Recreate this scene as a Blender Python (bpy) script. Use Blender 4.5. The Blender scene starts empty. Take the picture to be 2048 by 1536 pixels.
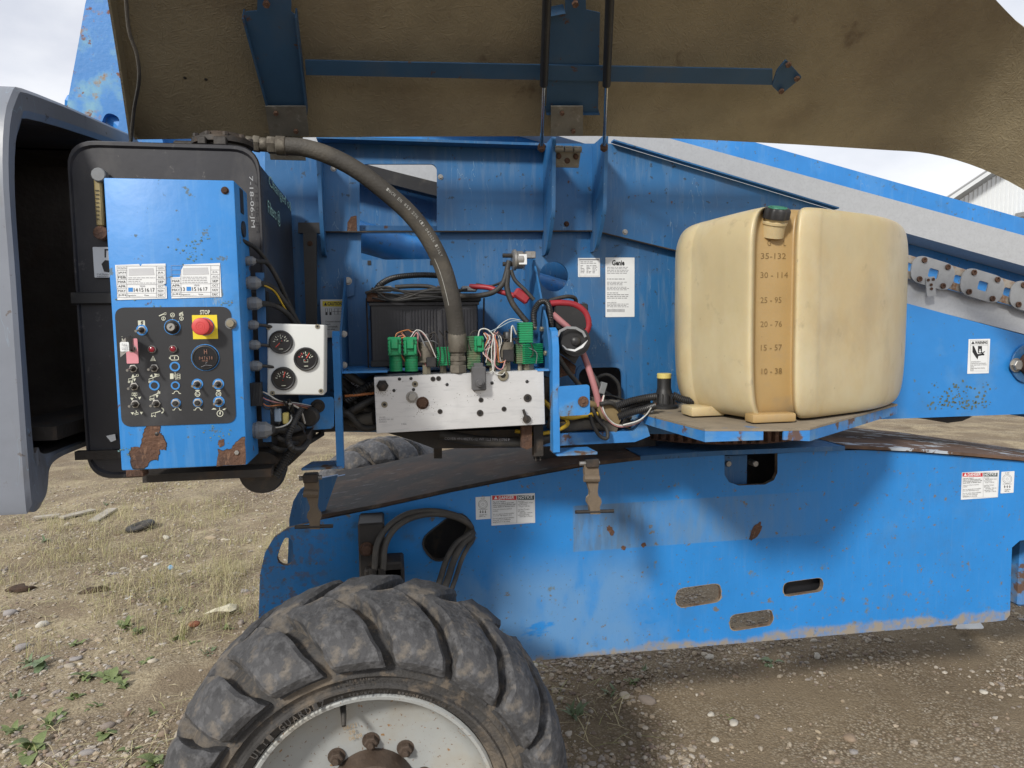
import bpy, bmesh, math, random
import numpy as np
from mathutils import Vector, Matrix, noise
from mathutils.geometry import tessellate_polygon
random.seed(7); np.random.seed(7)
V=Vector
sc=bpy.context.scene; C=sc.collection

# ------------------------------------------------------------------ camera
YAW,PITCH,ROLL=[math.radians(t) for t in (10,4.8,0.8)]
FPX=1385.0; CAM=V((0,0,1.72))
fw=V((math.sin(YAW)*math.cos(PITCH),math.cos(YAW)*math.cos(PITCH),-math.sin(PITCH)))
r0=V((math.cos(YAW),-math.sin(YAW),0)); u0=r0.cross(fw)
rc=math.cos(ROLL)*r0-math.sin(ROLL)*u0; uc=math.sin(ROLL)*r0+math.cos(ROLL)*u0
cd=bpy.data.cameras.new('camera'); cam=bpy.data.objects.new('camera',cd); C.objects.link(cam)
cam.matrix_world=Matrix(((rc.x,uc.x,-fw.x,CAM.x),(rc.y,uc.y,-fw.y,CAM.y),(rc.z,uc.z,-fw.z,CAM.z),(0,0,0,1)))
cd.sensor_width=36; cd.lens=36*FPX/2048; cd.clip_start=0.02; cd.clip_end=600
sc.camera=cam

# ------------------------------------------------------------------ sky and sun
SUN_AZ,SUN_EL=38,34            # degrees left of the direction behind the camera, above the horizon
sd=V((-math.sin(math.radians(SUN_AZ))*math.cos(math.radians(SUN_EL)),-math.cos(math.radians(SUN_AZ))*math.cos(math.radians(SUN_EL)),math.sin(math.radians(SUN_EL))))
w=bpy.data.worlds.new('World'); sc.world=w; w.use_nodes=True
nt=w.node_tree; bg=nt.nodes['Background']
sky=nt.nodes.new('ShaderNodeTexSky'); sky.sky_type='NISHITA'; sky.sun_disc=False
sky.sun_elevation=math.radians(SUN_EL); sky.sun_rotation=math.atan2(sd.x,sd.y); sky.air_density=1.0; sky.dust_density=2.5
tc=nt.nodes.new('ShaderNodeTexCoord'); mp=nt.nodes.new('ShaderNodeMapping'); mp.inputs['Scale'].default_value=(1.6,1.6,3.2)
ns=nt.nodes.new('ShaderNodeTexNoise'); ns.inputs['Scale'].default_value=1.7; ns.inputs['Detail'].default_value=7; ns.inputs['Roughness'].default_value=.55
rp=nt.nodes.new('ShaderNodeValToRGB'); rp.color_ramp.elements[0].position=.28; rp.color_ramp.elements[1].position=.62
rp.color_ramp.elements[0].color=(.86,.86,.86,1); rp.color_ramp.elements[1].color=(1,1,1,1)
n2=nt.nodes.new('ShaderNodeTexNoise'); n2.inputs['Scale'].default_value=3.1; n2.inputs['Detail'].default_value=6
cr=nt.nodes.new('ShaderNodeValToRGB'); cr.color_ramp.elements[0].position=.3; cr.color_ramp.elements[1].position=.68
cr.color_ramp.elements[0].color=(4.5,4.7,5.25,1); cr.color_ramp.elements[1].color=(6.7,6.75,6.95,1)
mx=nt.nodes.new('ShaderNodeMix'); mx.data_type='RGBA'
L=nt.links.new
L(tc.outputs['Generated'],mp.inputs['Vector']); L(mp.outputs[0],ns.inputs['Vector']); L(mp.outputs[0],n2.inputs['Vector'])
L(ns.outputs['Fac'],rp.inputs[0]); L(n2.outputs['Fac'],cr.inputs[0])
L(rp.outputs[0],mx.inputs[0]); L(sky.outputs[0],mx.inputs[6]); L(cr.outputs[0],mx.inputs[7])
L(mx.outputs[2],bg.inputs['Color']); bg.inputs['Strength'].default_value=0.15
sl=bpy.data.lights.new('sun','SUN'); sl.energy=3.2; sl.angle=math.radians(7.0); sl.color=(1,.955,.88)
so=bpy.data.objects.new('sun',sl); C.objects.link(so); so.rotation_euler=sd.to_track_quat('Z','Y').to_euler(); so.location=(-6,-8,9)
sc.view_settings.view_transform='Standard'; sc.view_settings.look='None'; sc.view_settings.gamma=1
sc.view_settings.exposure=0.1; sc.view_settings.use_curve_mapping=False
sc.render.engine='CYCLES'; sc.cycles.max_bounces=6; sc.cycles.diffuse_bounces=4; sc.cycles.glossy_bounces=3; sc.cycles.transmission_bounces=4
sc.cycles.use_denoising=True; sc.cycles.caustics_reflective=False; sc.cycles.caustics_refractive=False

# ------------------------------------------------------------------ measuring: photograph pixel -> point on a real plane of the place
def ray(x,y): return fw+rc*((x-1024)/FPX)-uc*((y-768)/FPX)
def PY(x,y,Y): d=ray(x,y); return CAM+d*((Y-CAM.y)/d.y)
def PX(x,y,X): d=ray(x,y); return CAM+d*((X-CAM.x)/d.x)
def PZ(x,y,Z): d=ray(x,y); return CAM+d*((Z-CAM.z)/d.z)
def PP(x,y,p,n): d=ray(x,y); return CAM+d*((p-CAM).dot(n)/d.dot(n))
def mpp(x,y,Y): return (PY(x+1,y,Y)-PY(x,y,Y)).length       # metres per photo pixel there

# ------------------------------------------------------------------ materials
def hexcol(c): return (c[0],c[1],c[2],1)
def mat(name,col,rough=.5,metal=0,var=.12,vscale=9,layers=(),bump=0,bscale=120,spec=None,island=None,sss=0,streak=False,coat=0):
    m=bpy.data.materials.new(name); m.use_nodes=True; t=m.node_tree; N=t.nodes; K=t.links.new
    b=N['Principled BSDF']; b.inputs['Roughness'].default_value=rough; b.inputs['Metallic'].default_value=metal
    if spec is not None: b.inputs['Specular IOR Level'].default_value=spec
    if coat: b.inputs['Coat Weight'].default_value=coat; b.inputs['Coat Roughness'].default_value=.25
    co=N.new('ShaderNodeTexCoord'); vec=co.outputs['Object']
    if island:
        g=N.new('ShaderNodeNewGeometry'); r=N.new('ShaderNodeValToRGB')
        els=r.color_ramp.elements
        while len(els)<len(island): els.new(.5)
        for i,c in enumerate(island): els[i].position=i/(len(island)-1); els[i].color=hexcol(c)
        K(g.outputs['Random Per Island'],r.inputs[0]); cur=r.outputs[0]
        if var:
            q=N.new('ShaderNodeTexNoise'); q.inputs['Scale'].default_value=vscale; q.inputs['Detail'].default_value=5; K(vec,q.inputs['Vector'])
            mr=N.new('ShaderNodeMapRange'); mr.inputs[1].default_value=.3; mr.inputs[2].default_value=.7; mr.inputs[3].default_value=1-var; mr.inputs[4].default_value=1+var; K(q.outputs['Fac'],mr.inputs[0])
            x=N.new('ShaderNodeMix'); x.data_type='RGBA'; x.blend_type='MULTIPLY'; x.inputs[0].default_value=1; K(cur,x.inputs[6]); K(mr.outputs[0],x.inputs[7]); cur=x.outputs[2]
    else:
        q=N.new('ShaderNodeTexNoise'); q.inputs['Scale'].default_value=vscale; q.inputs['Detail'].default_value=6; q.inputs['Roughness'].default_value=.6; K(vec,q.inputs['Vector'])
        r=N.new('ShaderNodeValToRGB'); r.color_ramp.elements[0].position=.3; r.color_ramp.elements[1].position=.7
        r.color_ramp.elements[0].color=hexcol([c*(1-var) for c in col]); r.color_ramp.elements[1].color=hexcol([min(1,c*(1+var)) for c in col])
        K(q.outputs['Fac'],r.inputs[0]); cur=r.outputs[0]
    rgh=None
    for ly in layers:          # (colour, scale, threshold, softness, roughness, opacity[, stretch])
        lc,ls,th,soft,lr,op=ly[:6]; st=ly[6] if len(ly)>6 else None
        q=N.new('ShaderNodeTexNoise'); q.inputs['Scale'].default_value=ls; q.inputs['Detail'].default_value=8; q.inputs['Roughness'].default_value=.62
        if st:
            mm=N.new('ShaderNodeMapping'); mm.inputs['Scale'].default_value=st; mm.inputs['Location'].default_value=(ls*.37,ls*.11,1.3); K(vec,mm.inputs['Vector']); K(mm.outputs[0],q.inputs['Vector'])
        else: K(vec,q.inputs['Vector'])
        mr=N.new('ShaderNodeMapRange'); mr.inputs[1].default_value=th; mr.inputs[2].default_value=th+soft; mr.inputs[3].default_value=0; mr.inputs[4].default_value=op; K(q.outputs['Fac'],mr.inputs[0])
        x=N.new('ShaderNodeMix'); x.data_type='RGBA'; K(mr.outputs[0],x.inputs[0]); K(cur,x.inputs[6]); x.inputs[7].default_value=hexcol(lc); cur=x.outputs[2]
        y=N.new('ShaderNodeMix'); K(mr.outputs[0],y.inputs[0]); y.inputs[3].default_value=lr
        if rgh is None: y.inputs[2].default_value=rough
        else: K(rgh,y.inputs[2])
        rgh=y.outputs[0]
    K(cur,b.inputs['Base Color'])
    if rgh is not None: K(rgh,b.inputs['Roughness'])
    if bump:
        q=N.new('ShaderNodeTexNoise'); q.inputs['Scale'].default_value=bscale; q.inputs['Detail'].default_value=4; K(vec,q.inputs['Vector'])
        bp=N.new('ShaderNodeBump'); bp.inputs['Strength'].default_value=bump; bp.inputs['Distance'].default_value=.004; K(q.outputs['Fac'],bp.inputs['Height']); K(bp.outputs[0],b.inputs['Normal'])
    if streak:            # fine hairline scratches through the paint
        q=N.new('ShaderNodeTexNoise'); q.inputs['Scale'].default_value=3.4; q.inputs['Detail'].default_value=3; mm=N.new('ShaderNodeMapping'); mm.inputs['Rotation'].default_value=(.4,.9,.2); mm.inputs['Scale'].default_value=(6,3,1.1); K(vec,mm.inputs['Vector']); K(mm.outputs[0],q.inputs['Vector'])
        a=N.new('ShaderNodeMath'); a.operation='SUBTRACT'; K(q.outputs['Fac'],a.inputs[0]); a.inputs[1].default_value=.5; c_=N.new('ShaderNodeMath'); c_.operation='ABSOLUTE'; K(a.outputs[0],c_.inputs[0])
        mr=N.new('ShaderNodeMapRange'); mr.inputs[1].default_value=.0035; mr.inputs[2].default_value=.0008; mr.inputs[3].default_value=0; mr.inputs[4].default_value=.55; K(c_.outputs[0],mr.inputs[0])
        q2=N.new('ShaderNodeTexNoise'); q2.inputs['Scale'].default_value=5; K(vec,q2.inputs['Vector']); r2=N.new('ShaderNodeMapRange'); r2.inputs[1].default_value=.52; r2.inputs[2].default_value=.6; K(q2.outputs['Fac'],r2.inputs[0])
        ml=N.new('ShaderNodeMath'); ml.operation='MULTIPLY'; K(mr.outputs[0],ml.inputs[0]); K(r2.outputs[0],ml.inputs[1])
        x=N.new('ShaderNodeMix'); x.data_type='RGBA'; K(ml.outputs[0],x.inputs[0]); K(cur,x.inputs[6]); x.inputs[7].default_value=(.25,.36,.46,1); K(x.outputs[2],b.inputs['Base Color'])
    if sss: b.inputs['Subsurface Weight'].default_value=sss; b.inputs['Subsurface Radius'].default_value=(.02,.012,.005)
    return m
RUSTC=(.10,.05,.026); GRIME=(.07,.06,.045); DUST=(.36,.29,.2); BLU=(.030,.222,.59); FADE=(.15,.34,.60)
BLUE=mat('blue_paint',BLU,.45,0,.10,5,[(FADE,4.5,.50,.2,.6,.45),(FADE,5,.54,.2,.6,.35,(9,9,.7)),((.05,.13,.22),6,.57,.12,.6,.5),(GRIME,2.6,.58,.2,.7,.4),((.10,.13,.12),42,.635,.03,.8,.8),(RUSTC,30,.665,.03,.9,.9)],.2,30,streak=True)
BLUE_WORN=mat('blue_paint_worn',(.035,.20,.52),.55,0,.16,7,[((.16,.28,.36),9,.48,.15,.7,.6),((.20,.19,.16),6,.53,.12,.85,.7),(GRIME,7,.56,.1,.8,.6),((.11,.06,.035),13,.565,.04,.9,.95)],.35,50)
BLUE_DIM=mat('blue_paint_shaded_grimy',(.022,.13,.32),.45,0,.14,4,[(GRIME,4,.48,.3,.7,.5),((.12,.20,.31),6,.53,.15,.6,.45,(6,6,.8)),((.03,.045,.06),50,.635,.03,.7,.8),(RUSTC,30,.67,.03,.9,.9)],.18,30,streak=True)  # shaded copy of the blue: base darkened for shade, grime layered over
BLUE_RUSTY=mat('blue_paint_rust_blooms',(.03,.19,.5),.5,0,.12,5,[((.22,.42,.48),7,.50,.12,.7,.7),((.33,.2,.09),11,.57,.06,.9,.9),((.2,.08,.03),26,.62,.04,.9,.9)],.2,60)
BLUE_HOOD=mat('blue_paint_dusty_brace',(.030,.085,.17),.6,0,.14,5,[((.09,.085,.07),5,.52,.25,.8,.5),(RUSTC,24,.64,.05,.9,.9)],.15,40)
FIBER=mat('tan_fibreglass',(.275,.232,.15),.62,0,.16,5,[((.15,.11,.068),2.2,.48,.25,.7,.6),((.34,.29,.19),45,.56,.1,.6,.2),((.10,.06,.035),6,.63,.08,.8,.6)],.9,95)
GREYGEL=mat('grey_gelcoat',(.185,.203,.24),.38,0,.10,6,[((.16,.165,.19),4,.52,.2,.6,.5),((.13,.12,.11),9,.58,.08,.7,.5,(1,1,.3)),((.10,.08,.07),34,.645,.03,.7,.8)],.10,30,streak=True)
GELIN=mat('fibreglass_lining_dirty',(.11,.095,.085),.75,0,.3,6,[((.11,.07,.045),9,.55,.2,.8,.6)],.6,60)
BLKPOLY=mat('black_polyethylene',(.022,.022,.027),.42,0,.2,5,[((.10,.10,.11),3,.50,.3,.6,.45),((.09,.085,.08),7,.55,.15,.7,.5,(1,1,.4)),((.16,.15,.14),40,.64,.05,.7,.4)],.05,60)
BLK=mat('black_plastic',(.02,.02,.021),.45,0,.2,9,[((.13,.115,.09),12,.58,.2,.8,.35)])
RUB=mat('black_rubber',(.03,.029,.028),.62,0,.2,12,[((.15,.12,.085),7,.55,.2,.9,.45)],.3,180)
HOSE=mat('wrapped_hydraulic_hose',(.062,.057,.05),.7,0,.2,10,[((.19,.165,.125),6,.48,.25,.9,.6),((.42,.37,.28),60,.70,.04,.9,.6)],.4,150)
TIRE=mat('tyre_rubber',(.052,.052,.055),.75,0,.3,14,[((.14,.14,.145),38,.50,.12,.8,.5,(1,.5,1)),((.27,.225,.17),4.5,.56,.12,.95,.75),((.20,.17,.135),19,.55,.12,.95,.55),((.03,.03,.031),60,.60,.06,.8,.6)],1.0,70)
TIREBASE=mat('tyre_rubber_dusty',(.048,.046,.045),.8,0,.3,12,[((.24,.195,.145),5,.50,.16,.95,.7),((.17,.135,.1),30,.54,.12,.95,.6),((.03,.03,.03),9,.6,.1,.8,.7)],.8,110)
RIMW=mat('rim_off_white_paint',(.36,.375,.37),.55,0,.10,5,[((.30,.26,.19),5,.47,.18,.8,.6),((.20,.19,.17),3,.52,.2,.7,.5),((.28,.15,.05),48,.645,.03,.9,.95),((.17,.09,.04),105,.63,.03,.9,.9)],.1,60)
RUST=mat('rusted_steel',(.112,.058,.036),.9,0,.4,34,[((.05,.03,.024),16,.50,.12,.9,.8),((.21,.12,.075),70,.56,.08,.9,.7)],.9,150)
HUBR=mat('oily_brown_hub',(.075,.052,.038),.62,0,.3,16,[((.2,.14,.09),8,.55,.2,.9,.6)],.5,90)
DARK=mat('dark_oily_steel',(.035,.031,.028),.6,.2,.3,9,[((.12,.075,.045),10,.55,.15,.85,.6),((.18,.15,.11),5,.6,.15,.9,.4)],.4,70)
COVERM=mat('oil_black_weathered_sheet',(.024,.020,.018),.78,.0,.35,6,[((.11,.062,.04),4,.46,.15,.85,.75),((.16,.12,.085),14,.55,.1,.9,.5),((.20,.19,.18),11,.63,.05,.7,.55,(1,3,1))],.4,50)
PEEL=mat('peeling_paint_over_rust',(.115,.068,.045),.85,0,.3,12,[((.05,.03,.024),7,.5,.15,.9,.6),((.42,.47,.52),6,.56,.015,.6,.95,(1,2.6,1)),((.62,.55,.22),3.3,.69,.015,.6,.9,(1,2.2,1))],.5,60)
GALVL=mat('pale_galvanised_cover',(.47,.485,.50),.45,.25,.05,30,[((.41,.42,.44),90,.5,.1,.5,.5),((.36,.355,.34),4,.60,.15,.6,.35,(1,1,6))],.04,60)
GALV=mat('galvanised_steel',(.31,.32,.33),.5,.4,.14,24,[((.30,.31,.32),50,.50,.1,.55,.6),((.25,.22,.17),4,.62,.1,.7,.5)],.08,60)
ALU=mat('machined_aluminium',(.66,.665,.67),.42,.45,.05,7,[((.52,.53,.54),14,.52,.12,.5,.5,(1,1,7)),((.80,.81,.82),5,.56,.15,.4,.6)],.05,200)
COUP=mat('dull_hose_coupling',(.15,.135,.11),.6,.35,.25,30,[((.06,.05,.04),25,.5,.12,.8,.7)])
STEEL=mat('zinc_steel',(.34,.33,.31),.42,.7,.2,20,[((.18,.14,.1),30,.56,.12,.7,.6)])
BRASS=mat('brassy_zinc',(.26,.235,.175),.5,.5,.2,20,[((.14,.11,.07),30,.54,.12,.7,.6)])
POLY=mat('cream_fuel_tank_polyethylene',(.55,.46,.275),.40,0,.10,3,[((.47,.325,.135),1.7,.45,.25,.42,.75),((.64,.60,.44),2.2,.50,.22,.42,.6,(1,1,.7)),((.35,.305,.22),2.4,.52,.2,.6,.6),((.24,.2,.14),9,.58,.12,.7,.15,(1,1,.6)),((.2,.16,.11),11,.62,.1,.7,.4),((.2,.16,.11),70,.68,.05,.7,.5)],.10,30,sss=.25)
AMBER=mat('amber_stained_polyethylene',(.40,.275,.125),.42,0,.1,5,[((.42,.28,.11),3,.46,.2,.45,.6,(1,1,.4)),((.27,.22,.155),4.5,.53,.15,.7,.6),((.2,.16,.11),60,.67,.05,.7,.5)],.1,30,sss=.1)
POLYD=mat('stained_embossed_polyethylene',(.20,.13,.05),.5,0,.1,9)
GREEN=mat('green_coil_plastic',(.012,.24,.095),.45,0,.14,20,[((.10,.11,.07),26,.60,.1,.8,.5)])
GREEND=mat('oily_green_coil',(.05,.13,.06),.55,0,.25,20,[((.16,.13,.08),20,.48,.15,.8,.7)])
COIL=mat('oily_grey_coil',(.13,.115,.09),.6,.1,.25,16,[((.05,.045,.035),18,.5,.15,.8,.7)],.2,90)
WHITEP=mat('white_abs_plastic',(.60,.61,.59),.42,0,.05,6,[((.34,.33,.29),5,.60,.15,.6,.5),((.2,.18,.15),50,.71,.04,.7,.4)])
STK=mat('white_vinyl_sticker',(.72,.74,.75),.45,0,.05,9,[((.45,.46,.46),14,.60,.12,.5,.4)])
INK=mat('black_ink',(.015,.015,.017),.5,0,.05)
GINK=mat('grey_ink',(.22,.22,.24),.5,0,.08)
WINK=mat('cream_ink',(.55,.56,.46),.5,0,.06)
CHALK=mat('paint_marker_pale_green',(.38,.66,.60),.7,0,.25,30)
CHALKW=mat('paint_marker_grey',(.34,.35,.36),.7,0,.25,30)
REDI=mat('red_ink',(.55,.025,.035),.45,0,.06)
YELI=mat('yellow_ink',(.74,.60,.03),.45,0,.06)
REDP=mat('faded_red_plastic',(.52,.055,.055),.5,0,.1,20)
LED=mat('dark_red_lens',(.22,.01,.022),.2,0,.05)
PINK=mat('pink_tag_plastic',(.62,.25,.29),.5,0,.1)
YELP=mat('pale_yellow_plastic',(.60,.50,.16),.5,0,.1,9)
PANEL=mat('charcoal_panel_overlay',(.022,.023,.026),.42,0,.12,7,[((.11,.115,.125),4,.56,.25,.5,.45),((.2,.2,.2),55,.72,.03,.6,.5)])
GLASS=mat('gauge_glass',(.012,.012,.014),.16,0,.05)
REDC=mat('red_cable',(.30,.022,.033),.5,0,.12,20,[((.16,.1,.08),14,.58,.15,.8,.5)])
PINKH=mat('faded_pink_hose',(.40,.17,.18),.55,0,.12,14,[((.2,.15,.12),12,.58,.15,.8,.5)])
WIREW=mat('white_wire',(.55,.55,.52),.5,0,.08)
WIREO=mat('orange_wire',(.45,.16,.05),.5,0,.08)
WIREP=mat('pinkish_wire',(.42,.2,.2),.5,0,.08)
YELC=mat('yellow_cable',(.5,.33,.02),.5,0,.1,14,[((.16,.11,.05),14,.56,.15,.8,.5)])
GLAND=mat('grey_nylon',(.17,.18,.19),.5,0,.15,14,[((.10,.09,.07),14,.56,.15,.7,.5)])
ROD=mat('chromed_rod',(.62,.60,.58),.18,1,.08,40)
TANB=mat('dusty_brown_box',(.21,.155,.075),.7,0,.15,14)
GALVHINGE=mat('hinge_plate_dull_zinc',(.23,.22,.19),.55,.4,.2,12,[((.10,.06,.035),9,.54,.15,.8,.6),((.40,.39,.36),45,.62,.06,.6,.5)])
WHITEB=mat('white_steel_siding',(.66,.69,.71),.45,0,.04,2)
SOFF=mat('grey_soffit',(.38,.37,.36),.6,0,.05,3)
WOOD=mat('grey_weathered_wood',(.36,.33,.28),.8,0,.2,7,[((.2,.17,.14),4,.5,.2,.9,.6,(1,9,1))],.3,80)
STONE=mat('gravel_stone',(.3,.27,.23),.85,0,.16,60,island=[(.16,.12,.10),(.30,.235,.17),(.36,.31,.24),(.23,.20,.18),(.46,.42,.36),(.20,.145,.10),(.40,.335,.24)],bump=.4,bscale=200)
STRAW=mat('dry_straw',(.4,.33,.17),.8,0,.1,5,island=[(.34,.285,.155),(.46,.395,.235),(.53,.46,.29),(.24,.26,.09),(.38,.33,.18),(.31,.31,.13),(.49,.42,.25)])
LEAF=mat('weed_leaf',(.12,.19,.05),.65,0,.25,14,island=[(.10,.14,.05),(.16,.20,.07),(.13,.17,.06),(.20,.21,.09)])
LEAFD=mat('weed_leaf_grey_green',(.12,.17,.09),.6,0,.2,14,island=[(.10,.15,.08),(.15,.20,.10)])
FABRIC=mat('cream_cloth_scrap',(.55,.51,.38),.9,0,.1,20,bump=.4,bscale=90)
BLUECAP=mat('pale_blue_plastic',(.22,.42,.62),.4,0,.05)
REDSTONE=mat('brick_red_stone',(.24,.09,.05),.9,0,.2,30)
DUNG=mat('dark_brown_clod',(.05,.03,.018),.95,0,.4,40,bump=.9,bscale=60)

# ------------------------------------------------------------------ mesh building
ORG={}
def tag(o,label=None,cat=None,group=None,kind=None):
    if label: o['label']=label
    if cat: o['category']=cat
    if group: o['group']=group
    if kind: o['kind']=kind
    return o
def link(o,parent,c):
    C.objects.link(o)
    if parent is not None: o.parent=parent; o.location=c-ORG[parent.name]
    else: o.location=c
    ORG[o.name]=V(c)
    return o
def thing(name,loc,label,cat,group=None,parent=None):
    o=bpy.data.objects.new(name,None); o.empty_display_size=.1; link(o,parent,V(loc)); return tag(o,label,cat,group)
def frame(ax):
    ax=ax.normalized(); t=V((0,0,1)) if abs(ax.z)<.9 else V((1,0,0))
    a=ax.cross(t).normalized(); return a,ax.cross(a).normalized(),ax
def catmull(pts,res):
    P=[V(p) for p in pts]
    if len(P)<3 or res<2: return P
    P=[P[0]*2-P[1]]+P+[P[-1]*2-P[-2]]; out=[]
    for i in range(1,len(P)-2):
        for k in range(res):
            t=k/res; a,b,c,d=P[i-1:i+3]
            out.append(.5*((2*b)+(c-a)*t+(2*a-5*b+4*c-d)*t*t+(3*b-a-3*c+d)*t**3))
    out.append(P[-2]); return out
def rounded(pts,r,n=4):
    out=[]; N=len(pts)
    rr=r if isinstance(r,(list,tuple)) else [r]*N
    for i,p in enumerate(pts):
        p=V(p); a=V(pts[i-1]); b=V(pts[(i+1)%N]); q=rr[i]
        if q<=0: out.append(p); continue
        da=(a-p); db=(b-p); q=min(q,da.length*.48,db.length*.48)
        s=p+da.normalized()*q; e=p+db.normalized()*q
        for k in range(n+1):
            t=k/n; out.append(s*(1-t)**2+p*2*t*(1-t)+e*t*t)
    return out
GS=1.0           # size factor for parts given in plain metres
class MB:
    def __init__(s): s.v=[]; s.f=[]; s.m=[]
    def add(s,vs,fs,mi=0):
        o=len(s.v); s.v+=[V(p) for p in vs]; s.f+=[tuple(i+o for i in f) for f in fs]; s.m+=[mi]*len(fs); return s
    def bm(s,bm,M=None,mi=0):
        bm.verts.index_update()
        s.add([(M@v.co if M else v.co.copy()) for v in bm.verts],[[v.index for v in f.verts] for f in bm.faces],mi); bm.free(); return s
    def box(s,c,size,R=None,bev=0,seg=1,mi=0):
        if GS!=1: size=[q*GS for q in size]; bev*=GS
        b=bmesh.new(); bmesh.ops.create_cube(b,size=1)
        for v in b.verts: v.co=V((v.co.x*size[0],v.co.y*size[1],v.co.z*size[2]))
        if bev: bmesh.ops.bevel(b,geom=b.edges[:],offset=bev,segments=seg,affect='EDGES',profile=.5)
        M=Matrix.Translation(V(c))
        if R: M=M@R.to_4x4()
        return s.bm(b,M,mi)
    def prism(s,outer,off,holes=(),mi=0,mis=None):
        off=V(off); loops=[[V(p) for p in outer]]+[[V(p) for p in h] for h in holes]
        tri=tessellate_polygon(loops); flat=[p for l in loops for p in l]; n=len(flat)
        s.add(flat+[p+off for p in flat],[tuple(t) for t in tri]+[tuple(i+n for i in reversed(t)) for t in tri],mi)
        base=len(s.v)-2*n; k=0; F=[]
        for l in loops:
            m=len(l)
            for i in range(m):
                a=k+i; b=k+(i+1)%m; F.append((base+a,base+b,base+b+n,base+a+n))
            k+=m
        s.f+=F; s.m+=[mi if mis is None else mis]*len(F); return s
    def tube(s,pts,r,n=8,mi=0,res=6,corr=None):
        P=catmull(pts,res)
        if GS!=1 and not callable(r): r*=GS
        if corr:      # resample evenly for a corrugated sleeve
            step=corr/2; Q=[P[0]]; acc=0
            for a,b in zip(P,P[1:]):
                d=(b-a).length
                while acc+d>=step:
                    t=(step-acc)/d if d else 0; a=a+(b-a)*t; Q.append(a.copy()); d=(b-a).length; acc=0
                acc+=d
            P=Q
        if len(P)<2: return s
        up=None; rings=[]; N=len(P)
        for i,p in enumerate(P):
            t=(P[min(i+1,N-1)]-P[max(i-1,0)]).normalized()
            if up is None: up,_,_=frame(t)
            up=(up-t*up.dot(t)).normalized(); sd_=t.cross(up)
            rad=r(i/(N-1)) if callable(r) else r
            if corr and i%2: rad*=.82
            rings.append([p+(up*math.cos(2*math.pi*k/n)+sd_*math.sin(2*math.pi*k/n))*rad for k in range(n)])
        vs=[q for g in rings for q in g]; fs=[]
        for i in range(N-1):
            for k in range(n):
                fs.append((i*n+k,i*n+(k+1)%n,(i+1)*n+(k+1)%n,(i+1)*n+k))
        fs.append(tuple(reversed(range(n)))); fs.append(tuple((N-1)*n+k for k in range(n)))
        return s.add(vs,fs,mi)
    def lathe(s,prof,o,ax,n=24,mi=0,caps=True):
        a,b,c=frame(V(ax)); o=V(o); vs=[]; fs=[]
        for r,h in prof:
            for k in range(n):
                t=2*math.pi*k/n; vs.append(o+c*h+(a*math.cos(t)+b*math.sin(t))*r)
        for i in range(len(prof)-1):
            for k in range(n): fs.append((i*n+k,i*n+(k+1)%n,(i+1)*n+(k+1)%n,(i+1)*n+k))
        if caps: fs.append(tuple(reversed(range(n)))); fs.append(tuple((len(prof)-1)*n+k for k in range(n)))
        return s.add(vs,fs,mi)
    def cyl(s,o,ax,r,h,n=16,mi=0,ch=.12):
        r*=GS; h*=GS; c=min(r,h)*ch; return s.lathe([(r-c,0),(r,c),(r,h-c),(r-c,h)],o,ax,n,mi)
    def ribbon(s,pts,wd,nrm,mi=0,closed=False):
        P=[V(p) for p in pts]; nrm=V(nrm).normalized(); N=len(P); vs=[]; fs=[]
        for i,p in enumerate(P):
            if closed: t=P[(i+1)%N]-P[i-1]
            else: t=P[min(i+1,N-1)]-P[max(i-1,0)]
            sd_=t.cross(nrm).normalized()*wd*.5; vs+=[p+sd_,p-sd_]
        for i in range(N if closed else N-1):
            j=(i+1)%N; fs.append((2*i,2*i+1,2*j+1,2*j))
        return s.add(vs,fs,mi)
    def mesh(s,name,c=None,ang=35):
        me=bpy.data.meshes.new(name)
        if c is None:
            lo=V([min(v[i] for v in s.v) for i in range(3)]); hi=V([max(v[i] for v in s.v) for i in range(3)]); c=(lo+hi)/2
        me.from_pydata([v-c for v in s.v],[],s.f)
        bmm=bmesh.new(); bmm.from_mesh(me); bmesh.ops.recalc_face_normals(bmm,faces=bmm.faces[:]); bmm.to_mesh(me); bmm.free()
        me.polygons.foreach_set('material_index',s.m)
        me.polygons.foreach_set('use_smooth',[True]*len(me.polygons)); me.set_sharp_from_angle(angle=math.radians(ang))
        return me,c
    def build(s,name,mats,parent=None,label=None,cat=None,group=None,kind=None,c=None,ang=35):
        me,c=s.mesh(name,c,ang)
        for m in (mats if isinstance(mats,(list,tuple)) else [mats]): me.materials.append(m)
        o=bpy.data.objects.new(name,me); link(o,parent,c); return tag(o,label,cat,group,kind)
def inst(name,me,loc,parent=None,R=None,scale=None,label=None,cat=None,group=None):
    o=bpy.data.objects.new(name,me); link(o,parent,V(loc))
    M=R.to_4x4() if R else Matrix.Identity(4)
    if scale: M=M@Matrix.Diagonal((*((scale,)*3 if not isinstance(scale,(tuple,list)) else scale),1))
    o.rotation_euler=M.to_euler(); o.scale=M.to_scale(); return tag(o,label,cat,group)
def lib(mb,name,mats,ang=35):
    me,_=mb.mesh(name,V((0,0,0)),ang)
    for m in (mats if isinstance(mats,(list,tuple)) else [mats]): me.materials.append(m)
    return me
FRONT=V((0,-1,0)); BACK=V((0,1,0))
def pxs(pts,Y): return [PY(x,y,Y) for x,y in pts]
def rect(x0,y0,x1,y1): return [(x0,y0),(x1,y0),(x1,y1),(x0,y1)]
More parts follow.
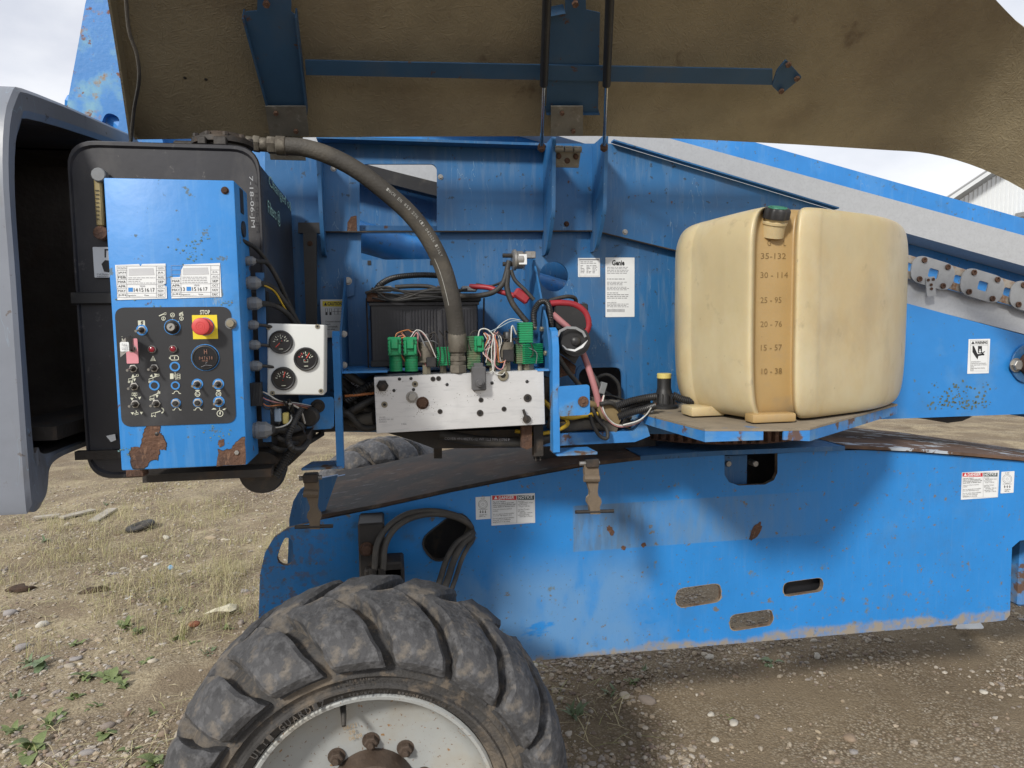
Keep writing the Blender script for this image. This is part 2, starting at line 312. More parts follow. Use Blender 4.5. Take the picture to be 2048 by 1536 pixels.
def wrect(x0,y0,x1,y1,Y):                # upright rectangle through the pixel box's middle
    a=PY(x0,(y0+y1)/2,Y); b=PY(x1,(y0+y1)/2,Y); t=PY((x0+x1)/2,y0,Y); d=PY((x0+x1)/2,y1,Y)
    return [V((a.x,a.y,t.z)),V((b.x,a.y,t.z)),V((b.x,a.y,d.z)),V((a.x,a.y,d.z))]
def plate(name,pts,Y,th,mats,parent,holes=(),r=0,label=None,hr=None,edge=None):
    o=rounded(pxs(pts,Y),r) if r else pxs(pts,Y)
    return MB().prism(o,(0,th,0),holes,0,edge).build(name,mats,parent,label)
def slot(x0,y0,x1,y1,Y,r=.5,n=5): 
    w_=wrect(x0,y0,x1,y1,Y); q=min((w_[1]-w_[0]).length,(w_[3]-w_[0]).length)*r
    return rounded(w_,q,n)

# ------------------------------------------------------------------ lettering: collected, converted together at the end
TXT=[]
def txtw(body,c,rx,uz,wd,ht,m,parent,name='lettering',key=None,bold=0,align='LEFT'):
    TXT.append((body,V(c),V(rx),V(uz),wd,ht,m,parent,name,key,bold,align))
def txt(body,x0,y0,x1,y1,Y,m,parent,name='lettering',key=None,bold=0,off=.0022,align='LEFT',turn=0):
    w_=wrect(x0,y0,x1,y1,Y-off); c=(w_[0]+w_[2])/2; wd=(w_[1]-w_[0]).length; ht=(w_[3]-w_[0]).length
    rx=V((1,0,0)); uz=V((0,0,1))
    if turn: R=Matrix.Rotation(turn,3,'Y'); rx=R@rx; uz=R@uz; 
    if turn and abs(abs(turn)-math.pi/2)<.3: wd,ht=ht,wd
    txtw(body,c,rx,uz,wd,ht,m,parent,name,key,bold,align)
def flush_text():
    tmp=[]
    for i,t in enumerate(TXT):
        cu=bpy.data.curves.new('tmp',type='FONT'); cu.body=t[0]; cu.align_x=t[11]; cu.resolution_u=2; cu.offset=t[10]; cu.size=1
        o=bpy.data.objects.new('tmp',cu); C.objects.link(o); tmp.append(o)
    bpy.context.view_layer.update(); dg=bpy.context.evaluated_depsgraph_get(); groups={}
    for o,t in zip(tmp,TXT):
        me=bpy.data.meshes.new_from_object(o.evaluated_get(dg))
        co=np.empty(len(me.vertices)*3); me.vertices.foreach_get('co',co); co=co.reshape(-1,3)
        if len(co):
            lo=co.min(0); hi=co.max(0); sx=t[4]/max(hi[0]-lo[0],1e-6) if t[4] else None; sy=t[5]/max(hi[1]-lo[1],1e-6) if t[5] else None
            sx=sx or sy; sy=sy or sx; mid=(lo+hi)/2
            vs=[t[1]+t[2]*float((p[0]-mid[0])*sx)+t[3]*float((p[1]-mid[1])*sy) for p in co]
            k=(t[7].name,t[9] or t[8]); 
            g=groups.setdefault((k,t[6].name),[MB(),t]); g[0].add(vs,[tuple(p.vertices) for p in me.polygons])
        bpy.data.meshes.remove(me)
    for o in tmp: cu=o.data; bpy.data.objects.remove(o); bpy.data.curves.remove(cu)
    for mb,t in groups.values(): mb.build(t[8],t[6],t[7],kind='stuff' if t[9]=='sw' else None)
def lines(parent,x0,y0,x1,y1,Y,n,m=None,off=.002,gap=.45,seed=1,name='fine_print'):
    rr=random.Random(seed); mb=MB(); h=(y1-y0)/n
    for i in range(n):
        xe=x0+(x1-x0)*rr.choice([1,.95,.9,.7,.5,.98]); yy=y0+h*(i+.5); x=x0
        while x<xe-2:
            l=rr.uniform(2.5,8); b=min(xe,x+l); w_=wrect(x,yy-h*gap*.5,b,yy+h*gap*.5,Y-off); mb.add(w_,[(0,1,2,3)]); x=b+1.3
    return mb.build(name,m or GINK,parent)
def sticker(name,x0,y0,x1,y1,Y,parent,label=None,m=None,r=.002,th=.0006,off=.0014):
    return MB().prism(rounded(wrect(x0,y0,x1,y1,Y-off),r),(0,th,0)).build(name,m or STK,parent,label)
def filled(name,polys,Y,m,parent,off=.002,name_parts=True):
    mb=MB()
    for p in polys:
        q=pxs(p,Y-off); tri=tessellate_polygon([q]); mb.add(q,[tuple(t) for t in tri])
    return mb.build(name,m,parent)

# shared fasteners (axis towards -Y)
HEX=lib(MB().lathe([(1.35,0),(1.35,.15)],(0,0,0),FRONT,14).lathe([(1,.15),(1,.75),(.85,.85)],(0,0,0),FRONT,6),'hex_bolt',STEEL)
HEXR=lib(MB().lathe([(1.35,0),(1.35,.15)],(0,0,0),FRONT,14).lathe([(1,.15),(1,.75),(.85,.85)],(0,0,0),FRONT,6),'hex_bolt',RUST)
PLUG=lib(MB().lathe([(1,0),(1,.22),(.9,.32),(.5,.32),(.5,.05)],(0,0,0),FRONT,14).lathe([(.5,.06),(.48,.07)],(0,0,0),FRONT,6,1),'socket_plug',[DARK,INK])
PLUGB=lib(MB().lathe([(1,0),(1,.22),(.9,.32),(.5,.32),(.5,.05)],(0,0,0),FRONT,14).lathe([(.5,.06),(.48,.07)],(0,0,0),FRONT,6,1),'socket_plug',[BRASS,INK])
DOTP=lib(MB().lathe([(1,0),(.95,.3),(.5,.55)],(0,0,0),FRONT,12),'dot_plug',BLK)
def fast(name,me,x,y,Y,rpx,parent,label=None): return inst(name,me,PY(x,y,Y),parent,None,rpx*mpp(x,y,Y),label)

# ------------------------------------------------------------------ ground
def ground_material():
    m=bpy.data.materials.new('gravelly_dirt'); m.use_nodes=True; t=m.node_tree; N=t.nodes; K=t.links.new; b=N['Principled BSDF']; b.inputs['Roughness'].default_value=.95
    b.inputs['Specular IOR Level'].default_value=.15
    co=N.new('ShaderNodeTexCoord'); vec=co.outputs['Object']
    def nz(s,d=6): q=N.new('ShaderNodeTexNoise'); q.inputs['Scale'].default_value=s; q.inputs['Detail'].default_value=d; q.inputs['Roughness'].default_value=.62; K(vec,q.inputs['Vector']); return q.outputs['Fac']
    def ramp(f,a,b_,ca,cb): r=N.new('ShaderNodeValToRGB'); r.color_ramp.elements[0].position=a; r.color_ramp.elements[1].position=b_; r.color_ramp.elements[0].color=hexcol(ca); r.color_ramp.elements[1].color=hexcol(cb); K(f,r.inputs[0]); return r.outputs[0]
    def mixc(f,a,c,mode='MIX'): x=N.new('ShaderNodeMix'); x.data_type='RGBA'; x.blend_type=mode; (K(f,x.inputs[0]) if not isinstance(f,float) else setattr(x.inputs[0],'default_value',f)); K(a,x.inputs[6]); K(c,x.inputs[7]); return x.outputs[2]
    base=ramp(nz(.9),.3,.7,(.145,.112,.076),(.26,.208,.143))
    straw=ramp(nz(38),.35,.7,(.23,.185,.12),(.46,.395,.275))
    msk=ramp(nz(1.7),.45,.58,(0,0,0),(1,1,1)); sx_=N.new('ShaderNodeSeparateXYZ'); K(vec,sx_.inputs[0])
    gx=N.new('ShaderNodeMapRange'); K(sx_.outputs[0],gx.inputs[0]); gx.inputs[1].default_value=1.2; gx.inputs[2].default_value=-.4; gx.inputs[3].default_value=.12; gx.inputs[4].default_value=1
    gy=N.new('ShaderNodeMapRange'); K(sx_.outputs[1],gy.inputs[0]); gy.inputs[1].default_value=5; gy.inputs[2].default_value=7; gy.inputs[3].default_value=0; gy.inputs[4].default_value=1
    gm=N.new('ShaderNodeMath'); gm.operation='MAXIMUM'; K(gx.outputs[0],gm.inputs[0]); K(gy.outputs[0],gm.inputs[1])      # grass-covered side against the bare wheel track
    ms=N.new('ShaderNodeMath'); ms.operation='MULTIPLY'; K(msk,ms.inputs[0]); K(gm.outputs[0],ms.inputs[1]); base=mixc(ms.outputs[0],base,straw)
    vo=N.new('ShaderNodeTexVoronoi'); vo.inputs['Scale'].default_value=85; vo.inputs['Randomness'].default_value=1.0; K(vec,vo.inputs['Vector'])
    peb=N.new('ShaderNodeValToRGB'); el=peb.color_ramp.elements
    for i,(p,c) in enumerate([(0,(.15,.11,.08)),(.35,(.30,.24,.17)),(.7,(.38,.33,.26)),(1,(.47,.43,.36))]):
        if i>1: el.new(.5)
        el[i].position=p; el[i].color=hexcol(c)
    sp=N.new('ShaderNodeSeparateColor'); K(vo.outputs['Color'],sp.inputs[0]); K(sp.outputs[0],peb.inputs[0])
    edge=ramp(vo.outputs['Distance'],.30,.62,(1,1,1),(.35,.33,.30))
    pe=mixc(1.0,peb.outputs[0],edge,'MULTIPLY'); m2=ramp(nz(2.3),.42,.62,(.05,.05,.05),(.6,.6,.6)); base=mixc(m2,base,pe)
    fine=ramp(nz(170,3),.3,.72,(.72,.70,.68),(1.2,1.2,1.18)); base=mixc(1.0,base,fine,'MULTIPLY')
    K(base,b.inputs['Base Color'])
    bp=N.new('ShaderNodeBump'); bp.inputs['Strength'].default_value=.6; bp.inputs['Distance'].default_value=.006
    ad=N.new('ShaderNodeMath'); ad.operation='SUBTRACT'; K(nz(70,5),ad.inputs[0]); K(vo.outputs['Distance'],ad.inputs[1]); K(ad.outputs[0],bp.inputs['Height']); K(bp.outputs[0],b.inputs['Normal'])
    return m
GROUND=ground_material()
def gz(x,y):
    f=1.0 if (-9<x<9 and y<16) else 0.0
    return f*(.035*noise.noise(V((x*.7,y*.7,0)))+.014*noise.noise(V((x*2.7,y*2.7,3)))+.006*noise.noise(V((x*8,y*8,5)))) -.004
xs=list(np.linspace(-260,-11,10))+list(np.linspace(-9,9,170))+list(np.linspace(11,260,10))
ys=list(np.linspace(-120,-3,6))+list(np.linspace(-2,15,160))+list(np.linspace(17,480,14))
gv=[(x,y,gz(x,y)) for y in ys for x in xs]; W_=len(xs)
gf=[(j*W_+i,j*W_+i+1,(j+1)*W_+i+1,(j+1)*W_+i) for j in range(len(ys)-1) for i in range(W_-1)]
gme=bpy.data.meshes.new('ground'); gme.from_pydata(gv,[],gf); gme.polygons.foreach_set('use_smooth',[True]*len(gf)); gme.materials.append(GROUND)
go=bpy.data.objects.new('ground',gme); C.objects.link(go); tag(go,kind='structure'); ORG['ground']=V((0,0,0))

# ------------------------------------------------------------------ the steel building far behind
YB=36.0
def bpt(x,y): return PY(x,y,YB)
bw=thing('steel_building',V((bpt(1960,400).x,YB,0)),'white ribbed steel building with a gable eave behind the boom','building')
e0=bpt(1876,398); e1=bpt(1948,350); slope=(e1.z-e0.z)/(e1.x-e0.x)
wx0=bpt(1912,400).x
mbp=MB(); pitch=.30; hh=9.0
x=wx0; k=0
while k<34:
    za=e0.z+slope*(x-e0.x)-.25; zb=e0.z+slope*(x+pitch-e0.x)-.25
    p=[V((x,YB,0)),V((x+pitch*.72,YB,0)),V((x+pitch*.8,YB-.05,0)),V((x+pitch*.92,YB-.05,0)),V((x+pitch,YB,0))]
    q=[V((a.x,a.y,e0.z+slope*(a.x-e0.x)-.25)) for a in p]
    MB().add(p+q,[(i,i+1,i+6,i+5) for i in range(4)]).build('wall_panel',WHITEB,bw); x+=pitch; k+=1
xr=x
def lean(xa,y0,y1,zo): return [V((xa,y0,e0.z+slope*(xa-e0.x)+zo)),V((xa,y1,e0.z+slope*(xa-e0.x)+zo))]
dv=V((11.8,7.5,0))
a0=lean(e0.x-.3,YB-.95,YB,0); a1=lean(xr,YB-.95,YB,0)
MB().prism([a0[0],a1[0],a1[0]+dv,a0[0]+dv],(0,0,.10)).build('roof',GALV,bw)
b0=lean(e0.x-.3,YB-.95,YB-.9,-.24); b1=lean(xr,YB-.95,YB-.9,-.24)
MB().prism([b0[0],b1[0],b1[0]+V((0,0,.24)),b0[0]+V((0,0,.24))],(0,.04,0)).build('fascia',WHITEB,bw)
c0=lean(e0.x-.25,YB-.9,YB,-.2); c1=lean(xr,YB-.9,YB,-.2)
MB().prism([c0[0],c1[0],c1[1],c0[1]],(0,0,.03)).build('soffit',SOFF,bw)
gz0=V((wx0+.02,YB+.05,0)); MB().prism([gz0,gz0+dv,gz0+dv+V((0,0,e0.z-.1)),gz0+V((0,0,e0.z-.1))],(.1,-.05,0)).build('side_wall',WHITEB,bw)
p_=bpt(2036,436); MB().prism([V((p_.x-.3,YB-2.6,p_.z)),V((p_.x+6,YB-2.6,p_.z+1.2)),V((p_.x+6,YB-2.6,p_.z+1.45)),V((p_.x-.3,YB-2.6,p_.z+.25))],(0,2.5,0)).build('porch_roof',GALV,bw)

# ================================================================== THE BOOM LIFT
LIFT=thing('boom_lift',(0.9,2.8,0),'blue self-propelled boom lift with its tan-lined engine hood raised','boom lift')

# ---- chassis side plate with its own paint wear
YC=2.45
def chassis_material():
    m=mat('blue_paint_chassis',(.022,.218,.59),.42,0,.07,4,[((.09,.27,.55),5,.60,.2,.55,.35),((.12,.085,.05),19,.685,.04,.85,.8)],.10,40)
    t=m.node_tree; N=t.nodes; K=t.links.new; b=N['Principled BSDF']; cur=b.inputs['Base Color'].links[0].from_socket
    g=N.new('ShaderNodeNewGeometry'); s=N.new('ShaderNodeSeparateXYZ'); K(g.outputs['Position'],s.inputs[0]); X,Z=s.outputs[0],s.outputs[2]
    def mth(op,a,b_,c=None):
        n=N.new('ShaderNodeMath'); n.operation=op
        for i,v in enumerate((a,b_,c)):
            if v is None: continue
            if isinstance(v,(int,float)): n.inputs[i].default_value=v
            else: K(v,n.inputs[i])
        return n.outputs[0]
    def ss(v,a,b_):
        n=N.new('ShaderNodeMapRange'); n.interpolation_type='SMOOTHSTEP'; K(v,n.inputs[0])
        for i,q in ((1,a),(2,b_)):
            if isinstance(q,(int,float)): n.inputs[i].default_value=q
            else: K(q,n.inputs[i])
        n.inputs[3].default_value=0; n.inputs[4].default_value=1; return n.outputs[0]
    def nz(sc_,st=(1,1,1),d=7):
        q=N.new('ShaderNodeTexNoise'); q.inputs['Scale'].default_value=sc_; q.inputs['Detail'].default_value=d; q.inputs['Roughness'].default_value=.62
        mm=N.new('ShaderNodeMapping'); mm.inputs['Scale'].default_value=st; K(g.outputs['Position'],mm.inputs['Vector']); K(mm.outputs[0],q.inputs['Vector']); return q.outputs['Fac']
    def lay(cur,f,col):
        x=N.new('ShaderNodeMix'); x.data_type='RGBA'; K(f,x.inputs[0]); K(cur,x.inputs[6]); x.inputs[7].default_value=hexcol(col); return x.outputs[2]
    def inv(v): return mth('SUBTRACT',1.0,v)
    pT=PY(1146,1012,YC); pB=PY(1146,1104,YC); pE=PY(1290,1050,YC).x; pR=PY(1700,1050,YC).x
    # old decal ghost: a straight-edged, greyed strip
    band=mth('MULTIPLY',mth('MULTIPLY',ss(Z,pB.z-.003,pB.z+.003),inv(ss(Z,pT.z-.003,pT.z+.003))),mth('MULTIPLY',ss(X,pT.x-.004,pT.x+.004),inv(ss(X,pE+.3,pR))))
    scr=mth('ADD',.45,mth('MULTIPLY',ss(nz(9,(3,1,.8)),.4,.65),.4))
    cur=lay(cur,mth('MULTIPLY',mth('MULTIPLY',band,scr),.62),(.16,.235,.30))
    dk=mth('MULTIPLY',band,mth('MULTIPLY',inv(ss(X,pE-.03,pE+.03)),ss(nz(14,(2.5,1,.5)),.40,.6)))
    cur=lay(cur,mth('MULTIPLY',dk,.42),(.09,.12,.145))  # left end of the strip is darker and streaked
    # chalked paint left of the ghost, rubbed streaks showing fresher blue
    Xn=mth('ADD',X,mth('MULTIPLY',mth('SUBTRACT',nz(3.5),.5),.5)); ch=mth('MULTIPLY',mth('MULTIPLY',inv(ss(Xn,pE-.10,pE+.10)),inv(ss(Z,pB.z-.14,pB.z+.04))),ss(nz(5,(1,1,.45)),.36,.55))
    wipe=ss(nz(4.3,(1.0,1,2.4)),.60,.66)
    cur=lay(cur,mth('MULTIPLY',mth('MULTIPLY',ch,inv(wipe)),.50),(.20,.33,.47))
    # rust blooms, thickening toward the lower slots
    zb=PY(1500,1280,YC).z; dens=ss(Z,zb+.42,zb); sx=mth('MULTIPLY',ss(X,1.05,1.35),inv(ss(X,2.1,2.6)))
    spot=ss(nz(34,(1,1,1),4),mth('SUBTRACT',.65,mth('MULTIPLY',mth('MULTIPLY',dens,sx),.07)),.70)
    cur=lay(cur,mth('MULTIPLY',spot,.85),(.165,.135,.075))
    sp2=ss(nz(13,(1,1,1),6),mth('SUBTRACT',.68,mth('MULTIPLY',dens,.08)),.73); cur=lay(cur,mth('MULTIPLY',sp2,.8),(.14,.16,.12))
    # rust and dust at the left ear
    lx=inv(ss(X,-.40,-.12)); cur=lay(cur,mth('MULTIPLY',mth('MULTIPLY',lx,ss(nz(46,(1,1,1),7),.50,.60)),.7),(.15,.10,.06))
    lx2=inv(ss(X,-.12,.25)); cur=lay(cur,mth('MULTIPLY',mth('MULTIPLY',lx2,ss(nz(11),.54,.7)),.6),(.07,.085,.075))
    # caked dirt along the bottom edge
    hgt=mth('ADD',zb-.055,mth('MULTIPLY',nz(4,(1,1,.2)),.135)); dirt=inv(ss(Z,mth('SUBTRACT',hgt,.012),mth('ADD',hgt,.012)))
    cur=lay(cur,mth('MULTIPLY',dirt,mth('ADD',.35,mth('MULTIPLY',ss(nz(30),.35,.6),.6))),(.29,.245,.18))
    st_=ss(nz(7,(10,1,.6)),.50,.72); cur=lay(cur,mth('MULTIPLY',st_,.07),(.22,.36,.52))
    gr=ss(nz(2.2),.50,.75); cur=lay(cur,mth('MULTIPLY',gr,.35),(.07,.13,.20))
    pit=ss(nz(75,(1,1,1),3),.66,.70); cur=lay(cur,mth('MULTIPLY',pit,.7),(.09,.12,.13))
    K(cur,b.inputs['Base Color']); return m
BLUE_CH=chassis_material()
outl=[(512,1330),(517,1240),(520,1150),(530,1105),(548,1075),(575,1057),(600,1051),(620,1046),(645,1039),(760,1016),(900,985),(1040,957),(1165,934),(1282,920),(1380,914),(1449,910),(1449,950),(1458,964),(1478,971),(1530,969),(1548,960),(1555,945),(1555,907),(1640,902),(1720,900),(1830,905),(2048,923),(2500,985),
      (2500,1062),(2075,1078),(2040,1081),(2024,1095),(2022,1150),(2020,1230),(2012,1240),(1990,1243),(1060,1322),(900,1336),(700,1353)]
def tslot(x0,y0,x1,y1,Y,tilt,r=.5):
    s_=slot(x0,y0,x1,y1,Y,r); c=sum(s_,V())/len(s_); R=Matrix.Rotation(tilt,3,'Y'); return [c+R@(p-c) for p in s_]
holes=[tslot(1352,1172,1442,1210,YC,-.06),tslot(1567,1160,1646,1188,YC,-.05),tslot(1460,1224,1546,1256,YC,-.05),tslot(846,1044,948,1106,YC,-.62,.5),rounded(pxs([(571,1073),(585,1080),(587,1115),(580,1132),(562,1130),(553,1118),(560,1095)],YC),.02)]
MB().prism(pxs(outl,YC),(0,.02,0),holes,0,1).build('chassis_plate',[BLUE_CH,mat('dirty_cut_edge',(.17,.13,.095),.9,0,.4,25,[((.09,.05,.03),20,.5,.1,.9,.8)],.5,80)],LIFT,'blue chassis side plate with slots and a ghost of an old decal')
# far chassis side, cross members, bottom
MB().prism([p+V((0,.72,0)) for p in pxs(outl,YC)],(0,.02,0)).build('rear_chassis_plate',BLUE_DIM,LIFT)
zlo=PY(1500,1280,YC).z
for px_ in (790,1300,1750):
    q=PY(px_,1100,YC); MB().box((q.x,YC+.37,.70),(.03,.66,.38)).build('cross_member',DARK,LIFT)
# dark oily cover sheet on the left, peeling one on the right, flat deck between
def topsheet(name,pp,mats,wid=.74,th=.006,lip=.02,label=None,yoff=-.015):
    f=[PY(x,y,YC+yoff)+V((0,0,.004)) for x,y in pp]; mb=MB(); n=len(f)
    bk=[p+V((0,wid,0)) for p in f]; lp=[p-V((0,0,lip)) for p in f]
    mb.add(f+bk,[(i,i+1,n+i+1,n+i) for i in range(n-1)]); mb.add(f+lp,[(i,i+1,n+i+1,n+i) for i in range(n-1)])
    mb.add([p-V((0,0,.012)) for p in f+bk],[(i,n+i,n+i+1,i+1) for i in range(n-1)])
    return mb.build(name,mats,LIFT,label)
topsheet('chassis_cover',[(641,1032),(760,1010),(900,979),(1040,951),(1165,928),(1281,916)],COVERM,lip=.012,label='oil-blackened sheet covering the chassis behind the front wheel')
topsheet('chassis_cover',[(1690,893),(1830,899),(1950,909),(2050,918),(2500,980)],PEEL,lip=.012,label='rusty chassis cover with peeling pale paint at the right')
topsheet('chassis_deck',[(1281,914),(1400,906),(1449,903),(1560,899),(1690,894)],BLUE_DIM,lip=.018)
MB().prism(pxs([(600,1049),(604,990),(640,957),(676,950),(645,1036)],YC+.03),(0,.02,0)).build('end_gusset',BLUE_DIM,LIFT)
MB().prism([PY(648,1036,YC+.6),PY(604,1000,YC+.6),PY(640,960,YC+.6),PY(690,950,YC+.6)],(0,.02,0)).build('end_gusset',BLUE_DIM,LIFT)
# plate beyond the notch at far right (rear axle beam)
q0=PY(2052,1100,YC+.12); MB().box((q0.x+.42,YC+.5,.60),(.84,.72,.36),bev=.012).build('rear_axle_beam',BLUE_WORN,LIFT)
# box behind the upper notch and stiffener at the seam
c=PY(1468,945,YC+.08); MB().box(c,(.10,.02,.14)).build('inner_gusset',BLUE_DIM,LIFT)
c=PY(1500,945,YC+.3); MB().box(c,(.6,.02,.3)).build('notch_dark_backing',DARK,LIFT)  # dark sheet added so the notch reads black inside
mb=MB()
for px_ in (1458,1512): mb.cyl(PY(px_,928,YC+.06),BACK,.012,.05,10)
mb.build('deck_bolt',STEEL,LIFT)

# rust scabs on the plate
for i,(cx,cy,lx,ly,tl) in enumerate([(1511,1063,8,22,.5),(1221,1061,6,12,-.5),(1287,1090,5,5,0),(1247,1096,5,5,0)]):
    pts=[]; rr=random.Random(i)
    for k in range(18):
        a=2*math.pi*k/18; ra=rr.uniform(.72,1.15); ex=math.cos(a)*lx*ra; ey=math.sin(a)*ly*ra; pts.append((cx+ex*math.cos(tl)-ey*math.sin(tl),cy+ex*math.sin(tl)+ey*math.cos(tl)))
    filled('rust_scab',[pts],YC,RUST,LIFT,.0012)
c=PY(1607,1174,YC+.06); MB().box(c,(.24,.02,.12)).build('slot_dark_backing',INK,LIFT)  # black sheet added to make this slot look dark inside
# caked dirt rings round the three lower slots
DIRTM=mat('caked_dirt',(.27,.225,.165),.95,0,.25,60,[((.14,.12,.08),40,.5,.1,.95,.7)],.6,120)
for si,(x0_,y0_,x1_,y1_,tl_) in enumerate(((1352,1172,1442,1210,-.06),(1567,1160,1646,1188,-.05),(1460,1224,1546,1256,-.05))):
    sl_=tslot(x0_,y0_,x1_,y1_,YC-.0012,tl_); c_=sum(sl_,V())/len(sl_); rr=random.Random(si); mb=MB(); n_=len(sl_); oo_=[]; nn_=[]
    for k_,p_ in enumerate(sl_):
        d_=(p_-c_).normalized(); low=.5-.5*d_.z; oo_.append(p_+d_*(.0005+rr.uniform(.0,.003)+.006*low*rr.random()**2))
    sl2=[q_ for q_ in sl_]; mb.add(sl2+oo_,[(i,(i+1)%n_,n_+(i+1)%n_,n_+i) for i in range(n_)]); mb.build('slot_dirt',DIRTM,LIFT)
# rim of the oblong hose port
s_=tslot(846,1044,948,1106,YC-.006,-.62,.5); cc=sum(s_,V())/len(s_)
MB().prism([cc+(p-cc)*1.07 for p in s_],(0,.02,0),[s_]).build('hose_port_rim',RUB,LIFT)
MB().box((cc.x,YC+.2,cc.z),(.3,.02,.3)).build('port_backing',DARK,LIFT)

# ---- slewing ring under the turntable
rc_=V((PY(1425,890,2.8).x,2.85,0)); zr=PY(1425,892,2.42).z+.02
mb=MB(); mb.lathe([(.40,0),(.43,0),(.43,.075),(.40,.075)],V((rc_.x,rc_.y,zr-.02)),(0,0,1),60)
nT=84
for k in range(nT):
    a=2*math.pi*k/nT; R=Matrix.Rotation(a,3,'Z'); mb.box(V((rc_.x,rc_.y,zr+.014))+R@V((.44,0,0)),(.026,.016,.055),R)
mb.build('slewing_ring_gear',RUST,LIFT,'rusty toothed ring gear under the tank tray')

# ---- near wheel
WC=V((-.076,1.815,.512)); wheel=thing('wheel',WC,None,None,parent=LIFT); wheel['label']='front wheel with dusty lugged tyre and off-white rim'
PROF=[(.318,-.150),(.325,-.168),(.340,-.174),(.344,-.181),(.350,-.181),(.354,-.174),(.374,-.176),(.379,-.190),(.388,-.191),(.394,-.183),(.415,-.182),(.440,-.172),(.458,-.150),(.468,-.115),(.474,-.06),(.476,0)]
PROF=PROF+[(r,-h) for r,h in reversed(PROF[:-1])]
TY=lib(MB().lathe([(r,h) for r,h in PROF],(0,0,0),BACK,96,caps=False),'tyre',TIREBASE,ang=60)
inst('tyre',TY,WC,wheel)
def prof_at(s):          # s in 0..1 from the front shoulder to past the middle of the tread
    P=[(.400,-.184),(.424,-.183),(.446,-.170),(.462,-.138),(.470,-.09),(.474,-.05),(.4755,-.01),(.4755,.018)]
    f=s*(len(P)-1); i=min(int(f),len(P)-2); t=f-i; return P[i][0]*(1-t)+P[i+1][0]*t,P[i][1]*(1-t)+P[i+1][1]*t
def lug(mirror):
    mb=MB(); n=16; vs=[]; fs=[]; h=.046; cols=[(-1,0),(-.97,.80),(-.86,.97),(-.45,1),(0,1.0),(.45,1),(.86,.97),(.97,.80),(1,0)]; K_=len(cols); sd=9.1 if mirror else 2.3
    for j in range(n):
        s=j/(n-1); r,y=prof_at(s); r2,y2=prof_at(min(1,s+.05)); r1,y1=prof_at(max(0,s-.05)); tx,ty=r2-r1,y2-y1; l=math.hypot(tx,ty) or 1
        nr,ny=ty/l,-tx/l
        e=1.0 if 0<j<n-1 else .0
        if j==1: e=.72
        if j==2: e=.95
        if j==n-2: e=.93
        hh_=h*e; ph=-(.03+.34*max(0,s-.06)**1.15); wd=.134-.020*s+(.010 if s<.25 else 0)
        for c_,lv in cols:
            w_=noise.noise(V((c_*2.6+sd,s*5,sd)))*.006+noise.noise(V((c_*9,s*17,sd)))*.0022; ed=noise.noise(V((s*13,sd+c_,1)))*.010 if abs(c_)>.8 else 0
            hgt=hh_*lv+(w_ if lv>.5 and e>.5 else 0); rr_=r+(nr*hgt if lv else -.008); yy=y+(ny*hgt if lv else 0); a=ph+wd*c_*(1.0 if lv>.9 else 1.04)+ed
            vs.append(V((rr_*math.sin(a),yy*(1 if not mirror else -1),rr_*math.cos(a))))
    for j in range(n-1):
        for k in range(K_-1): fs.append((j*K_+k,j*K_+k+1,(j+1)*K_+k+1,(j+1)*K_+k))
    fs.append(tuple(range(K_))); e=(n-1)*K_; fs.append(tuple(e+K_-1-k for k in range(K_)))
    return mb.add(vs,fs)
LUG=[lib(lug(False),'tread_lug',TIRE,38),lib(lug(True),'tread_lug',TIRE,38)]
NL=18
def lugs(parent,ctr,vis=lambda a:True):
    for k in range(NL):
        for sd_ in (0,1):
            a=2*math.pi*(k+(.5 if sd_ else 0))/NL
            if vis(a): inst('tread_lug',LUG[sd_],ctr,parent,Matrix.Rotation(a,3,'Y'))
lugs(wheel,WC)
# sidewall rings and raised lettering
ybf=WC.y-.184
for word,ra,a0_,hgt in [('ULTI GUARD-Z',.336,-.90,.017),('TIRE RATING',.3715,-.12,.006),('R4 INDICATION  355/55 625',.3635,-.20,.006),('NYLON CORD',.3555,-.12,.006),('FOR SERVICE CALL 1-800-888-6200',.334,-.225,.0085)]:
    for i,ch_ in enumerate(word):
        if ch_==' ': continue
        a=a0_+i*(hgt*1.05)/ra; R=Matrix.Rotation(a,3,'Y'); p=V((WC.x,ybf+(.004 if ra<.37 else -.001),WC.z))+R@V((0,0,ra))
        txtw(ch_,p+V((0,-.0015,0)),R@V((1,0,0)),R@V((0,0,1)),hgt*.72,hgt,TIREBASE,wheel,'sidewall_lettering',key='sw',bold=.02)
# rim dish
lipY=1.655
mb=MB(); yl=lipY-WC.y
mb.lathe([(.316,yl+.02),(.318,yl+.004),(.312,yl-.002),(.304,yl),(.298,yl+.012),(.292,yl+.05),(.270,yl+.075),(.262,yl+.085),(.245,yl+.092),(.165,yl+.105),(.105,yl+.112),(.10,yl+.16)],WC,BACK,72,caps=False)
mb.build('rim',RIMW,wheel,'off-white rim freckled with rust',ang=40)
mb=MB(); mb.lathe([(.316,yl+.03),(.316,yl+.3)],WC,BACK,48,caps=False); mb.build('rim_barrel',RIMW,wheel)
mb=MB(); mb.lathe([(.112,yl+.11),(.108,yl+.085),(.105,yl+.045),(.098,yl+.035),(.093,yl+.038),(.090,yl+.03),(.03,yl+.028),(.0,yl+.028)],WC,BACK,48,caps=False); mb.build('hub',HUBR,wheel,'oily brown wheel hub',ang=30)
NUT=lib(MB().lathe([(1.3,0),(1.3,.2)],(0,0,0),FRONT,16).lathe([(1,.2),(1,1.1),(.8,1.25)],(0,0,0),FRONT,6).lathe([(.45,1.2),(.45,1.75),(.38,1.85)],(0,0,0),FRONT,10),'lug_nut',HUBR)
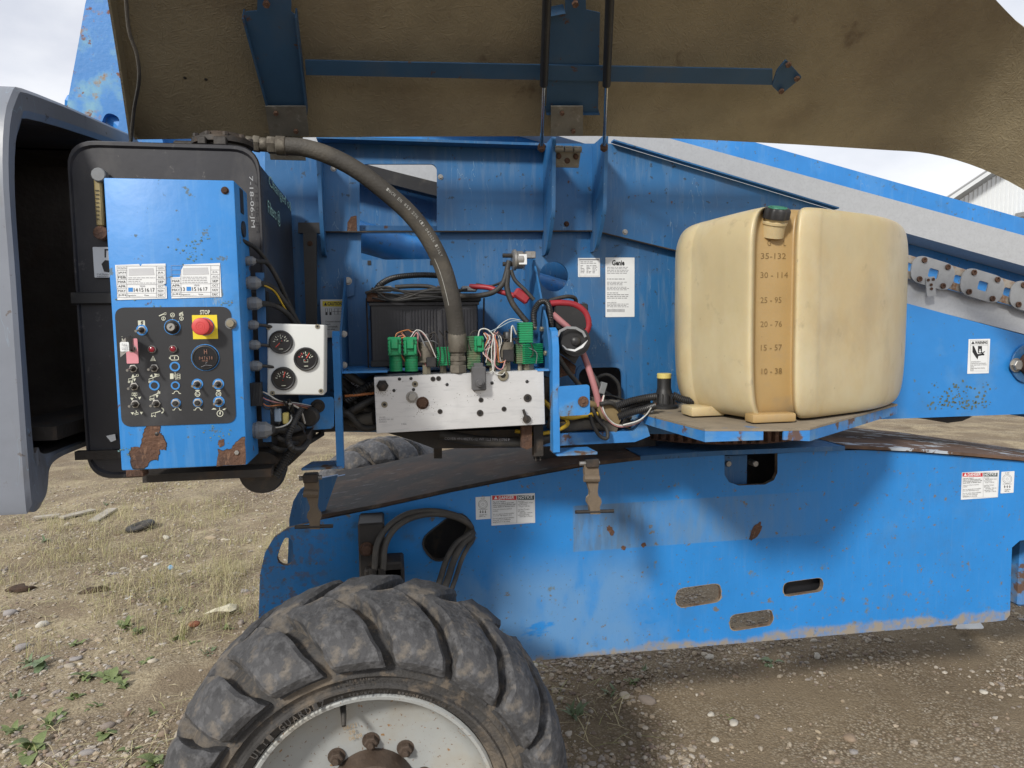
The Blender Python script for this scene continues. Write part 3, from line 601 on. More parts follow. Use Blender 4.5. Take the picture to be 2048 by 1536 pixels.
for k in range(9):
    a=2*math.pi*k/9; inst('lug_nut',NUT,V((WC.x+.137*math.sin(a),lipY+.108,WC.z+.137*math.cos(a))),wheel,None,.0175)
va=-.245; mb=MB(); p0=V((WC.x+.272*math.sin(va),lipY+.075,WC.z+.272*math.cos(va))); mb.tube([p0,p0+V((.004,-.03,-.012)),p0+V((.006,-.055,-.03))],lambda t:.0085-.003*t,8); mb.build('valve_stem',RUB,wheel)
STEN=mat('rust_stencil',(.33,.24,.14),.8)
for bd,cx_,cy_,wd_ in (('06/21',700,1453,.034),('28',704,1464,.016),('06.08',711,1474,.034)): txtw(bd,PY(cx_,cy_,lipY+.094),V((1,0,.22)).normalized(),V((-.22,0,1)).normalized(),wd_,.0115,STEN,wheel,'stencil',key='st')
# axle, knuckle
ax_=MB(); ax_.lathe([(.06,.14),(.09,.16),(.12,.22),(.12,.36),(.085,.40),(.085,1.6)],WC,BACK,24); ax_.build('axle',DARK,LIFT)
# far wheel
FW=V((PY(768,900,4.1).x+.02,4.22,.535)); fwh=thing('wheel',FW,None,None,parent=LIFT); fwh['label']='far front wheel, only its tyre top showing past the chassis cover'
inst('tyre',TY,FW,fwh); lugs(fwh,FW)
mb=MB(); mb.lathe([(.31,.15),(.30,.0),(.1,-.02),(.02,-.02)],FW,FRONT,32,caps=False); mb.build('rim',RIMW,fwh)

# kingpin bracket behind the tyre and its hoses
mb=MB(); mb.box(PY(745,1110,2.36),(.085,.14,.26),bev=.006); mb.box(PY(787,1150,2.30),(.06,.1,.12),bev=.006); mb.box(PY(770,1150,2.33),(.13,.16,.10),bev=.006); mb.build('steering_bracket',DARK,LIFT)
fast('steering_bolt',HEXR,733,1098,2.28,11,LIFT)
def hose(name,pts,rpx,m,parent=LIFT,n=10,res=8,corr=None,label=None,group=None):
    P=[PY(*p) for p in pts]; r=rpx*mpp(pts[0][0],pts[0][1],pts[0][2]) if not callable(rpx) else rpx
    return MB().tube(P,r,n,0,res,corr).build(name,m,parent,label,ang=50)
for dx,dy in ((0,0),(17,6)):
    hose('brake_hose',[(749+dx,1140,2.24),(754+dx,1090,2.26),(775+dx,1055,2.3),(815+dx*.8,1028+dy,2.36),(868+dx*.5,1022+dy,2.40),(915+dx*.3,1032+dy,2.42),(938+dx*.3,1050+dy,2.46),(930,1075,2.56)],6.5,HOSE)
    p=PY(747+dx,1165,2.24); mb=MB(); mb.cyl(p-V((0,0,.02)),(0,0,1),.0135,.03,6); mb.cyl(p+V((0,0,.008)),(0,0,1),.0125,.04,12); mb.build('hose_fitting',DARK,LIFT)
for dx,dy,rr_ in ((0,0,6.5),(15,4,7.5),(30,12,5)):
    hose('steering_hose',[(868+dx,1192,2.20),(880+dx,1160,2.24),(893+dx,1120,2.34),(912+dx*.8,1088+dy*.5,2.40),(940+dx*.2,1066+dy,2.44),(948,1050,2.52),(930,1040,2.60)],rr_,HOSE)

# ================================================================== boom and cable track behind the turntable panel
def strip(name,top,bot,Y,th,m,label=None,holes=()):
    return MB().prism(pxs(top+list(reversed(bot)),Y),(0,th,0),holes).build(name,m,LIFT,label)
# boom tube (top face and side)
strip('boom_tube',[(300,-10),(1480,276),(2048,437),(2500,565)],[(300,520),(1480,800),(2048,800),(2500,920)],2.86,.30,BLUE,'blue boom tube sloping down to the right behind the hood')
# upper galvanised channel
def lineY(x,x0,y0,s): return y0+(x-x0)*s
def channel(name,ta,sa,ba,sb,Y0,Y1,m,label):
    X0,X1=560,2500
    A=PY(X0,lineY(X0,2048,ta,sa),Y0); B=PY(X1,lineY(X1,2048,ta,sa),Y0); Cc=PY(X1,lineY(X1,2048,ba,sb),Y0); D=PY(X0,lineY(X0,2048,ba,sb),Y0)
    mb=MB(); d=V((0,Y1-Y0,0)); th=.004
    mb.prism([A,B,Cc,D],(0,th,0))
    mb.prism([A+V((0,th,0)),B+V((0,th,0)),B+d,A+d],(0,0,-th)); mb.prism([D+V((0,th,0)),Cc+V((0,th,0)),Cc+d,D+d],(0,0,th))
    return mb.build(name,m,LIFT,label)
channel('cable_tray_cover',471,.274,532,.279,2.72,2.855,GALVL,'upper galvanised cable tray running along the boom')
channel('cable_tray',618,.259,668,.258,2.70,2.855,GALVL,'lower galvanised cable tray under the drag chain')
# drag chain links
def link_shape(cx,cy,lx,ly,Y,ang,rr_):
    c=PY(cx,cy,Y); k=mpp(cx,cy,Y); w_=[V((-lx,0,ly)),V((lx,0,ly)),V((lx,0,-ly)),V((-lx,0,-ly))]; R=Matrix.Rotation(ang,3,'Y')
    return [c+R@p for p in rounded([p*k for p in w_],rr_*k,5)],c,k,R
chain=thing('drag_chain',PY(1917,556,2.66),None,None,parent=LIFT); chain['label']='cable drag chain of rusty bolted oval links'
NB=lib(MB().lathe([(1,0),(1,.5),(.55,.55),(.5,.2)],(0,0,0),FRONT,10),'link_bolt',RUST)
for i in range(-2,5):
    cx=1866+i*99; cy=546+i*25.2; ang=.25
    p,c,k,R=link_shape(cx,cy,44,24,2.66,ang,34); h,_,_,_=link_shape(cx+1,cy+1,10,8,2.66,ang,4)
    lk=MB().prism(p,(0,.006,0),[h]).build('chain_link',GALV,chain)
    for dx,dy in ((-24,-17),(25,-17),(-24,17),(25,17)): inst('link_bolt',NB,c+R@V((dx*k,-.001,-dy*k)),lk,None,5*k)
    p,c,k,R=link_shape(cx+50,cy+12.6,26,20,2.672,ang,4); h,_,_,_=link_shape(cx+50,cy+12.6,8,7,2.672,ang,4)
    lk=MB().prism(p,(0,.006,0),[h]).build('chain_connector',mat('rusty_zinc_link',(.33,.30,.26),.6,.3,.2,20,[((.2,.095,.04),16,.50,.12,.9,.85)]) if i==-2 else bpy.data.materials['rusty_zinc_link'],chain)
p,c,k,R=link_shape(1862,573,9,17,2.655,-.12,3); lk=MB().prism(p,(0,.005,0)).build('chain_clip',GALV,chain)
for dx,dy in ((-5,-12),(5,-12),(0,-3),(0,4)): inst('clip_rivet',NB,c+R@V((dx*k,-.001,-dy*k)),lk,None,2.6*k)
# lower boom / riser plate, seen right of the tank and through the panel windows
RISERM=mat('blue_paint_riser',(.026,.212,.565),.42,0,.08,3,[((.14,.32,.55),4,.52,.2,.6,.4),((.06,.13,.20),2.5,.55,.2,.6,.4),((.10,.14,.12),40,.66,.03,.8,.8)],.15,30)
MB().prism(pxs([(1400,506),(1815,607),(2048,670),(2500,792),(2500,826),(2048,828),(1750,839),(1400,840)],2.6),(0,.02,0)).build('riser_plate',RISERM,LIFT,'blue riser plate carrying a warning sticker right of the fuel tank')
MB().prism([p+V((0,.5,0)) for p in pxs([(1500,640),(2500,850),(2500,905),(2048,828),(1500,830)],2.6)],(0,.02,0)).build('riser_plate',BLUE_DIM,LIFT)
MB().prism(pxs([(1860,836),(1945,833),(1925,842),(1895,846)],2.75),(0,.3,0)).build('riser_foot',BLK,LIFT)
MB().prism(pxs([(560,300),(1400,506),(1400,700),(560,640)],2.78),(0,.02,0)).build('inner_riser_plate',BLUE_DIM,LIFT)  # riser carried on in the shade-darkened blue so the windows look dim
MB().prism(pxs([(560,286),(1000,396),(1000,424),(560,312)],2.66),(0,.05,0)).build('dark_gap_strip',BLK,LIFT)  # black strip added to stand for the shaded gap below the tray
# algae-like rust bloom on the riser
rr_=random.Random(5); polys=[]
for i in range(170):
    u=rr_.random(); x_=1860+rr_.gauss(70,45)*1.0; y_=818-abs(rr_.gauss(0,28))*(.5+u); 
    if not(1850<x_<1985) or y_<752: continue
    s_=rr_.uniform(.8,2.6); polys.append([(x_+s_*math.cos(a),y_+s_*rr_.uniform(.7,1.4)*math.sin(a)) for a in [j*1.05 for j in range(6)]])
filled('rust_bloom',polys,2.6,mat('olive_rust',(.10,.13,.10),.9),LIFT,.0012)['kind']='stuff'
# pivot boss at the right edge
mb=MB(); mb.cyl(PY(2052,727,2.6),FRONT,.085,.012,28); mb.build('pivot_boss',BLUE_DIM,LIFT); fast('pivot_bolt',HEX,2031,730,2.585,9,LIFT); mb=MB(); mb.cyl(PY(2056,727,2.588),FRONT,.05,.03,20); mb.build('pivot_pin',RUST,LIFT)
# pipe seen through the lower window and the round hole
MB().tube([PY(640,450,2.56),PY(1300,640,2.56)],.055,18,res=1).build('lift_cylinder',BLUE,LIFT)

# upper-left riser ear with its pin
ear=[(100,340),(133,215),(158,80),(170,10),(182,-40),(240,-40),(330,300),(330,340)]
eh=tslot(204,227,236,268,2.72,.4,.5)
MB().prism(pxs(ear,2.72),(0,.03,0),[eh]).build('boom_riser_ear',BLUE_RUSTY,LIFT,'pale blue boom ear with rust blooms against the sky')
c=PY(222,268,2.80); MB().cyl(c,BACK,.05,.2,18).build('riser_pin',BLUE,LIFT)
MB().tube([PY(140,205,2.8),PY(215,232,2.78),PY(262,275,2.76)],.03,10).build('riser_hose',BLUE,LIFT)
MB().prism(pxs([(90,205),(128,212),(128,260),(70,260)],2.9),(0,.2,0)).build('boom_tail',BLK,LIFT)

# ================================================================== turntable panel
YP=2.36; YU=2.335
win=rounded(pxs([(722,466),(874,466),(874,518),(722,520)],YP),.01); rh=PY(1108,553,YP); rr0=29*mpp(1108,553,YP)
hole=[rh+V((rr0*math.cos(a),0,rr0*math.sin(a))) for a in [2*math.pi*k/28 for k in range(28)]]
acc=rounded(pxs([(1158,735),(1243,735),(1246,830),(1150,830)],YP),.03)
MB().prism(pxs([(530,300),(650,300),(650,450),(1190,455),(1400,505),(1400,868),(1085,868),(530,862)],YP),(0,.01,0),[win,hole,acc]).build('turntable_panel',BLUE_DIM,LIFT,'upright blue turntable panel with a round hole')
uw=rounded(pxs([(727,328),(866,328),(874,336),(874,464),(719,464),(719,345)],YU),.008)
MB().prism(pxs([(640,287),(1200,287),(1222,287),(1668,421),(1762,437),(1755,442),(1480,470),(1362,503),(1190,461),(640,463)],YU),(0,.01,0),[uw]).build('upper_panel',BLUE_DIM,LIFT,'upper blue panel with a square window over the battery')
MB().tube(pxs([(640,464),(1190,462),(1362,504)],YU),.003,6,res=1).build('weld_seam',DARK,LIFT)
a_=PY(636,285,YU); b_=PY(1088,285,YU); MB().box(((a_.x+b_.x)/2,YU-.02,a_.z+.003),(b_.x-a_.x,.07,.008)).build('panel_flange',BLUE_DIM,LIFT)
MB().prism([p for p in [PY(1222,286,YU-.001),PY(1668,420,YU-.001)]]+[p+V((0,-.03,0)) for p in [PY(1668,420,YU-.001),PY(1222,286,YU-.001)]],(0,0,.005)).build('panel_flange',BLUE_DIM,LIFT)
t_=tslot(1158,735,1246,840,YP-.004,0,.22); cc=sum(t_,V())/len(t_)
MB().prism([cc+(p-cc)*1.14 for p in t_],(0,.012,0),[t_]).build('access_rim',BLUE_DIM,LIFT)
# hidden far side that closes the view through the access hole
MB().box(V((PY(1200,790,2.55).x,2.62,1.45)),(.5,.02,.5)).build('engine_bay_wall',DARK,LIFT)
for x_,y0_,y1_,yf in ((641,300,514,2.24),(1086,282,512,2.19),(1184,278,505,2.19)):
    X_=PY(x_,400,YU).x; zt=PY(x_,y0_,2.25).z; zb_=PY(x_,y1_,YP).z
    MB().prism(rounded([V((X_,YP,zt)),V((X_,yf,zt)),V((X_,yf+.02,zb_+.12)),V((X_,YP-.06,zb_)),V((X_,YP,zb_))],[0,.01,.02,.03,0]),(.012,0,0)).build('rib',BLUE_DIM,LIFT)
# small gussets with bolts on the panel
for x_,y_ in ((1129,321),(1133,448),(1250,464),(881,354)): fast('panel_bolt',HEXR if y_==448 else HEX,x_,y_,YU,4,LIFT)
for x_,y_ in ((667,337),): fast('panel_bolt',HEX,x_,y_,YU,4.5,LIFT)
filled('rust_patch',[[(702,433),(713,431),(714,463),(694,463),(695,445)]],YU,RUST,LIFT,.0012)
mb=MB(); mb.prism(wrect(735,521,742,530,YP-.002),(0,.002,0)); mb.prism(wrect(860,521,867,530,YP-.002),(0,.002,0)); mb.build('window_notch',INK,LIFT)
# grey-lit left panel strip and black strip beside the hydraulic tank
MB().prism(pxs([(606,465),(633,465),(633,650),(612,650)],2.25),(0,.02,0)).build('black_strap',BLK,LIFT)
fast('strap_bolt',HEXR,620,487,2.25,4,LIFT)
MB().prism(pxs([(596,445),(640,445),(640,466),(596,466)],2.3),(0,.02,0)).build('black_strap',BLK,LIFT)

# turntable floor, bottom beams
zf=PY(640,866,2.1).z
MB().box((-.02,2.22,zf+.012),(.98,.24,.02)).build('turntable_floor',DARK,LIFT)
pf=PY(1185,866,2.12)
MB().prism(pxs([(1085,868),(1268,862),(1290,835),(1300,872),(1270,884),(1085,893)],2.12),(0,.3,0)).build('turntable_edge',BLUE_WORN,LIFT)
MB().prism(pxs([(775,866),(1060,858),(1060,890),(985,896),(868,897),(822,880)],2.2),(0,.25,0)).build('swing_motor_guard',DARK,LIFT)
MB().prism(pxs([(868,880),(884,880),(884,917),(868,917)],2.5),(0,.03,0)).build('guard_stay',DARK,LIFT)
MB().prism(pxs([(1043,850),(1064,850),(1064,895),(1054,899),(1043,895)],2.06),(0,.02,0)).build('rusty_stud_bracket',RUST,LIFT)
mb=MB(); mb.box(PY(1075,880,2.1),(.03,.03,.097)); mb.tube([PY(1070,895,2.1),PY(1072,922,2.1)],.003,6); mb.tube([PY(1079,895,2.1),PY(1081,921,2.1)],.003,6); mb.build('grease_fitting_cluster',DARK,LIFT)
hose('drain_hose',[(880,868,2.12),(930,878,2.11),(985,884,2.1),(1050,884,2.11),(1100,876,2.13)],11,RUB)
txtw('COVER 491/482TC-12 WP 12.2 MPa (1750 P',PY(955,879,2.075),V((1,0,-.06)),V((0,0,1)),.20,.010,GINK,LIFT,'hose_print',key='hp')

# ================================================================== open hood
HA=math.radians(36); HY=2.2; HZ=PY(570,275,HY).z
hev=V((0,-math.cos(HA),math.sin(HA))); hn=V((0,-math.sin(HA),-math.cos(HA)))        # out along the lid, inward normal
H0=V((0,HY,HZ)); HX0=PY(1800,300,HY).x; HR=.5
def hs(s,v,d=0):        # s = arc length from the start of the end curve, v = distance from the hinge edge, d = along the inward normal
    if s<=0: x,b,t=HX0+s,0,0
    else:
        t=s/HR; x=HX0+HR*math.sin(t); b=HR*(1-math.cos(t))
    nn=(hn*math.cos(t)+V((-1,0,0))*math.sin(t))
    return H0+V((x,0,0))+hev*v+hn*b+nn*d
def hp(x,y,d=0): q=PP(x,y,H0+hn*d,hn); return q
sl=PP(272,278,H0,hn).x-HX0
def vtop(s):
    pts=[(-9,1.05),(-.62,1.05),(-.42,.88),(-.30,.72),(-.15,.575),(.07,.47),(.3,.40),(.6,.34),(.8,.31)]
    for (a,b),(c_,d_) in zip(pts,pts[1:]):
        if s<=c_: return b+(d_-b)*(s-a)/(c_-a)
    return pts[-1][1]
VB=[]
for x_,y_ in ((272,278),(570,275),(900,274),(1200,274),(1400,281),(1600,291),(1800,303)):
    q_=PP(x_,y_,H0,hn); VB.append((q_.x-HX0,(q_-H0).dot(hev)))
def vbot(s):
    if s<=VB[0][0]: return VB[0][1]
    for (a,b),(c_,d_) in zip(VB,VB[1:]):
        if s<=c_: return b+(d_-b)*(s-a)/(c_-a)
    return VB[-1][1]
def sleft(v): return sl+v*.17       # the left edge leans in
ss_=[i/70 for i in range(71)]; nv=26; vs=[]; fs=[]
for i,u in enumerate(ss_):
    for j in range(nv):
        f=j/(nv-1); s0=sl+(0.8-sl)*u; v0=vbot(s0)+(vtop(s0)-vbot(s0))*f
        s1=sleft(v0)+(0.8-sleft(v0))*u
        bow=.035*math.sin(math.pi*min(1,v0/.9))      # the lid is gently domed
        vs.append((s1,v0,bow))
inn=[hs(s,v,-b) for s,v,b in vs]; out=[hs(s,v,-b-.007) for s,v,b in vs]; n=len(inn); W2=len(ss_)
mb=MB()
q=[(i*nv+j,i*nv+j+1,(i+1)*nv+j+1,(i+1)*nv+j) for i in range(W2-1) for j in range(nv-1)]
mb.add(inn,q,0); mb.add(out,[tuple(reversed(f)) for f in q],1)
def rim(ia,ib): mb.f.append((ia,ib,ib+n,ia+n)); mb.m.append(0)
for i in range(W2-1): rim(i*nv,(i+1)*nv); rim((i+1)*nv+nv-1,i*nv+nv-1)
for j in range(nv-1): rim(j,j+1); rim((W2-1)*nv+j+1,(W2-1)*nv+j)
def fiber_cover():
    m=FIBER; t=m.node_tree; N=t.nodes; K=t.links.new; b=N['Principled BSDF']; bp=[n_ for n_ in N if n_.type=='BUMP'][0]
    co=[n_ for n_ in N if n_.type=='TEX_COORD'][0]
    # chopped-strand relief: three stretched noises at different angles
    tot=None
    for k,ang in enumerate((.3,1.4,2.4)):
        m0=N.new('ShaderNodeMapping'); m0.inputs['Rotation'].default_value=(math.radians(36),0,0); K(co.outputs['Object'],m0.inputs['Vector']); m1=N.new('ShaderNodeMapping'); m1.inputs['Rotation'].default_value=(0,0,ang); K(m0.outputs[0],m1.inputs['Vector']); mm=N.new('ShaderNodeMapping'); mm.inputs['Scale'].default_value=(34,150,20); K(m1.outputs[0],mm.inputs['Vector'])
        q_=N.new('ShaderNodeTexNoise'); q_.inputs['Scale'].default_value=1; q_.inputs['Detail'].default_value=2; q_.inputs['Distortion'].default_value=1.2; K(mm.outputs[0],q_.inputs['Vector'])
        if tot is None: tot=q_.outputs['Fac']
        else:
            a=N.new('ShaderNodeMath'); a.operation='MAXIMUM'; K(tot,a.inputs[0]); K(q_.outputs['Fac'],a.inputs[1]); tot=a.outputs[0]
    K(tot,bp.inputs['Height']); bp.inputs['Strength'].default_value=.6; bp.inputs['Distance'].default_value=.008
fiber_cover()
hood=mb.build('hood',[FIBER,GREYGEL],LIFT,'raised engine hood, tan fibreglass inside',ang=60)
# flange along the left end of the lid
f0=[hs(sleft(v)+.004,v,0-.035*math.sin(math.pi*min(1,v/.9))) for v in [i*1.05/12 for i in range(13)]]
mb=MB(); 
for a,b in zip(f0,f0[1:]): mb.prism([a,b,b+hn*.05,a+hn*.05],(-.006,0,0))
mb.build('hood_end_flange',FIBER,hood)
def hbar(name,pts,d0,th,m,parent=hood,r=0,label=None):
    P=[hp(x,y,d0) for x,y in pts]
    if r: P=rounded(P,r)
    return MB().prism(P,-hn*th).build(name,m,parent,label)
# two channel braces with cranked tops
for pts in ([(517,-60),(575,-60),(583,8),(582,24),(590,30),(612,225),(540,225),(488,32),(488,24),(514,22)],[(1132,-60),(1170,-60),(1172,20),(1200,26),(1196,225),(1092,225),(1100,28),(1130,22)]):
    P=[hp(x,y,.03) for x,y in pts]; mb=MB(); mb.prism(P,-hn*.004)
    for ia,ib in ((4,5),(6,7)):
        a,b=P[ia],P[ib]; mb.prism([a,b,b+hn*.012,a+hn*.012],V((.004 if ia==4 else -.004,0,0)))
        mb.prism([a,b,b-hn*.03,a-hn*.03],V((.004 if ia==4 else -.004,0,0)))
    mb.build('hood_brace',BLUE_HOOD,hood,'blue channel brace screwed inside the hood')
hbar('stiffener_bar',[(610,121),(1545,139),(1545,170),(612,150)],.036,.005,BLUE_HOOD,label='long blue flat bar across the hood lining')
hbar('bracket_plate',[(1572,120),(1604,155),(1562,189),(1544,172),(1554,142)],.04,.006,BLUE_HOOD,r=.006)
for x_,y_ in ((1576,128),(1593,156),(1562,181)):
    P=hp(x_,y_,.046); MB().cyl(P,hn,.0085,.008,6).build('bracket_bolt',RUST,hood)
for x_ in (550,1150):
    P=hp(x_+(-17 if x_==550 else 0),6,.04); MB().cyl(P,hn,.009,.01,6).build('brace_bolt',RUST,hood)
# hinges
for (x0,x1,yt,dk) in ((530,612,213,0),(1102,1166,213,1)):
    P=[hp(x0,yt,.045),hp(x1,yt,.045),hp(x1+(6 if not dk else 0),272,.045),hp(x0+(10 if not dk else 0),272,.045)]
    hg=MB().prism(P,-hn*.005).build('hinge_leaf',GALVHINGE,hood)
    a=PY(x0+6,283,HY); b=PY(x1-4,283,HY); z_=HZ-.01
    mb=MB()
    for k in range(3): mb.cyl(V((a.x+(b.x-a.x)*k/3+.001,HY-.01,z_)),(1,0,0),.010,(b.x-a.x)/3-.003,12)
    mb.build('hinge_knuckle',GALVHINGE,LIFT)
    MB().prism([V((a.x,HY+.0,z_)),V((b.x,HY+.0,z_)),V((b.x,HY+.03,z_-.048)),V((a.x,HY+.03,z_-.048))],(0,.005,0)).build('hinge_leaf',GALVHINGE,LIFT)
    for dx,dy in ((.18,.25),(.5,.7),(.82,.25)): inst('hinge_bolt',HEXR,V((a.x+(b.x-a.x)*dx,HY+.006,z_-.012-.03*dy)),LIFT,None,.007)
    for x_,y_ in ((x0+22,yt+12),(x1-20,yt+48)):
        MB().cyl(hp(x_,y_,.045),hn,.007,.008,6).build('hinge_bolt',RUST,hood)
# gas struts
for x0,y0,x1,y1,xm,ym in ((1096,-60,1083,296,1089,150),(1222,-60,1208,296,1215,150)):
    b0=PY(x1,y1,2.16); t0=hp(x0,y0,.10); m0=b0.lerp(t0,.42)
    st=MB().tube([m0,t0],.0115,12,res=1).build('gas_strut',BLK,LIFT,'dirty black gas strut holding the hood up'); MB().tube([b0,m0],.0052,10,res=1).build('strut_rod',ROD,st)
    MB().lathe([(.004,-.012),(.012,-.006),(.012,.008),(.006,.016)],b0,(0,0,1),10).build('strut_end',RUST,st)
# loose release cable on the left of the lid
pts=[hp(250,-30,.05),hp(258,60,.06),hp(274,110,.07),hp(278,160,.07),hp(268,220,.05),PY(262,278,2.14),PY(258,300,2.14)]
MB().tube(pts,.0045,8).build('release_cable',HOSE,LIFT)
for x_,y_ in ((370,155),(412,158),(385,214),(428,218)):
    MB().lathe([(.003,0),(.0045,.002),(.001,.004)],hp(x_,y_,-.02),hn,8).build('rivet_stub',DARK,hood)

# ================================================================== grey end cover at the left
XR=-.74
op=[(2.05,2.24),(1.52,2.18),(1.42,2.145),(1.376,2.02),(1.372,1.80),(1.368,1.43),(1.378,1.398),(1.40,1.388),(1.425,1.396),(1.438,1.42),(1.445,1.45),(1.48,1.468),(1.60,1.472),(2.05,1.472),(2.12,1.50),(2.15,1.58),(2.15,2.15),(2.12,2.22),(2.05,2.24)]
ip=[(2.02,2.195),(1.52,2.128),(1.44,2.095),(1.405,1.99),(1.400,1.80),(1.404,1.52),(1.424,1.505),(1.43,1.495),(1.44,1.49),(1.45,1.488),(1.465,1.487),(1.49,1.487),(1.60,1.488),(2.03,1.488),(2.09,1.52),(2.11,1.60),(2.11,2.10),(2.08,2.17),(2.02,2.19)]
def sm(p):
    k=.74/.65; q=catmull([V((0,a*k,1.72+(b-1.72)*k)) for a,b in p],4); return q
oo=sm(op); ii=sm(ip); n=len(oo)
mb=MB(); E_=[(0,0),(.0,.0)]
def ring(pts,x): return [V((x,p.y,p.z)) for p in pts]
lay=[ring(ii,XR-.62),ring(ii,XR-.006),ring([a*.75+b*.25 for a,b in zip(ii,oo)],XR),ring([a*.15+b*.85 for a,b in zip(ii,oo)],XR),ring(oo,XR-.008),ring(oo,XR-.64)]
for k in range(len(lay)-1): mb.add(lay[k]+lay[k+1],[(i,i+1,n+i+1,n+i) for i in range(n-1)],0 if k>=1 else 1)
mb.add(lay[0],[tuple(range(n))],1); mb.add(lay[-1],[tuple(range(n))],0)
cov=mb.build('end_cover',[GREYGEL,GELIN],LIFT,'grey gelcoat end cover with a dark open mouth',ang=50)
MB().box(V((XR-.13,2.392,1.93)),(.10,.02,.17),bev=.008).build('cover_recess',INK,cov)
MB().box(V((XR+.06,2.3,1.75)),(.1,.2,.42),bev=.01).build('engine_end_plate',BLUE_DIM,LIFT)
MB().box(V((XR-.05,1.9,1.50)),(.14,.5,.03)).build('cover_support',DARK,LIFT)

# ================================================================== hydraulic tank
YH=1.74
ho=rounded(pxs([(133,283),(522,283),(560,950),(172,950)],YH),[.06,.045,.05,.06],6); hc=sum(ho,V())/len(ho)
# keep the tank upright: rebuild as a true rectangle
tl=PY(135,284,YH); br=PY(530,600,YH); bz=PY(300,950,YH).z
hr=[V((tl.x,YH,tl.z)),V((br.x,YH,tl.z)),V((br.x,YH,bz)),V((tl.x,YH,bz))]
ho=rounded(hr,.06,7); hc=sum(ho,V())/len(ho)
def ringo(pts,c,s,dy): return [c+(p-c)*s+V((0,dy,0)) for p in pts]
n=len(ho); Ls=[ringo(ho,hc,.972,.0),ringo(ho,hc,.985,-.006),ringo(ho,hc,1.004,-.006),ringo(ho,hc,1.012,.0),ringo(ho,hc,1.012,.008),ringo(ho,hc,.995,.012),ringo(ho,hc,.995,.55),ringo(ho,hc,.96,.57)]
mb=MB()
for a,b in zip(Ls,Ls[1:]): mb.add(a+b,[(i,(i+1)%n,n+(i+1)%n,n+i) for i in range(n)])
mb.add(Ls[0],[tuple(range(n))]); mb.add(Ls[-1],[tuple(range(n))])
ht=mb.build('hydraulic_tank',BLKPOLY,LIFT,'tall black hydraulic tank behind the control box',ang=40)
zband=PY(160,597,YH).z; MB().box((hc.x,YH+.2,zband),((br.x-tl.x)+.022,.43,.028),bev=.003).build('tank_strap',BLK,ht)
MB().box((hc.x-.08,YH-.004,PY(200,908,YH).z),((br.x-tl.x)*.72,.02,.02)).build('tank_strap',DARK,ht)
sg=MB(); a=PY(203,360,YH); b=PY(207,455,YH)
sg.box(((a+b)/2)+V((0,-.016,0)),(.015,.014,(a-b).length),bev=.003,mi=0); sg.build('sight_glass',mat('yellowed_gauge',(.30,.235,.10),.4,0,.3,30),ht,'yellowed sight gauge on the black tank')
for (x_,y_,m_) in ((204,353,GLAND),(208,468,RUST)): MB().cyl(PY(x_,y_,YH-.008),FRONT,.0155,.022,12).build('sight_glass_fitting',m_,ht)
mb=MB()
for k in range(8): mb.box(PY(203,385+k*8,YH)+V((0,-.0245,0)),(.008,.001,.0012))
mb.build('gauge_marks',INK,ht)
stk=sticker('tank_sticker',187,494,245,555,YH-.008,ht,'white sticker half hidden behind the control box')
filled('sticker_art',[[(203,528),(210,520),(222,522),(225,530),(218,545),(208,543)],[(209,498),(212,498),(212,515),(209,515)],[(209,498),(222,498),(222,501),(209,501)]],YH-.008,INK,stk,.0022)
txt('Call Genie industries for\nequivalent oil',194,547,250,554,YH-.008,INK,stk)
fl=filled('worn_label',[[(212,872),(230,868),(232,880),(222,884)]],YH-.008,STK,ht,.001)
# paint-marker writing on the tank
txt('7-18-06-JM',498,352,508,455,YH-.008,CHALKW,ht,'marker_writing',turn=math.pi/2,off=.004)
xs_=br.x*1.0+.0
sx=hc.x+(br.x-hc.x)*.995+.002
for body,(x_,y_),wd,hg_ in (('Changed oil',(562,392),.40,.036),('Filters @',(549,428),.20,.042)):
    p=PX(x_,y_,sx); txtw(body,p,V((0,1,0)),V((0,0,1)),wd,hg_,CHALK,ht,'marker_writing')
# filter head on top
p=V((PY(445,270,1.82).x,1.82,tl.z+.004)); fh=MB(); fh.lathe([(.058,0),(.058,.012),(.070,.014),(.070,.026),(.062,.030),(.05,.040),(.02,.044)],p,(0,0,1),28)
for k in range(10):
    a=2*math.pi*k/10; fh.cyl(p+V((.064*math.cos(a),.064*math.sin(a),.026)),(0,0,1),.007,.009,6)
fh.box(p+V((-.085,0,.012)),(.05,.03,.024),bev=.004); fh.box(p+V((.01,-.07,.010)),(.028,.02,.02),bev=.002); fh.box(p+V((-.03,-.07,.010)),(.018,.02,.018),bev=.002)
fh.build('filter_head',DARK,LIFT,'round bolted filter head on the black tank')
MB().box(V((PY(325,280,1.9).x,1.9,tl.z+.006)),(.035,.03,.014),bev=.004).build('breather_cap',BLUE,LIFT)
mb=MB()
q=[(492,285,1.9),(506,287,1.9),(520,289,1.9),(535,290,1.9),(552,291,1.9),(572,292,1.9)]; Q=[PY(*a) for a in q]
for (i,j,r_,n_) in ((0,1,.017,12),(1,2,.021,6),(2,3,.018,12),(3,4,.022,6),(4,5,.024,20)): mb.lathe([(r_*.93,0),(r_,.002),(r_,(Q[j]-Q[i]).length-.002),(r_*.93,(Q[j]-Q[i]).length)],Q[i],Q[j]-Q[i],n_)
mb.build('hose_coupling',COUP,LIFT)
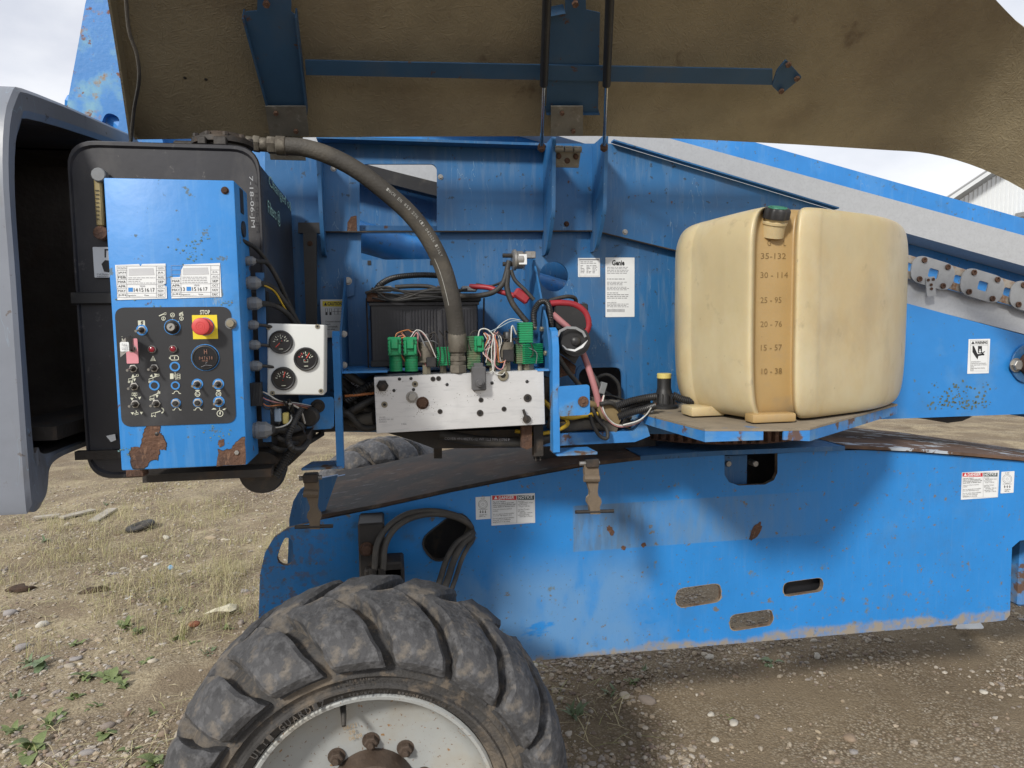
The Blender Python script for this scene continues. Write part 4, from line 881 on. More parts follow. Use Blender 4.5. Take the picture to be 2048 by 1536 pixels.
# the big return hose
bhp=[(566,292,1.90),(610,296,1.90),(660,312,1.90),(715,341,1.91),(770,383,1.925),(820,428,1.945),(858,478,1.965),(886,535,1.985),(903,595,2.0),(911,640,2.02),(915,670,2.03)]
bh=MB().tube([PY(*p) for p in bhp],lambda t:(.0220+.0040*t),18,res=8).build('return_hose',HOSE,LIFT,'thick wrapped hose arching from the tank to the manifold',ang=60)
def hose_letters(body,path,i0,frac,size,m,side=0.0):
    P=catmull([PY(*p) for p in path],10); k=i0
    d=0; seg=0
    pos=i0
    for ch_ in body:
        if pos>=len(P)-2: break
        t=(P[pos+1]-P[pos]).normalized(); vd=(CAM-P[pos]).normalized(); up=vd.cross(t).normalized(); nn=t.cross(up)
        if nn.dot(vd)<0: up=-up
        c=P[pos]+vd*.0245*math.cos(side)+up*.0235*math.sin(side)
        nn2=(vd*math.cos(side)+up*math.sin(side)); up2=up*math.cos(side)-vd*math.sin(side)
        if ch_!=' ': txtw(ch_,c,t,up2,size*.62,size,m,bh,'hose_print',key='hp')
        acc_=0
        while acc_<size*.82 and pos<len(P)-2: acc_+=(P[pos+1]-P[pos]).length; pos+=1
fine=[p for p in bhp]
PFINE=catmull([PY(*p) for p in bhp],10)
def hose_print(body,start,size,m,side):
    # walk along the finely sampled hose
    P=[]; 
    for a,b in zip(PFINE,PFINE[1:]):
        for k in range(6): P.append(a.lerp(b,k/6))
    pos=int(start*len(P))
    for ch_ in body:
        if pos>=len(P)-4: break
        t=(P[pos+3]-P[pos]).normalized(); vd=(CAM-P[pos]).normalized(); vd=(vd-t*vd.dot(t)).normalized(); up=vd.cross(t)
        nn=vd*math.cos(side)+up*math.sin(side); u2=up*math.cos(side)-vd*math.sin(side)
        if ch_!=' ': txtw(ch_,P[pos]+nn*.0250,t,u2,size*.6,size,m,bh,'hose_print',key='hp')
        a=0
        while a<size*.8 and pos<len(P)-4: a+=(P[pos+1]-P[pos]).length; pos+=1
PRINTW=mat('worn_white_print',(.36,.36,.34),.7,0,.3,80)
hose_print('INCH EN 853 2SN (1) 042026 ITALY',.40,.0085,PRINTW,.35)
# stripe further down
P_=PFINE[66:84]; mb=MB(); rib=[]
for a,b in zip(P_,P_[1:]):
    t=(b-a).normalized(); vd=(CAM-a).normalized(); vd=(vd-t*vd.dot(t)).normalized(); up=vd.cross(t); nn=vd*math.cos(-.5)+up*math.sin(-.5); rib.append((a+nn*.0256,nn))
mb.ribbon([r_[0] for r_ in rib],.002,rib[0][1]); mb.build('hose_stripe',PRINTW,bh)

# ================================================================== ground control box
YB_=1.50
cl=PY(224,640,YB_); cr_=PY(481,640,YB_); ct=PY(340,358,YB_).z; cb_=PY(360,936,YB_).z
CX=(cl.x+cr_.x)/2; CZ=(ct+cb_)/2
mb=MB(); mb.box((CX,YB_+.065,CZ),(cr_.x-cl.x,.13,ct-cb_),bev=.003,seg=2)
CB=mb.build('control_box',BLUE,LIFT,'blue ground control box with toggle switches and rust patches')
tilt=math.radians(0)
# paint losses with torn edges down to rusted steel
def jag(pts,amp,seed,sub=4):
    rr=random.Random(seed); out=[]
    for i,p in enumerate(pts):
        q=pts[(i+1)%len(pts)]
        for k in range(sub):
            t=k/sub; out.append((p[0]+(q[0]-p[0])*t+rr.uniform(-amp,amp),p[1]+(q[1]-p[1])*t+rr.uniform(-amp,amp)))
    return out
rp1=jag([(289,860),(297,849),(312,848),(320,853),(318,864),(324,872),(332,885),(330,899),(319,900),(316,920),(298,921),(296,932),(284,937),(265,936),(260,910),(259,904),(266,893),(281,895),(284,880)],1.6,3)
rp2=jag([(436,900),(448,902),(462,897),(470,886),(489,873),(491,929),(434,933)],1.6,4)
rp3=jag([(437,880),(447,878),(449,890),(441,895),(436,889)],.8,5)
for k,rp_ in enumerate((rp1,rp2,rp3)):
    filled('paint_edge',[[(x+(x-sum(p[0] for p in rp_)/len(rp_))*.045,y+(y-sum(p[1] for p in rp_)/len(rp_))*.045) for x,y in rp_ ] if k!=1 else [(min(x,491.5),y-1.3) for x,y in rp_]],YB_,INK,CB,.0006)
    filled('rust_patch',[rp_],YB_,RUST,CB,.0011)
rr_=random.Random(11); polys=[]
for cx_,cy_,sp_,n_ in ((400,480,26,16),(380,508,30,22),(452,605,12,12),(250,900,10,10),(440,870,24,20),(300,598,60,14),(400,855,40,8),(232,600,3,5)):
    for i in range(n_):
        x_,y_=cx_+rr_.gauss(0,sp_*.5),cy_+rr_.gauss(0,sp_*.35); s_=rr_.uniform(.6,2.2)
        if 228<x_<485: polys.append([(x_+s_*math.cos(a)*rr_.uniform(.7,1.4),y_+s_*math.sin(a)*rr_.uniform(.6,1.2)) for a in [j*.9 for j in range(7)]])
filled('paint_blister',polys,YB_,mat('blistered_paint',(.10,.19,.20),.8,0,.4,60,[((.25,.15,.07),70,.55,.1,.9,.8)]),CB,.0009)
# overlay panel
Pn=rounded(wrect(236,614,467,850,YB_-.0018),.02,6)
pn=MB().prism(Pn,(0,.0012,0)).build('switch_panel',PANEL,CB,'charcoal switch overlay with cream symbols')
YS=YB_-.0018
def ringmesh(ri,ro,m,name): return lib(MB().lathe([(ri,0),(ri,.25),(ro,.25),(ro,0)],(0,0,0),FRONT,24,caps=False),name,m)
RING=ringmesh(.68,1,BLUE,'paint_ring')
TOG=lib(MB().lathe([(1.35,0),(1.35,.25),(1.15,.3)],(0,0,0),FRONT,6,0).lathe([(.95,.3),(.9,.7),(.75,.8),(.72,1.2),(.6,1.3),(.52,1.8),(.4,2.0)],(0,0,0),FRONT,12,1).tube([V((0,-1.8,0)),V((-.25,-3.0,-.15)),V((-.5,-4.2,-.3))],lambda t:.30+.12*t,8,2,res=3),'toggle_switch',[STEEL,DARK,STEEL])
PUSH=lib(MB().lathe([(1.4,0),(1.4,.35),(1.2,.4)],(0,0,0),FRONT,6,0).lathe([(.8,.4),(.8,1.2),(.6,1.4),(.1,1.4)],(0,0,0),FRONT,14,1),'push_button',[STEEL,BLK])
def blue_ring(x_,y_,r): return inst('paint_ring',RING,PY(x_,y_,YS)+V((0,-.0003,0)),pn,None,(r*mpp(x_,y_,YS),.004,r*mpp(x_,y_,YS)))
for x_,y_ in ((284,660),(267,737),(309,736),(269,773),(271,808),(313,807),(395,768),(437,768),(438,803)):
    tg=inst('toggle_switch',TOG,PY(x_,y_,YS)+V((0,-.001,0)),pn,Matrix.Rotation(random.uniform(-.15,.15),3,'Y'),6.6*mpp(x_,y_,YS))
    if x_>380 or y_<700: blue_ring(x_,y_,11.5)
for x_,y_ in ((352,806),(396,805)): inst('push_button',PUSH,PY(x_,y_,YS)+V((0,-.001,0)),pn,None,6.4*mpp(x_,y_,YS)); blue_ring(x_,y_,10)
for x_,y_,r in ((350,733,10.5),(309,771,10.5),(351,771,9)): blue_ring(x_,y_,r); MB().lathe([(.0065,0),(.0065,.001),(.001,.001)],PY(x_,y_,YS),FRONT,16).build('hole_plug',PANEL,pn)
LEDM=lib(MB().lathe([(1,0),(1,.5),(.85,.7),(.72,.5)],(0,0,0),FRONT,20,0,caps=False).lathe([(.72,.5),(.6,.75),(.3,.88),(.01,.9)],(0,0,0),FRONT,20,1,caps=False),'indicator_lamp',[STEEL,LED])
for x_,y_ in ((305,699),(347,698)): inst('indicator_lamp',LEDM,PY(x_,y_,YS),pn,None,8.3*mpp(x_,y_,YS))
# key switch
p=PY(345,654,YS); u=mpp(345,654,YS); mb=MB(); mb.lathe([(15,0),(15,2),(13.5,3.5),(12.5,4),(12,8),(10,11),(9.5,11)],V(),FRONT,26,0); mb.lathe([(8.2,11),(8.2,12.5),(7.8,13),(.1,13)],V(),FRONT,20,1,caps=False); mb.box((0,-13.2,0),(2.2,.8,7),Matrix.Rotation(.7,3,'Y'),mi=2)
mb.v=[p+v*u for v in mb.v]; mb.build('key_switch',[BLK,STEEL,INK],pn,'key switch with a bright barrel'); blue_ring(345,654,16.5)
# emergency stop
ye=sticker('stop_backing',385,630,435,678,YS,pn,None,YELI,.0005,.0008,.001)
p=PY(410,653,YS); mb=MB(); u=mpp(410,653,YS); mb.lathe([(19,1.0),(19,1.6),(17.8,1.6)],V(),FRONT,32,1,caps=False); mb.lathe([(18,1),(17.5,6),(13,8),(10,9),(10,20),(14,23),(17.5,25),(18,27),(18,33),(17,35.5),(15,36.5),(9,36.8),(8.6,36.3),(8.2,36.8),(4.6,37),(4.3,36.6),(4,37),(.05,37)],V(),FRONT,32,0,caps=False)
mb.v=[p+v*u for v in mb.v]; mb.build('emergency_stop',[REDP,BLUE],pn,'faded red mushroom stop button on a yellow square',ang=40)
txt('STOP',400,620,420,629,YS,WINK,pn,bold=.03)
# hour meter
p=PY(411,715,YS); u=mpp(411,715,YS); mb=MB(); mb.lathe([(27,0),(27,3),(25.5,5.5),(23.5,6),(23,4)],V(),FRONT,36,0,caps=False); mb.lathe([(23.2,4),(.05,4)],V(),FRONT,36,1,caps=False)
mb.v=[p+v*u for v in mb.v]; hm=mb.build('hour_meter',[BLK,GLASS],pn,'round dark hour meter'); blue_ring(411,715,28.5)
DIALB=mat('dial_brown_print',(.26,.13,.09),.5)
txt('0 4 7 6 3 8',398,713,425,719,YS-.0048,DIALB,hm); txt('H',408,699,414,708,YS-.0048,DIALB,hm); txt('HOURS',404,720,416,723,YS-.0048,DIALB,hm)
MB().ribbon(pxs([(402,734),(411,730),(424,731)],YS-.0072),.0007,FRONT).ribbon(pxs([(411,726),(415,724),(411,727)],YS-.0072),.0006,FRONT).build('glass_scratch',GINK,hm)
# pink tag and bent guard on the run/start toggle
sticker('pink_tag',252,677,276,727,YS,pn,None,PINK,.002,.0008,.0015)
mb=MB(); g=[(240,700,YS-.040),(252,690,YS-.046),(262,684,YS-.030),(268,690,YS-.008)]; Q=[PY(*a) for a in g]; mb.add([q+V((0,0,.014)) for q in Q]+[q-V((0,0,.014)) for q in Q],[(i,i+1,5+i,4+i) for i in range(3)])
mb.build('toggle_guard',STEEL,pn); inst('toggle_switch',TOG,PY(265,697,YS)+V((0,-.001,0)),pn,None,6.5*mpp(265,697,YS))
MB().prism(rounded(wrect(240,684,258,703,YS-.046),.003),(0,.0006,0)).build('guard_label',STK,pn); txt('FAIL\nSAFE',243,687,256,700,YS-.047,GINK,pn,align='CENTER')
# yellow-green flash tile
sticker('flash_tile',276,641,290,652,YS,pn,None,WINK,.0005,.0004,.0008); filled('flash_mark',[[(283,642),(286,642),(284.3,645.5),(286,645.5),(282,651),(283,646.5),(281,646.5)]],YS,INK,pn,.0018)
# printed symbols: built as strokes
SYM=MB(); NRM=FRONT
def st(pts,wpx=1.1,closed=False): SYM.ribbon(pxs(pts,YS-.0006),wpx*.00112,NRM,closed=closed)
def circ(cx_,cy_,r,wpx=1.1,a0=0,a1=2*math.pi): st([(cx_+r*math.cos(a0+(a1-a0)*k/16),cy_+r*math.sin(a0+(a1-a0)*k/16)) for k in range(17)],wpx)
def blob(pts): q=pxs(pts,YS-.0006); SYM.add(q,[tuple(t) for t in tessellate_polygon([q])])
def arrow(x_,y_,dx,dy,s=3):
    l=math.hypot(dx,dy); dx/=l; dy/=l; blob([(x_+dx*s,y_+dy*s),(x_-dx*s-dy*s,y_-dy*s+dx*s),(x_-dx*s+dy*s,y_-dy*s-dx*s)])
def boomicon(x_,y_,ext=False):
    st([(x_-10,y_+3),(x_-2,y_+1),(x_-2,y_+7),(x_-10,y_+7)],1.1,True); circ(x_-9,y_+9,1.5); circ(x_-3,y_+9,1.5); st([(x_-4,y_+1),(x_+6,y_-3)],1.6); st([(x_+6,y_-6),(x_+10,y_-7),(x_+10,y_-3),(x_+6,y_-2)],1,True)
st([(318,632),(329,627)],1.8); st([(328,626),(332,625),(332,629),(328,630)],1,True); circ(327,637,3.6); st([(327,634.5),(327,639.5)]); circ(345,630,4); st([(343,632),(345,629),(347,631)],1.3)
st([(359,627),(366,624)],1.3); st([(358,628),(366,627)],1.3); circ(360,630,1.3); circ(365,630,1.3); circ(363,637,3.6); st([(363,634.5),(363,639.5)]); st([(345,637),(345,640)],.8); st([(333,642),(335,644)],.8); st([(358,642),(356,644)],.8)
blob([(306,711),(312,722),(300,722)])
st([(341,712),(354,711),(357,714),(357,719),(354,720),(343,720),(341,718)],1.4,True); st([(349,713),(349,718)],1.6); st([(339,714),(339,718)],1.4)
boomicon(267,755); arrow(266,751,0,-1); arrow(269,760,0,1); boomicon(308,755); arrow(302,752,-1,.3); arrow(312,749,1,-.3)
st([(350,744),(352,760)],.9); blob([(340,747),(347,747),(347,758),(340,758)]); st([(349,749),(348,756)],.8); st([(354,748),(360,748),(360,758),(354,758)],1.1,True); st([(354,751.5),(360,751.5)],.9); st([(354,755),(360,755)],.9)
st([(264,786),(274,786),(274,791),(264,791)],1,True); circ(269,788.5,1.8,.9); arrow(263,797,-1,-.6); arrow(280,795,1,-.7); st([(269,792),(273,796)],1)
boomicon(310,790); arrow(317,783,0,-1); arrow(314,793,0,1)
for x_,y_ in ((353,787),(354,820),(396,820)): st([(x_-9,y_),(x_-5,y_)],1.2); st([(x_+5,y_),(x_+9,y_)],1.2); circ(x_,y_,5,1.2,math.pi,2*math.pi)
circ(395,788,4.8,1.3); st([(391,781),(399,781)],2); circ(395,788,2,1,0,4); circ(437,788,4.8,1.3); st([(433,781),(441,781)],2); st([(435,787),(440,787)],1); st([(435,789.5),(440,789.5)],1)
arrow(264,826,-1,-.4); arrow(284,825,1,-.5); st([(269,827),(276,825),(277,828),(270,830)],1.1,True); st([(273,825),(272,821)],1.4)
st([(303,827),(311,825),(311,831),(303,831)],1,True); st([(310,826),(321,822)],1.6); circ(322,821,5,2.2,-1.4,1.4); circ(304,832,1.3); circ(310,832,1.3)
blob([(423,819),(427,816),(431,817),(433,819)]); blob([(445,819),(450,816),(453,816),(450,820),(446,820)]); circ(440,827,6,1.2); blob([(440,823),(442,823),(440.6,826.5),(442,826.5),(439,831),(439.6,827.5),(438,827.5)]); st([(439,815),(439.5,821)],.8)
st([(244,673),(244,674)],1.4); st([(244.5,677),(244.8,681)],1.4)
SYM.build('panel_symbols',WINK,pn,kind='stuff')
filled('warning_mark',[[(305.4,714.5),(306.6,714.5),(306.4,718.5),(305.6,718.5)],[(305.4,719.5),(306.6,719.5),(306.6,720.7),(305.4,720.7)]],YS,INK,pn,.0016)
# box fasteners
for x_,y_,m_,r in ((450,381,HEXR,6),(474,905,HEX,5),(314,868,DOTP,4.5)): fast('box_bolt',m_,x_,y_,YB_,r,CB)
mb=MB(); p=PY(462,647,YB_); mb.cyl(p,FRONT,.0115,.002,16,0); mb.cyl(p,FRONT,.008,.010,12,1); mb.build('latch_stud',[GLAND,BRASS],CB)
bpy.data.objects[-1] if False else None
# inspection calendar stickers
def calendar(x0,y0,x1,y1,notch,label,yr,gap):
    s_=MB().prism(pxs(notch,YB_-.0014),(0,.0006,0)).build('inspection_sticker',STK,CB,label)
    Wd,Hd=x1-x0,y1-y0; g=MB(); rows=7
    def ln(a,b): g.ribbon(pxs([a,b],YB_-.0018),.0006,FRONT)
    cA,cB=x0+Wd*.22,x0+Wd*.80
    for k in range(8):
        y_=y0+3+ (Hd-6)*k/7
        ln((x0+3,y_),(cA,y_)); ln((cB,y_),(x1-3,y_))
    for xx in (x0+3,cA,cB,x1-3): ln((xx,y0+3),(xx,y1-3))
    for yy in (y0+3,y0+Hd*.58,y0+Hd*.83,y1-3): ln((cA,yy),(cB,yy))
    g.build('calendar_grid',GINK,s_)
    L_=['MONTH','JAN','FEB','MAR','APR','MAY','JUN']; R_=['MONTH','JUL','AUG','SEP','OCT','NOV','DEC']
    for k in range(7):
        ya=y0+3+(Hd-6)*k/7+2.2; yb=y0+3+(Hd-6)*(k+1)/7-2.2
        if gap and k<3: 
            if k>0: txt(R_[k],cB+3,ya,x1-6,yb,YB_,GINK,s_)
            continue
        txt(L_[k],x0+5,ya,cA-2,yb,YB_,INK if k else GINK,s_); txt(R_[k],cB+3,ya,x1-6,yb,YB_,INK if k else GINK,s_)
    txt('YEAR',x0+Wd*.47,y0+Hd*.60,x0+Wd*.58,y0+Hd*.65,YB_,GINK,s_)
    for t_,f in yr:
        if t_: txt(t_,x0+Wd*f,y0+Hd*.68,x0+Wd*(f+.075),y0+Hd*.79,YB_,INK,s_)
        else: filled('punched_year',[rect(x0+Wd*f,y0+Hd*.67,x0+Wd*(f+.09),y0+Hd*.79)],YB_,BLUE,s_,.0018)
    txt('Signature______  Date______',x0+Wd*.23,y0+Hd*.87,x0+Wd*.79,y0+Hd*.93,YB_,INK,s_)
    filled('blurred_print',[rounded2([(x0+Wd*.26,y0+Hd*.12),(x0+Wd*.74,y0+Hd*.10),(x0+Wd*.76,y0+Hd*.3),(x0+Wd*.26,y0+Hd*.32)])],YB_,mat('smudged_print',(.5,.51,.53),.6) if 'smudged_print' not in bpy.data.materials else bpy.data.materials['smudged_print'],s_,.0018)
    lines(s_,x0+Wd*.25,y0+Hd*.36,x0+Wd*.78,y0+Hd*.56,YB_,4,GINK,.0018,.3,seed=int(x0))
def rounded2(p): return p
calendar(231,529,333,598,[(230,530),(278,528),(281,533),(284,528),(331,527),(332,567),(327,570),(333,573),(334,597),(235,600)],'left inspection sticker with the first year square punched out',[(None,.25),('14',.36),('15',.47),('16',.58),('17',.69)],False)
calendar(339,528,442,596,[(362,541),(368,529),(440,526),(443,594),(343,597),(341,555),(360,554)],'torn inspection sticker with 13 and a punched second square',[('13',.22),(None,.33),('15',.44),('16',.55),('17',.66)],True)
# right flank of the box: slots, glands, cables
XS=cr_.x
def side(x_,y_): return PX(x_,y_,XS)
for y_,h_,w_ in ((400,.05,.03),):
    p=V((XS+.0008,YB_+.065,PY(480,y_+2,YB_+.06).z)); MB().box(p,(.0012,w_,h_)).build('flank_window',INK,CB)
p=V((XS,YB_+.065,PY(484,458,YB_+.06).z)); MB().cyl(p,(1,0,0),.017,.004,20).build('flank_grommet',BLK,CB)
GL=lib(MB().lathe([(1.1,0),(1.1,.35),(1.25,.4),(1.25,.8)],(0,0,0),(1,0,0),16).lathe([(1.2,.8),(1.2,1.7),(1.0,1.9),(.75,2.3),(.55,2.5)],(0,0,0),(1,0,0),8),'cable_gland',GLAND,30)
gl=[]
for y_,r in ((522,7.5),(566,10.5),(607,10.5),(650,7.5),(690,8),(732,8.5),(861,14)):
    p=V((XS,YB_+.085,PY(505,y_,YB_+.085).z)); inst('cable_gland',GL,p,CB,None,r*.00112); gl.append(p)
MB().prism([V((XS+.012,YB_+.12,PY(500,548,1.66).z)),V((XS+.03,YB_+.12,PY(500,548,1.66).z)),V((XS+.03,YB_+.12,PY(500,880,1.66).z)),V((XS+.012,YB_+.12,PY(500,880,1.66).z))],(0,.004,0)).build('gland_rail',BLUE_DIM,CB)
def cable(name,pts,r,m=RUB,corr=None,label=None,n=8): return MB().tube(pts,r,n,0,8,corr).build(name,m,LIFT,label,ang=50)
g0=gl
cable('gland_cable',[V((XS-.004,YB_+.06,PY(489,484,1.6).z)),PY(515,500,1.66),PY(550,548,1.70),PY(578,608,1.74),PY(604,660,1.78)],.0048)
cable('gland_cable',[g0[0]+V((.018,0,0)),PY(535,527,1.66),PY(556,560,1.68),PY(574,600,1.72),PY(600,655,1.78)],.0055)
cable('gland_cable',[g0[1]+V((.024,0,0)),PY(545,575,1.66),PY(570,605,1.69),PY(592,640,1.73),PY(606,665,1.78)],.0065)
cable('gland_cable',[g0[2]+V((.024,0,0)),PY(545,610,1.66),PY(568,622,1.68),PY(585,640,1.71),PY(597,662,1.76)],.0065)
cable('gland_cable',[g0[1]+V((.024,-.006,.0)),PY(548,582,1.65),PY(568,614,1.68),PY(584,640,1.71),PY(592,660,1.76)],.0022,YELC)
for i in (3,4,5): cable('gland_cable',[g0[i]+V((.016,0,0)),g0[i]+V((.035,.01,-.002)),g0[i]+V((.07,.04,-.012))],.0035)
mb=MB(); c=PY(510,788,1.58); mb.box(c,(.028,.03,.05))
for k in range(9): mb.box(c+V((-.012+k*.003,-.016,0)),(.0016,.004,.048))
mb.build('wire_connector',BLK,LIFT,'black ribbed wire connector beside the control box')
for k in range(6):
    m_=(WIREW,DARK,WIREP,DARK,WIREO,DARK)[k]; y_=782+k*5
    cable('wire',[PY(521,y_,1.6),PY(535,y_+6+k,1.6),PY(560,802+k*2,1.62),PY(592,806+k*1.5,1.8),PY(640,815+k*2,2.1)],.0016,m_,n=6)
cable('wire_loom',[gl[6]+V((.03,0,0)),PY(550,860,1.66),PY(575,858,1.68),PY(594,854,1.86),PY(612,850,2.04),PY(645,838,2.10),PY(690,815,2.15)],.0135,BLK,.007,'black corrugated loom below the gauge box',12)
cable('wire_loom',[PY(602,818,1.66),PY(588,845,1.63),PY(576,875,1.62),PY(585,897,1.62),PY(604,897,1.68),PY(616,884,1.85)],.008,BLK,.005,None,10)
cable('lead',[PY(548,868,1.66),PY(565,880,1.66),PY(596,886,1.85),PY(630,874,2.04),PY(655,855,2.12)],.0055)
cable('lead',[PY(530,880,1.68),PY(560,900,1.68),PY(600,894,1.9),PY(645,868,2.06)],.0065)
cable('wire',[PY(533,852,1.62),PY(555,855,1.61),PY(575,848,1.61),PY(583,835,1.63),PY(575,825,1.66)],.0017,WIREW,n=6)
rr_=random.Random(3)
for k in range(9):
    x_=530+rr_.uniform(0,55); y_=822+rr_.uniform(-10,18)
    cable('wire',[PY(x_,y_,1.66),PY(x_+rr_.uniform(-15,15),y_-rr_.uniform(8,22),1.64),PY(x_+rr_.uniform(5,30),y_+rr_.uniform(0,15),1.66),PY(x_+rr_.uniform(10,35),y_+rr_.uniform(15,35),1.7)],.0022,rr_.choice([BLK,BLK,WIREW,RUB]),n=6)
mb=MB(); mb.box(PY(556,830,1.63),(.014,.02,.03),bev=.002); mb.build('wire_plug',mat('pale_blue_grey_plug',(.28,.36,.45),.5),LIFT); MB().box(PY(572,836,1.64),(.013,.018,.026),bev=.002).build('wire_plug',YELP,LIFT)
# junk behind and under the box
MB().box(V((CX+.012,YB_+.15,PY(380,948,1.65).z)),(.27,.06,.018)).build('box_shelf',DARK,LIFT)
MB().box(PY(275,944,1.58),(.036,.03,.016),bev=.002).build('shelf_clip',RUST,LIFT)
mb=MB(); mb.lathe([(.03,0),(.05,.01),(.055,.08),(.05,.1)],PY(535,905,1.80)+V((0,0,-.03)),FRONT,24); mb.build('pump_end',DARK,LIFT)
MB().prism(pxs([(500,885),(615,870),(612,900),(580,930),(555,945),(500,948)],1.85),(0,.25,0)).build('pump_housing',DARK,LIFT)
cable('loom_end',[PY(585,900,1.70),PY(565,930,1.68),PY(548,955,1.67)],.012,BLK,.006,None,8)

# ================================================================== gauge box
YG=1.60
gr=wrect(534,648,649,790,YG); R_=Matrix.Rotation(math.radians(2.4),3,'Y'); gc=(gr[0]+gr[2])/2
GBX=MB().box(gc+V((0,.035,0)),((gr[1]-gr[0]).length,.07,(gr[3]-gr[0]).length),R_,bev=.004,seg=3).build('gauge_box',WHITEP,LIFT,'white plastic box with three round gauges')
def gp(x_,y_,off=0): return PY(x_,y_,YG-off)
for gx,gy,na,lab,kind in ((562,684,-2.35,'upper left gauge, needle low left',0),(612,718,.55,'middle right gauge with a green and red arc',1),(567,757,.28,'lower gauge, needle up',2)):
    u=mpp(gx,gy,YG); p=gp(gx,gy)
    mb=MB(); mb.lathe([(24.5,0),(24.5,3),(23.5,6),(22,7),(20.5,6.5),(20,3.5)],V(),FRONT,36,0,caps=False); mb.lathe([(20.2,3.5),(.05,3.5)],V(),FRONT,36,1,caps=False)
    def pol(a,r,h=4.0): return V((r*math.sin(a),-h,r*math.cos(a)))
    for k in range(9):
        a=-1.45+k*.36 if kind!=1 else -1.2+k*.3
        m_=2 if kind!=1 else (4 if k<3 else 5 if 4<k<7 else 2)
        mb.ribbon([pol(a,11.5),pol(a,15.5 if k%2==0 else 14)],1.5 if k%2==0 else 1.0,FRONT,m_)
    for k in range(3): mb.ribbon([pol(-1.1+k*1.05,8.6),pol(-.75+k*1.05,8.6)],1.8,FRONT,2)
    mb.ribbon([pol(na+math.pi,4,4.6),pol(na,15,4.6)],1.7,FRONT,3); mb.lathe([(2.6,4.2),(2.6,5.4),(.1,5.6)],V(),FRONT,12,1,caps=False)
    if kind==1: mb.ribbon([V((-4,-4.1,-1)),V((4,-4.1,-1)),V((4,-4.1,-6)),V((-4,-4.1,-6))],.9,FRONT,2,closed=True)
    mb.ribbon([V((-4,-4.1,-14.5)),V((4,-4.1,-14.5))],1.3,FRONT,2)
    mb.v=[p+v*u for v in mb.v]; mb.build('gauge',[BLK,GLASS,WINK,mat('gauge_red',(.55,.06,.04),.5) if 'gauge_red' not in bpy.data.materials else bpy.data.materials['gauge_red'],REDP,GREEN],GBX,lab,ang=40)
for x_,y_ in ((537,655),(635,653),(545,786),(642,782)): inst('box_screw',PLUGB,gp(x_,y_),GBX,None,5*mpp(x_,y_,YG))

# the carrier stands back by the panel: nominal depths 1.69-2.36 are spread over 1.98-2.36
def RM(Y): return 1.98+(Y-1.69)*.567
PY_plain=PY
def PY(x,y,Y): return PY_plain(x,y,RM(Y))
GS=1.12
# ================================================================== manifold carrier brackets
def yz(X,pts,th,name,m,label=None,holes=(),r=0):
    P=[V((X,RM(a),b)) for a,b in pts]; P=rounded(P,r) if r else P
    return MB().prism(P,(th,0,0),holes,0,None).build(name,m,LIFT,label)
ZL=lambda x_,y_,Y: PY(x_,y_,Y).z
XL=PY(678,800,1.72).x; XRr=PY(1108,800,1.72).x
RB=mat('blue_bracket_chipped_edges',(.030,.215,.56),.45,0,.12,8,[((.15,.32,.52),6,.5,.15,.6,.45),((.10,.14,.16),9,.54,.1,.7,.6),((.11,.06,.035),22,.60,.04,.9,.95)],.25,50)
# left: column, bend, foot, flag, web and shelf
yz(XL-.012,[(1.70,ZL(670,672,1.70)),(1.725,ZL(676,662,1.72)),(1.76,ZL(680,690,1.76)),(1.76,ZL(682,930,1.76)),(1.70,ZL(690,936,1.70)),(1.70,ZL(684,870,1.70))],.020,'bracket_column',RB,'left blue bracket column with a folded foot')
fz=ZL(650,934,1.70); fx=PY(602,936,1.70).x
MB().prism(rounded([V((fx,RM(1.69),fz)),V((XL+.004,RM(1.69),fz)),V((XL+.004,RM(1.69)+.10,fz)),V((fx+.02,RM(1.69)+.10,fz))],.006),(0,0,-.006)).build('bracket_foot',BLUE_WORN,LIFT)
MB().prism(rounded(pxs([(604,798),(668,793),(668,857),(606,861)],1.695),.012),(0,.006,0)).build('bracket_flag',RB,LIFT,'left bracket flag with rubber bumper')
mb=MB(); mb.cyl(PY(636,812,1.695),FRONT,.017,.004,18); mb.cyl(PY(636,812,1.691),FRONT,.010,.012,6); mb.cyl(PY(636,812,1.679),FRONT,.006,.006,8); mb.build('bumper_nut',DARK,LIFT)
mb=MB(); mb.lathe([(.0115,0),(.0135,.02),(.025,.025),(.0255,.05),(.0215,.056),(.002,.057)],PY(626,829,1.69),V((-.12,-1,-.03)),20); mb.build('rubber_bumper',RUB,LIFT)
yz(XL+.006,[(1.74,ZL(680,672,1.74)),(2.30,ZL(709,556,2.3)),(2.36,ZL(715,552,2.36)),(2.36,ZL(717,738,2.36)),(1.745,ZL(686,744,1.745))],.006,'bracket_web',BLUE_DIM)
sz=ZL(720,742,1.745); MB().prism([V((XL+.01,RM(1.745),sz)),V((PY(775,742,1.745).x,RM(1.745),sz)),V((PY(775,742,1.745).x,2.3,sz)),V((XL+.01,2.3,sz))],(0,0,-.006)).build('bracket_shelf',RB,LIFT)
MB().prism(pxs([(683,552),(709,550),(709,590),(690,596)],2.33),(0,.006,0)).build('web_tab',BLUE_DIM,LIFT); fast('tab_bolt',HEX,696,562,2.328,6,LIFT)
for y_ in (668,730): fast('web_bolt',HEX,688,y_,1.80,5,LIFT)
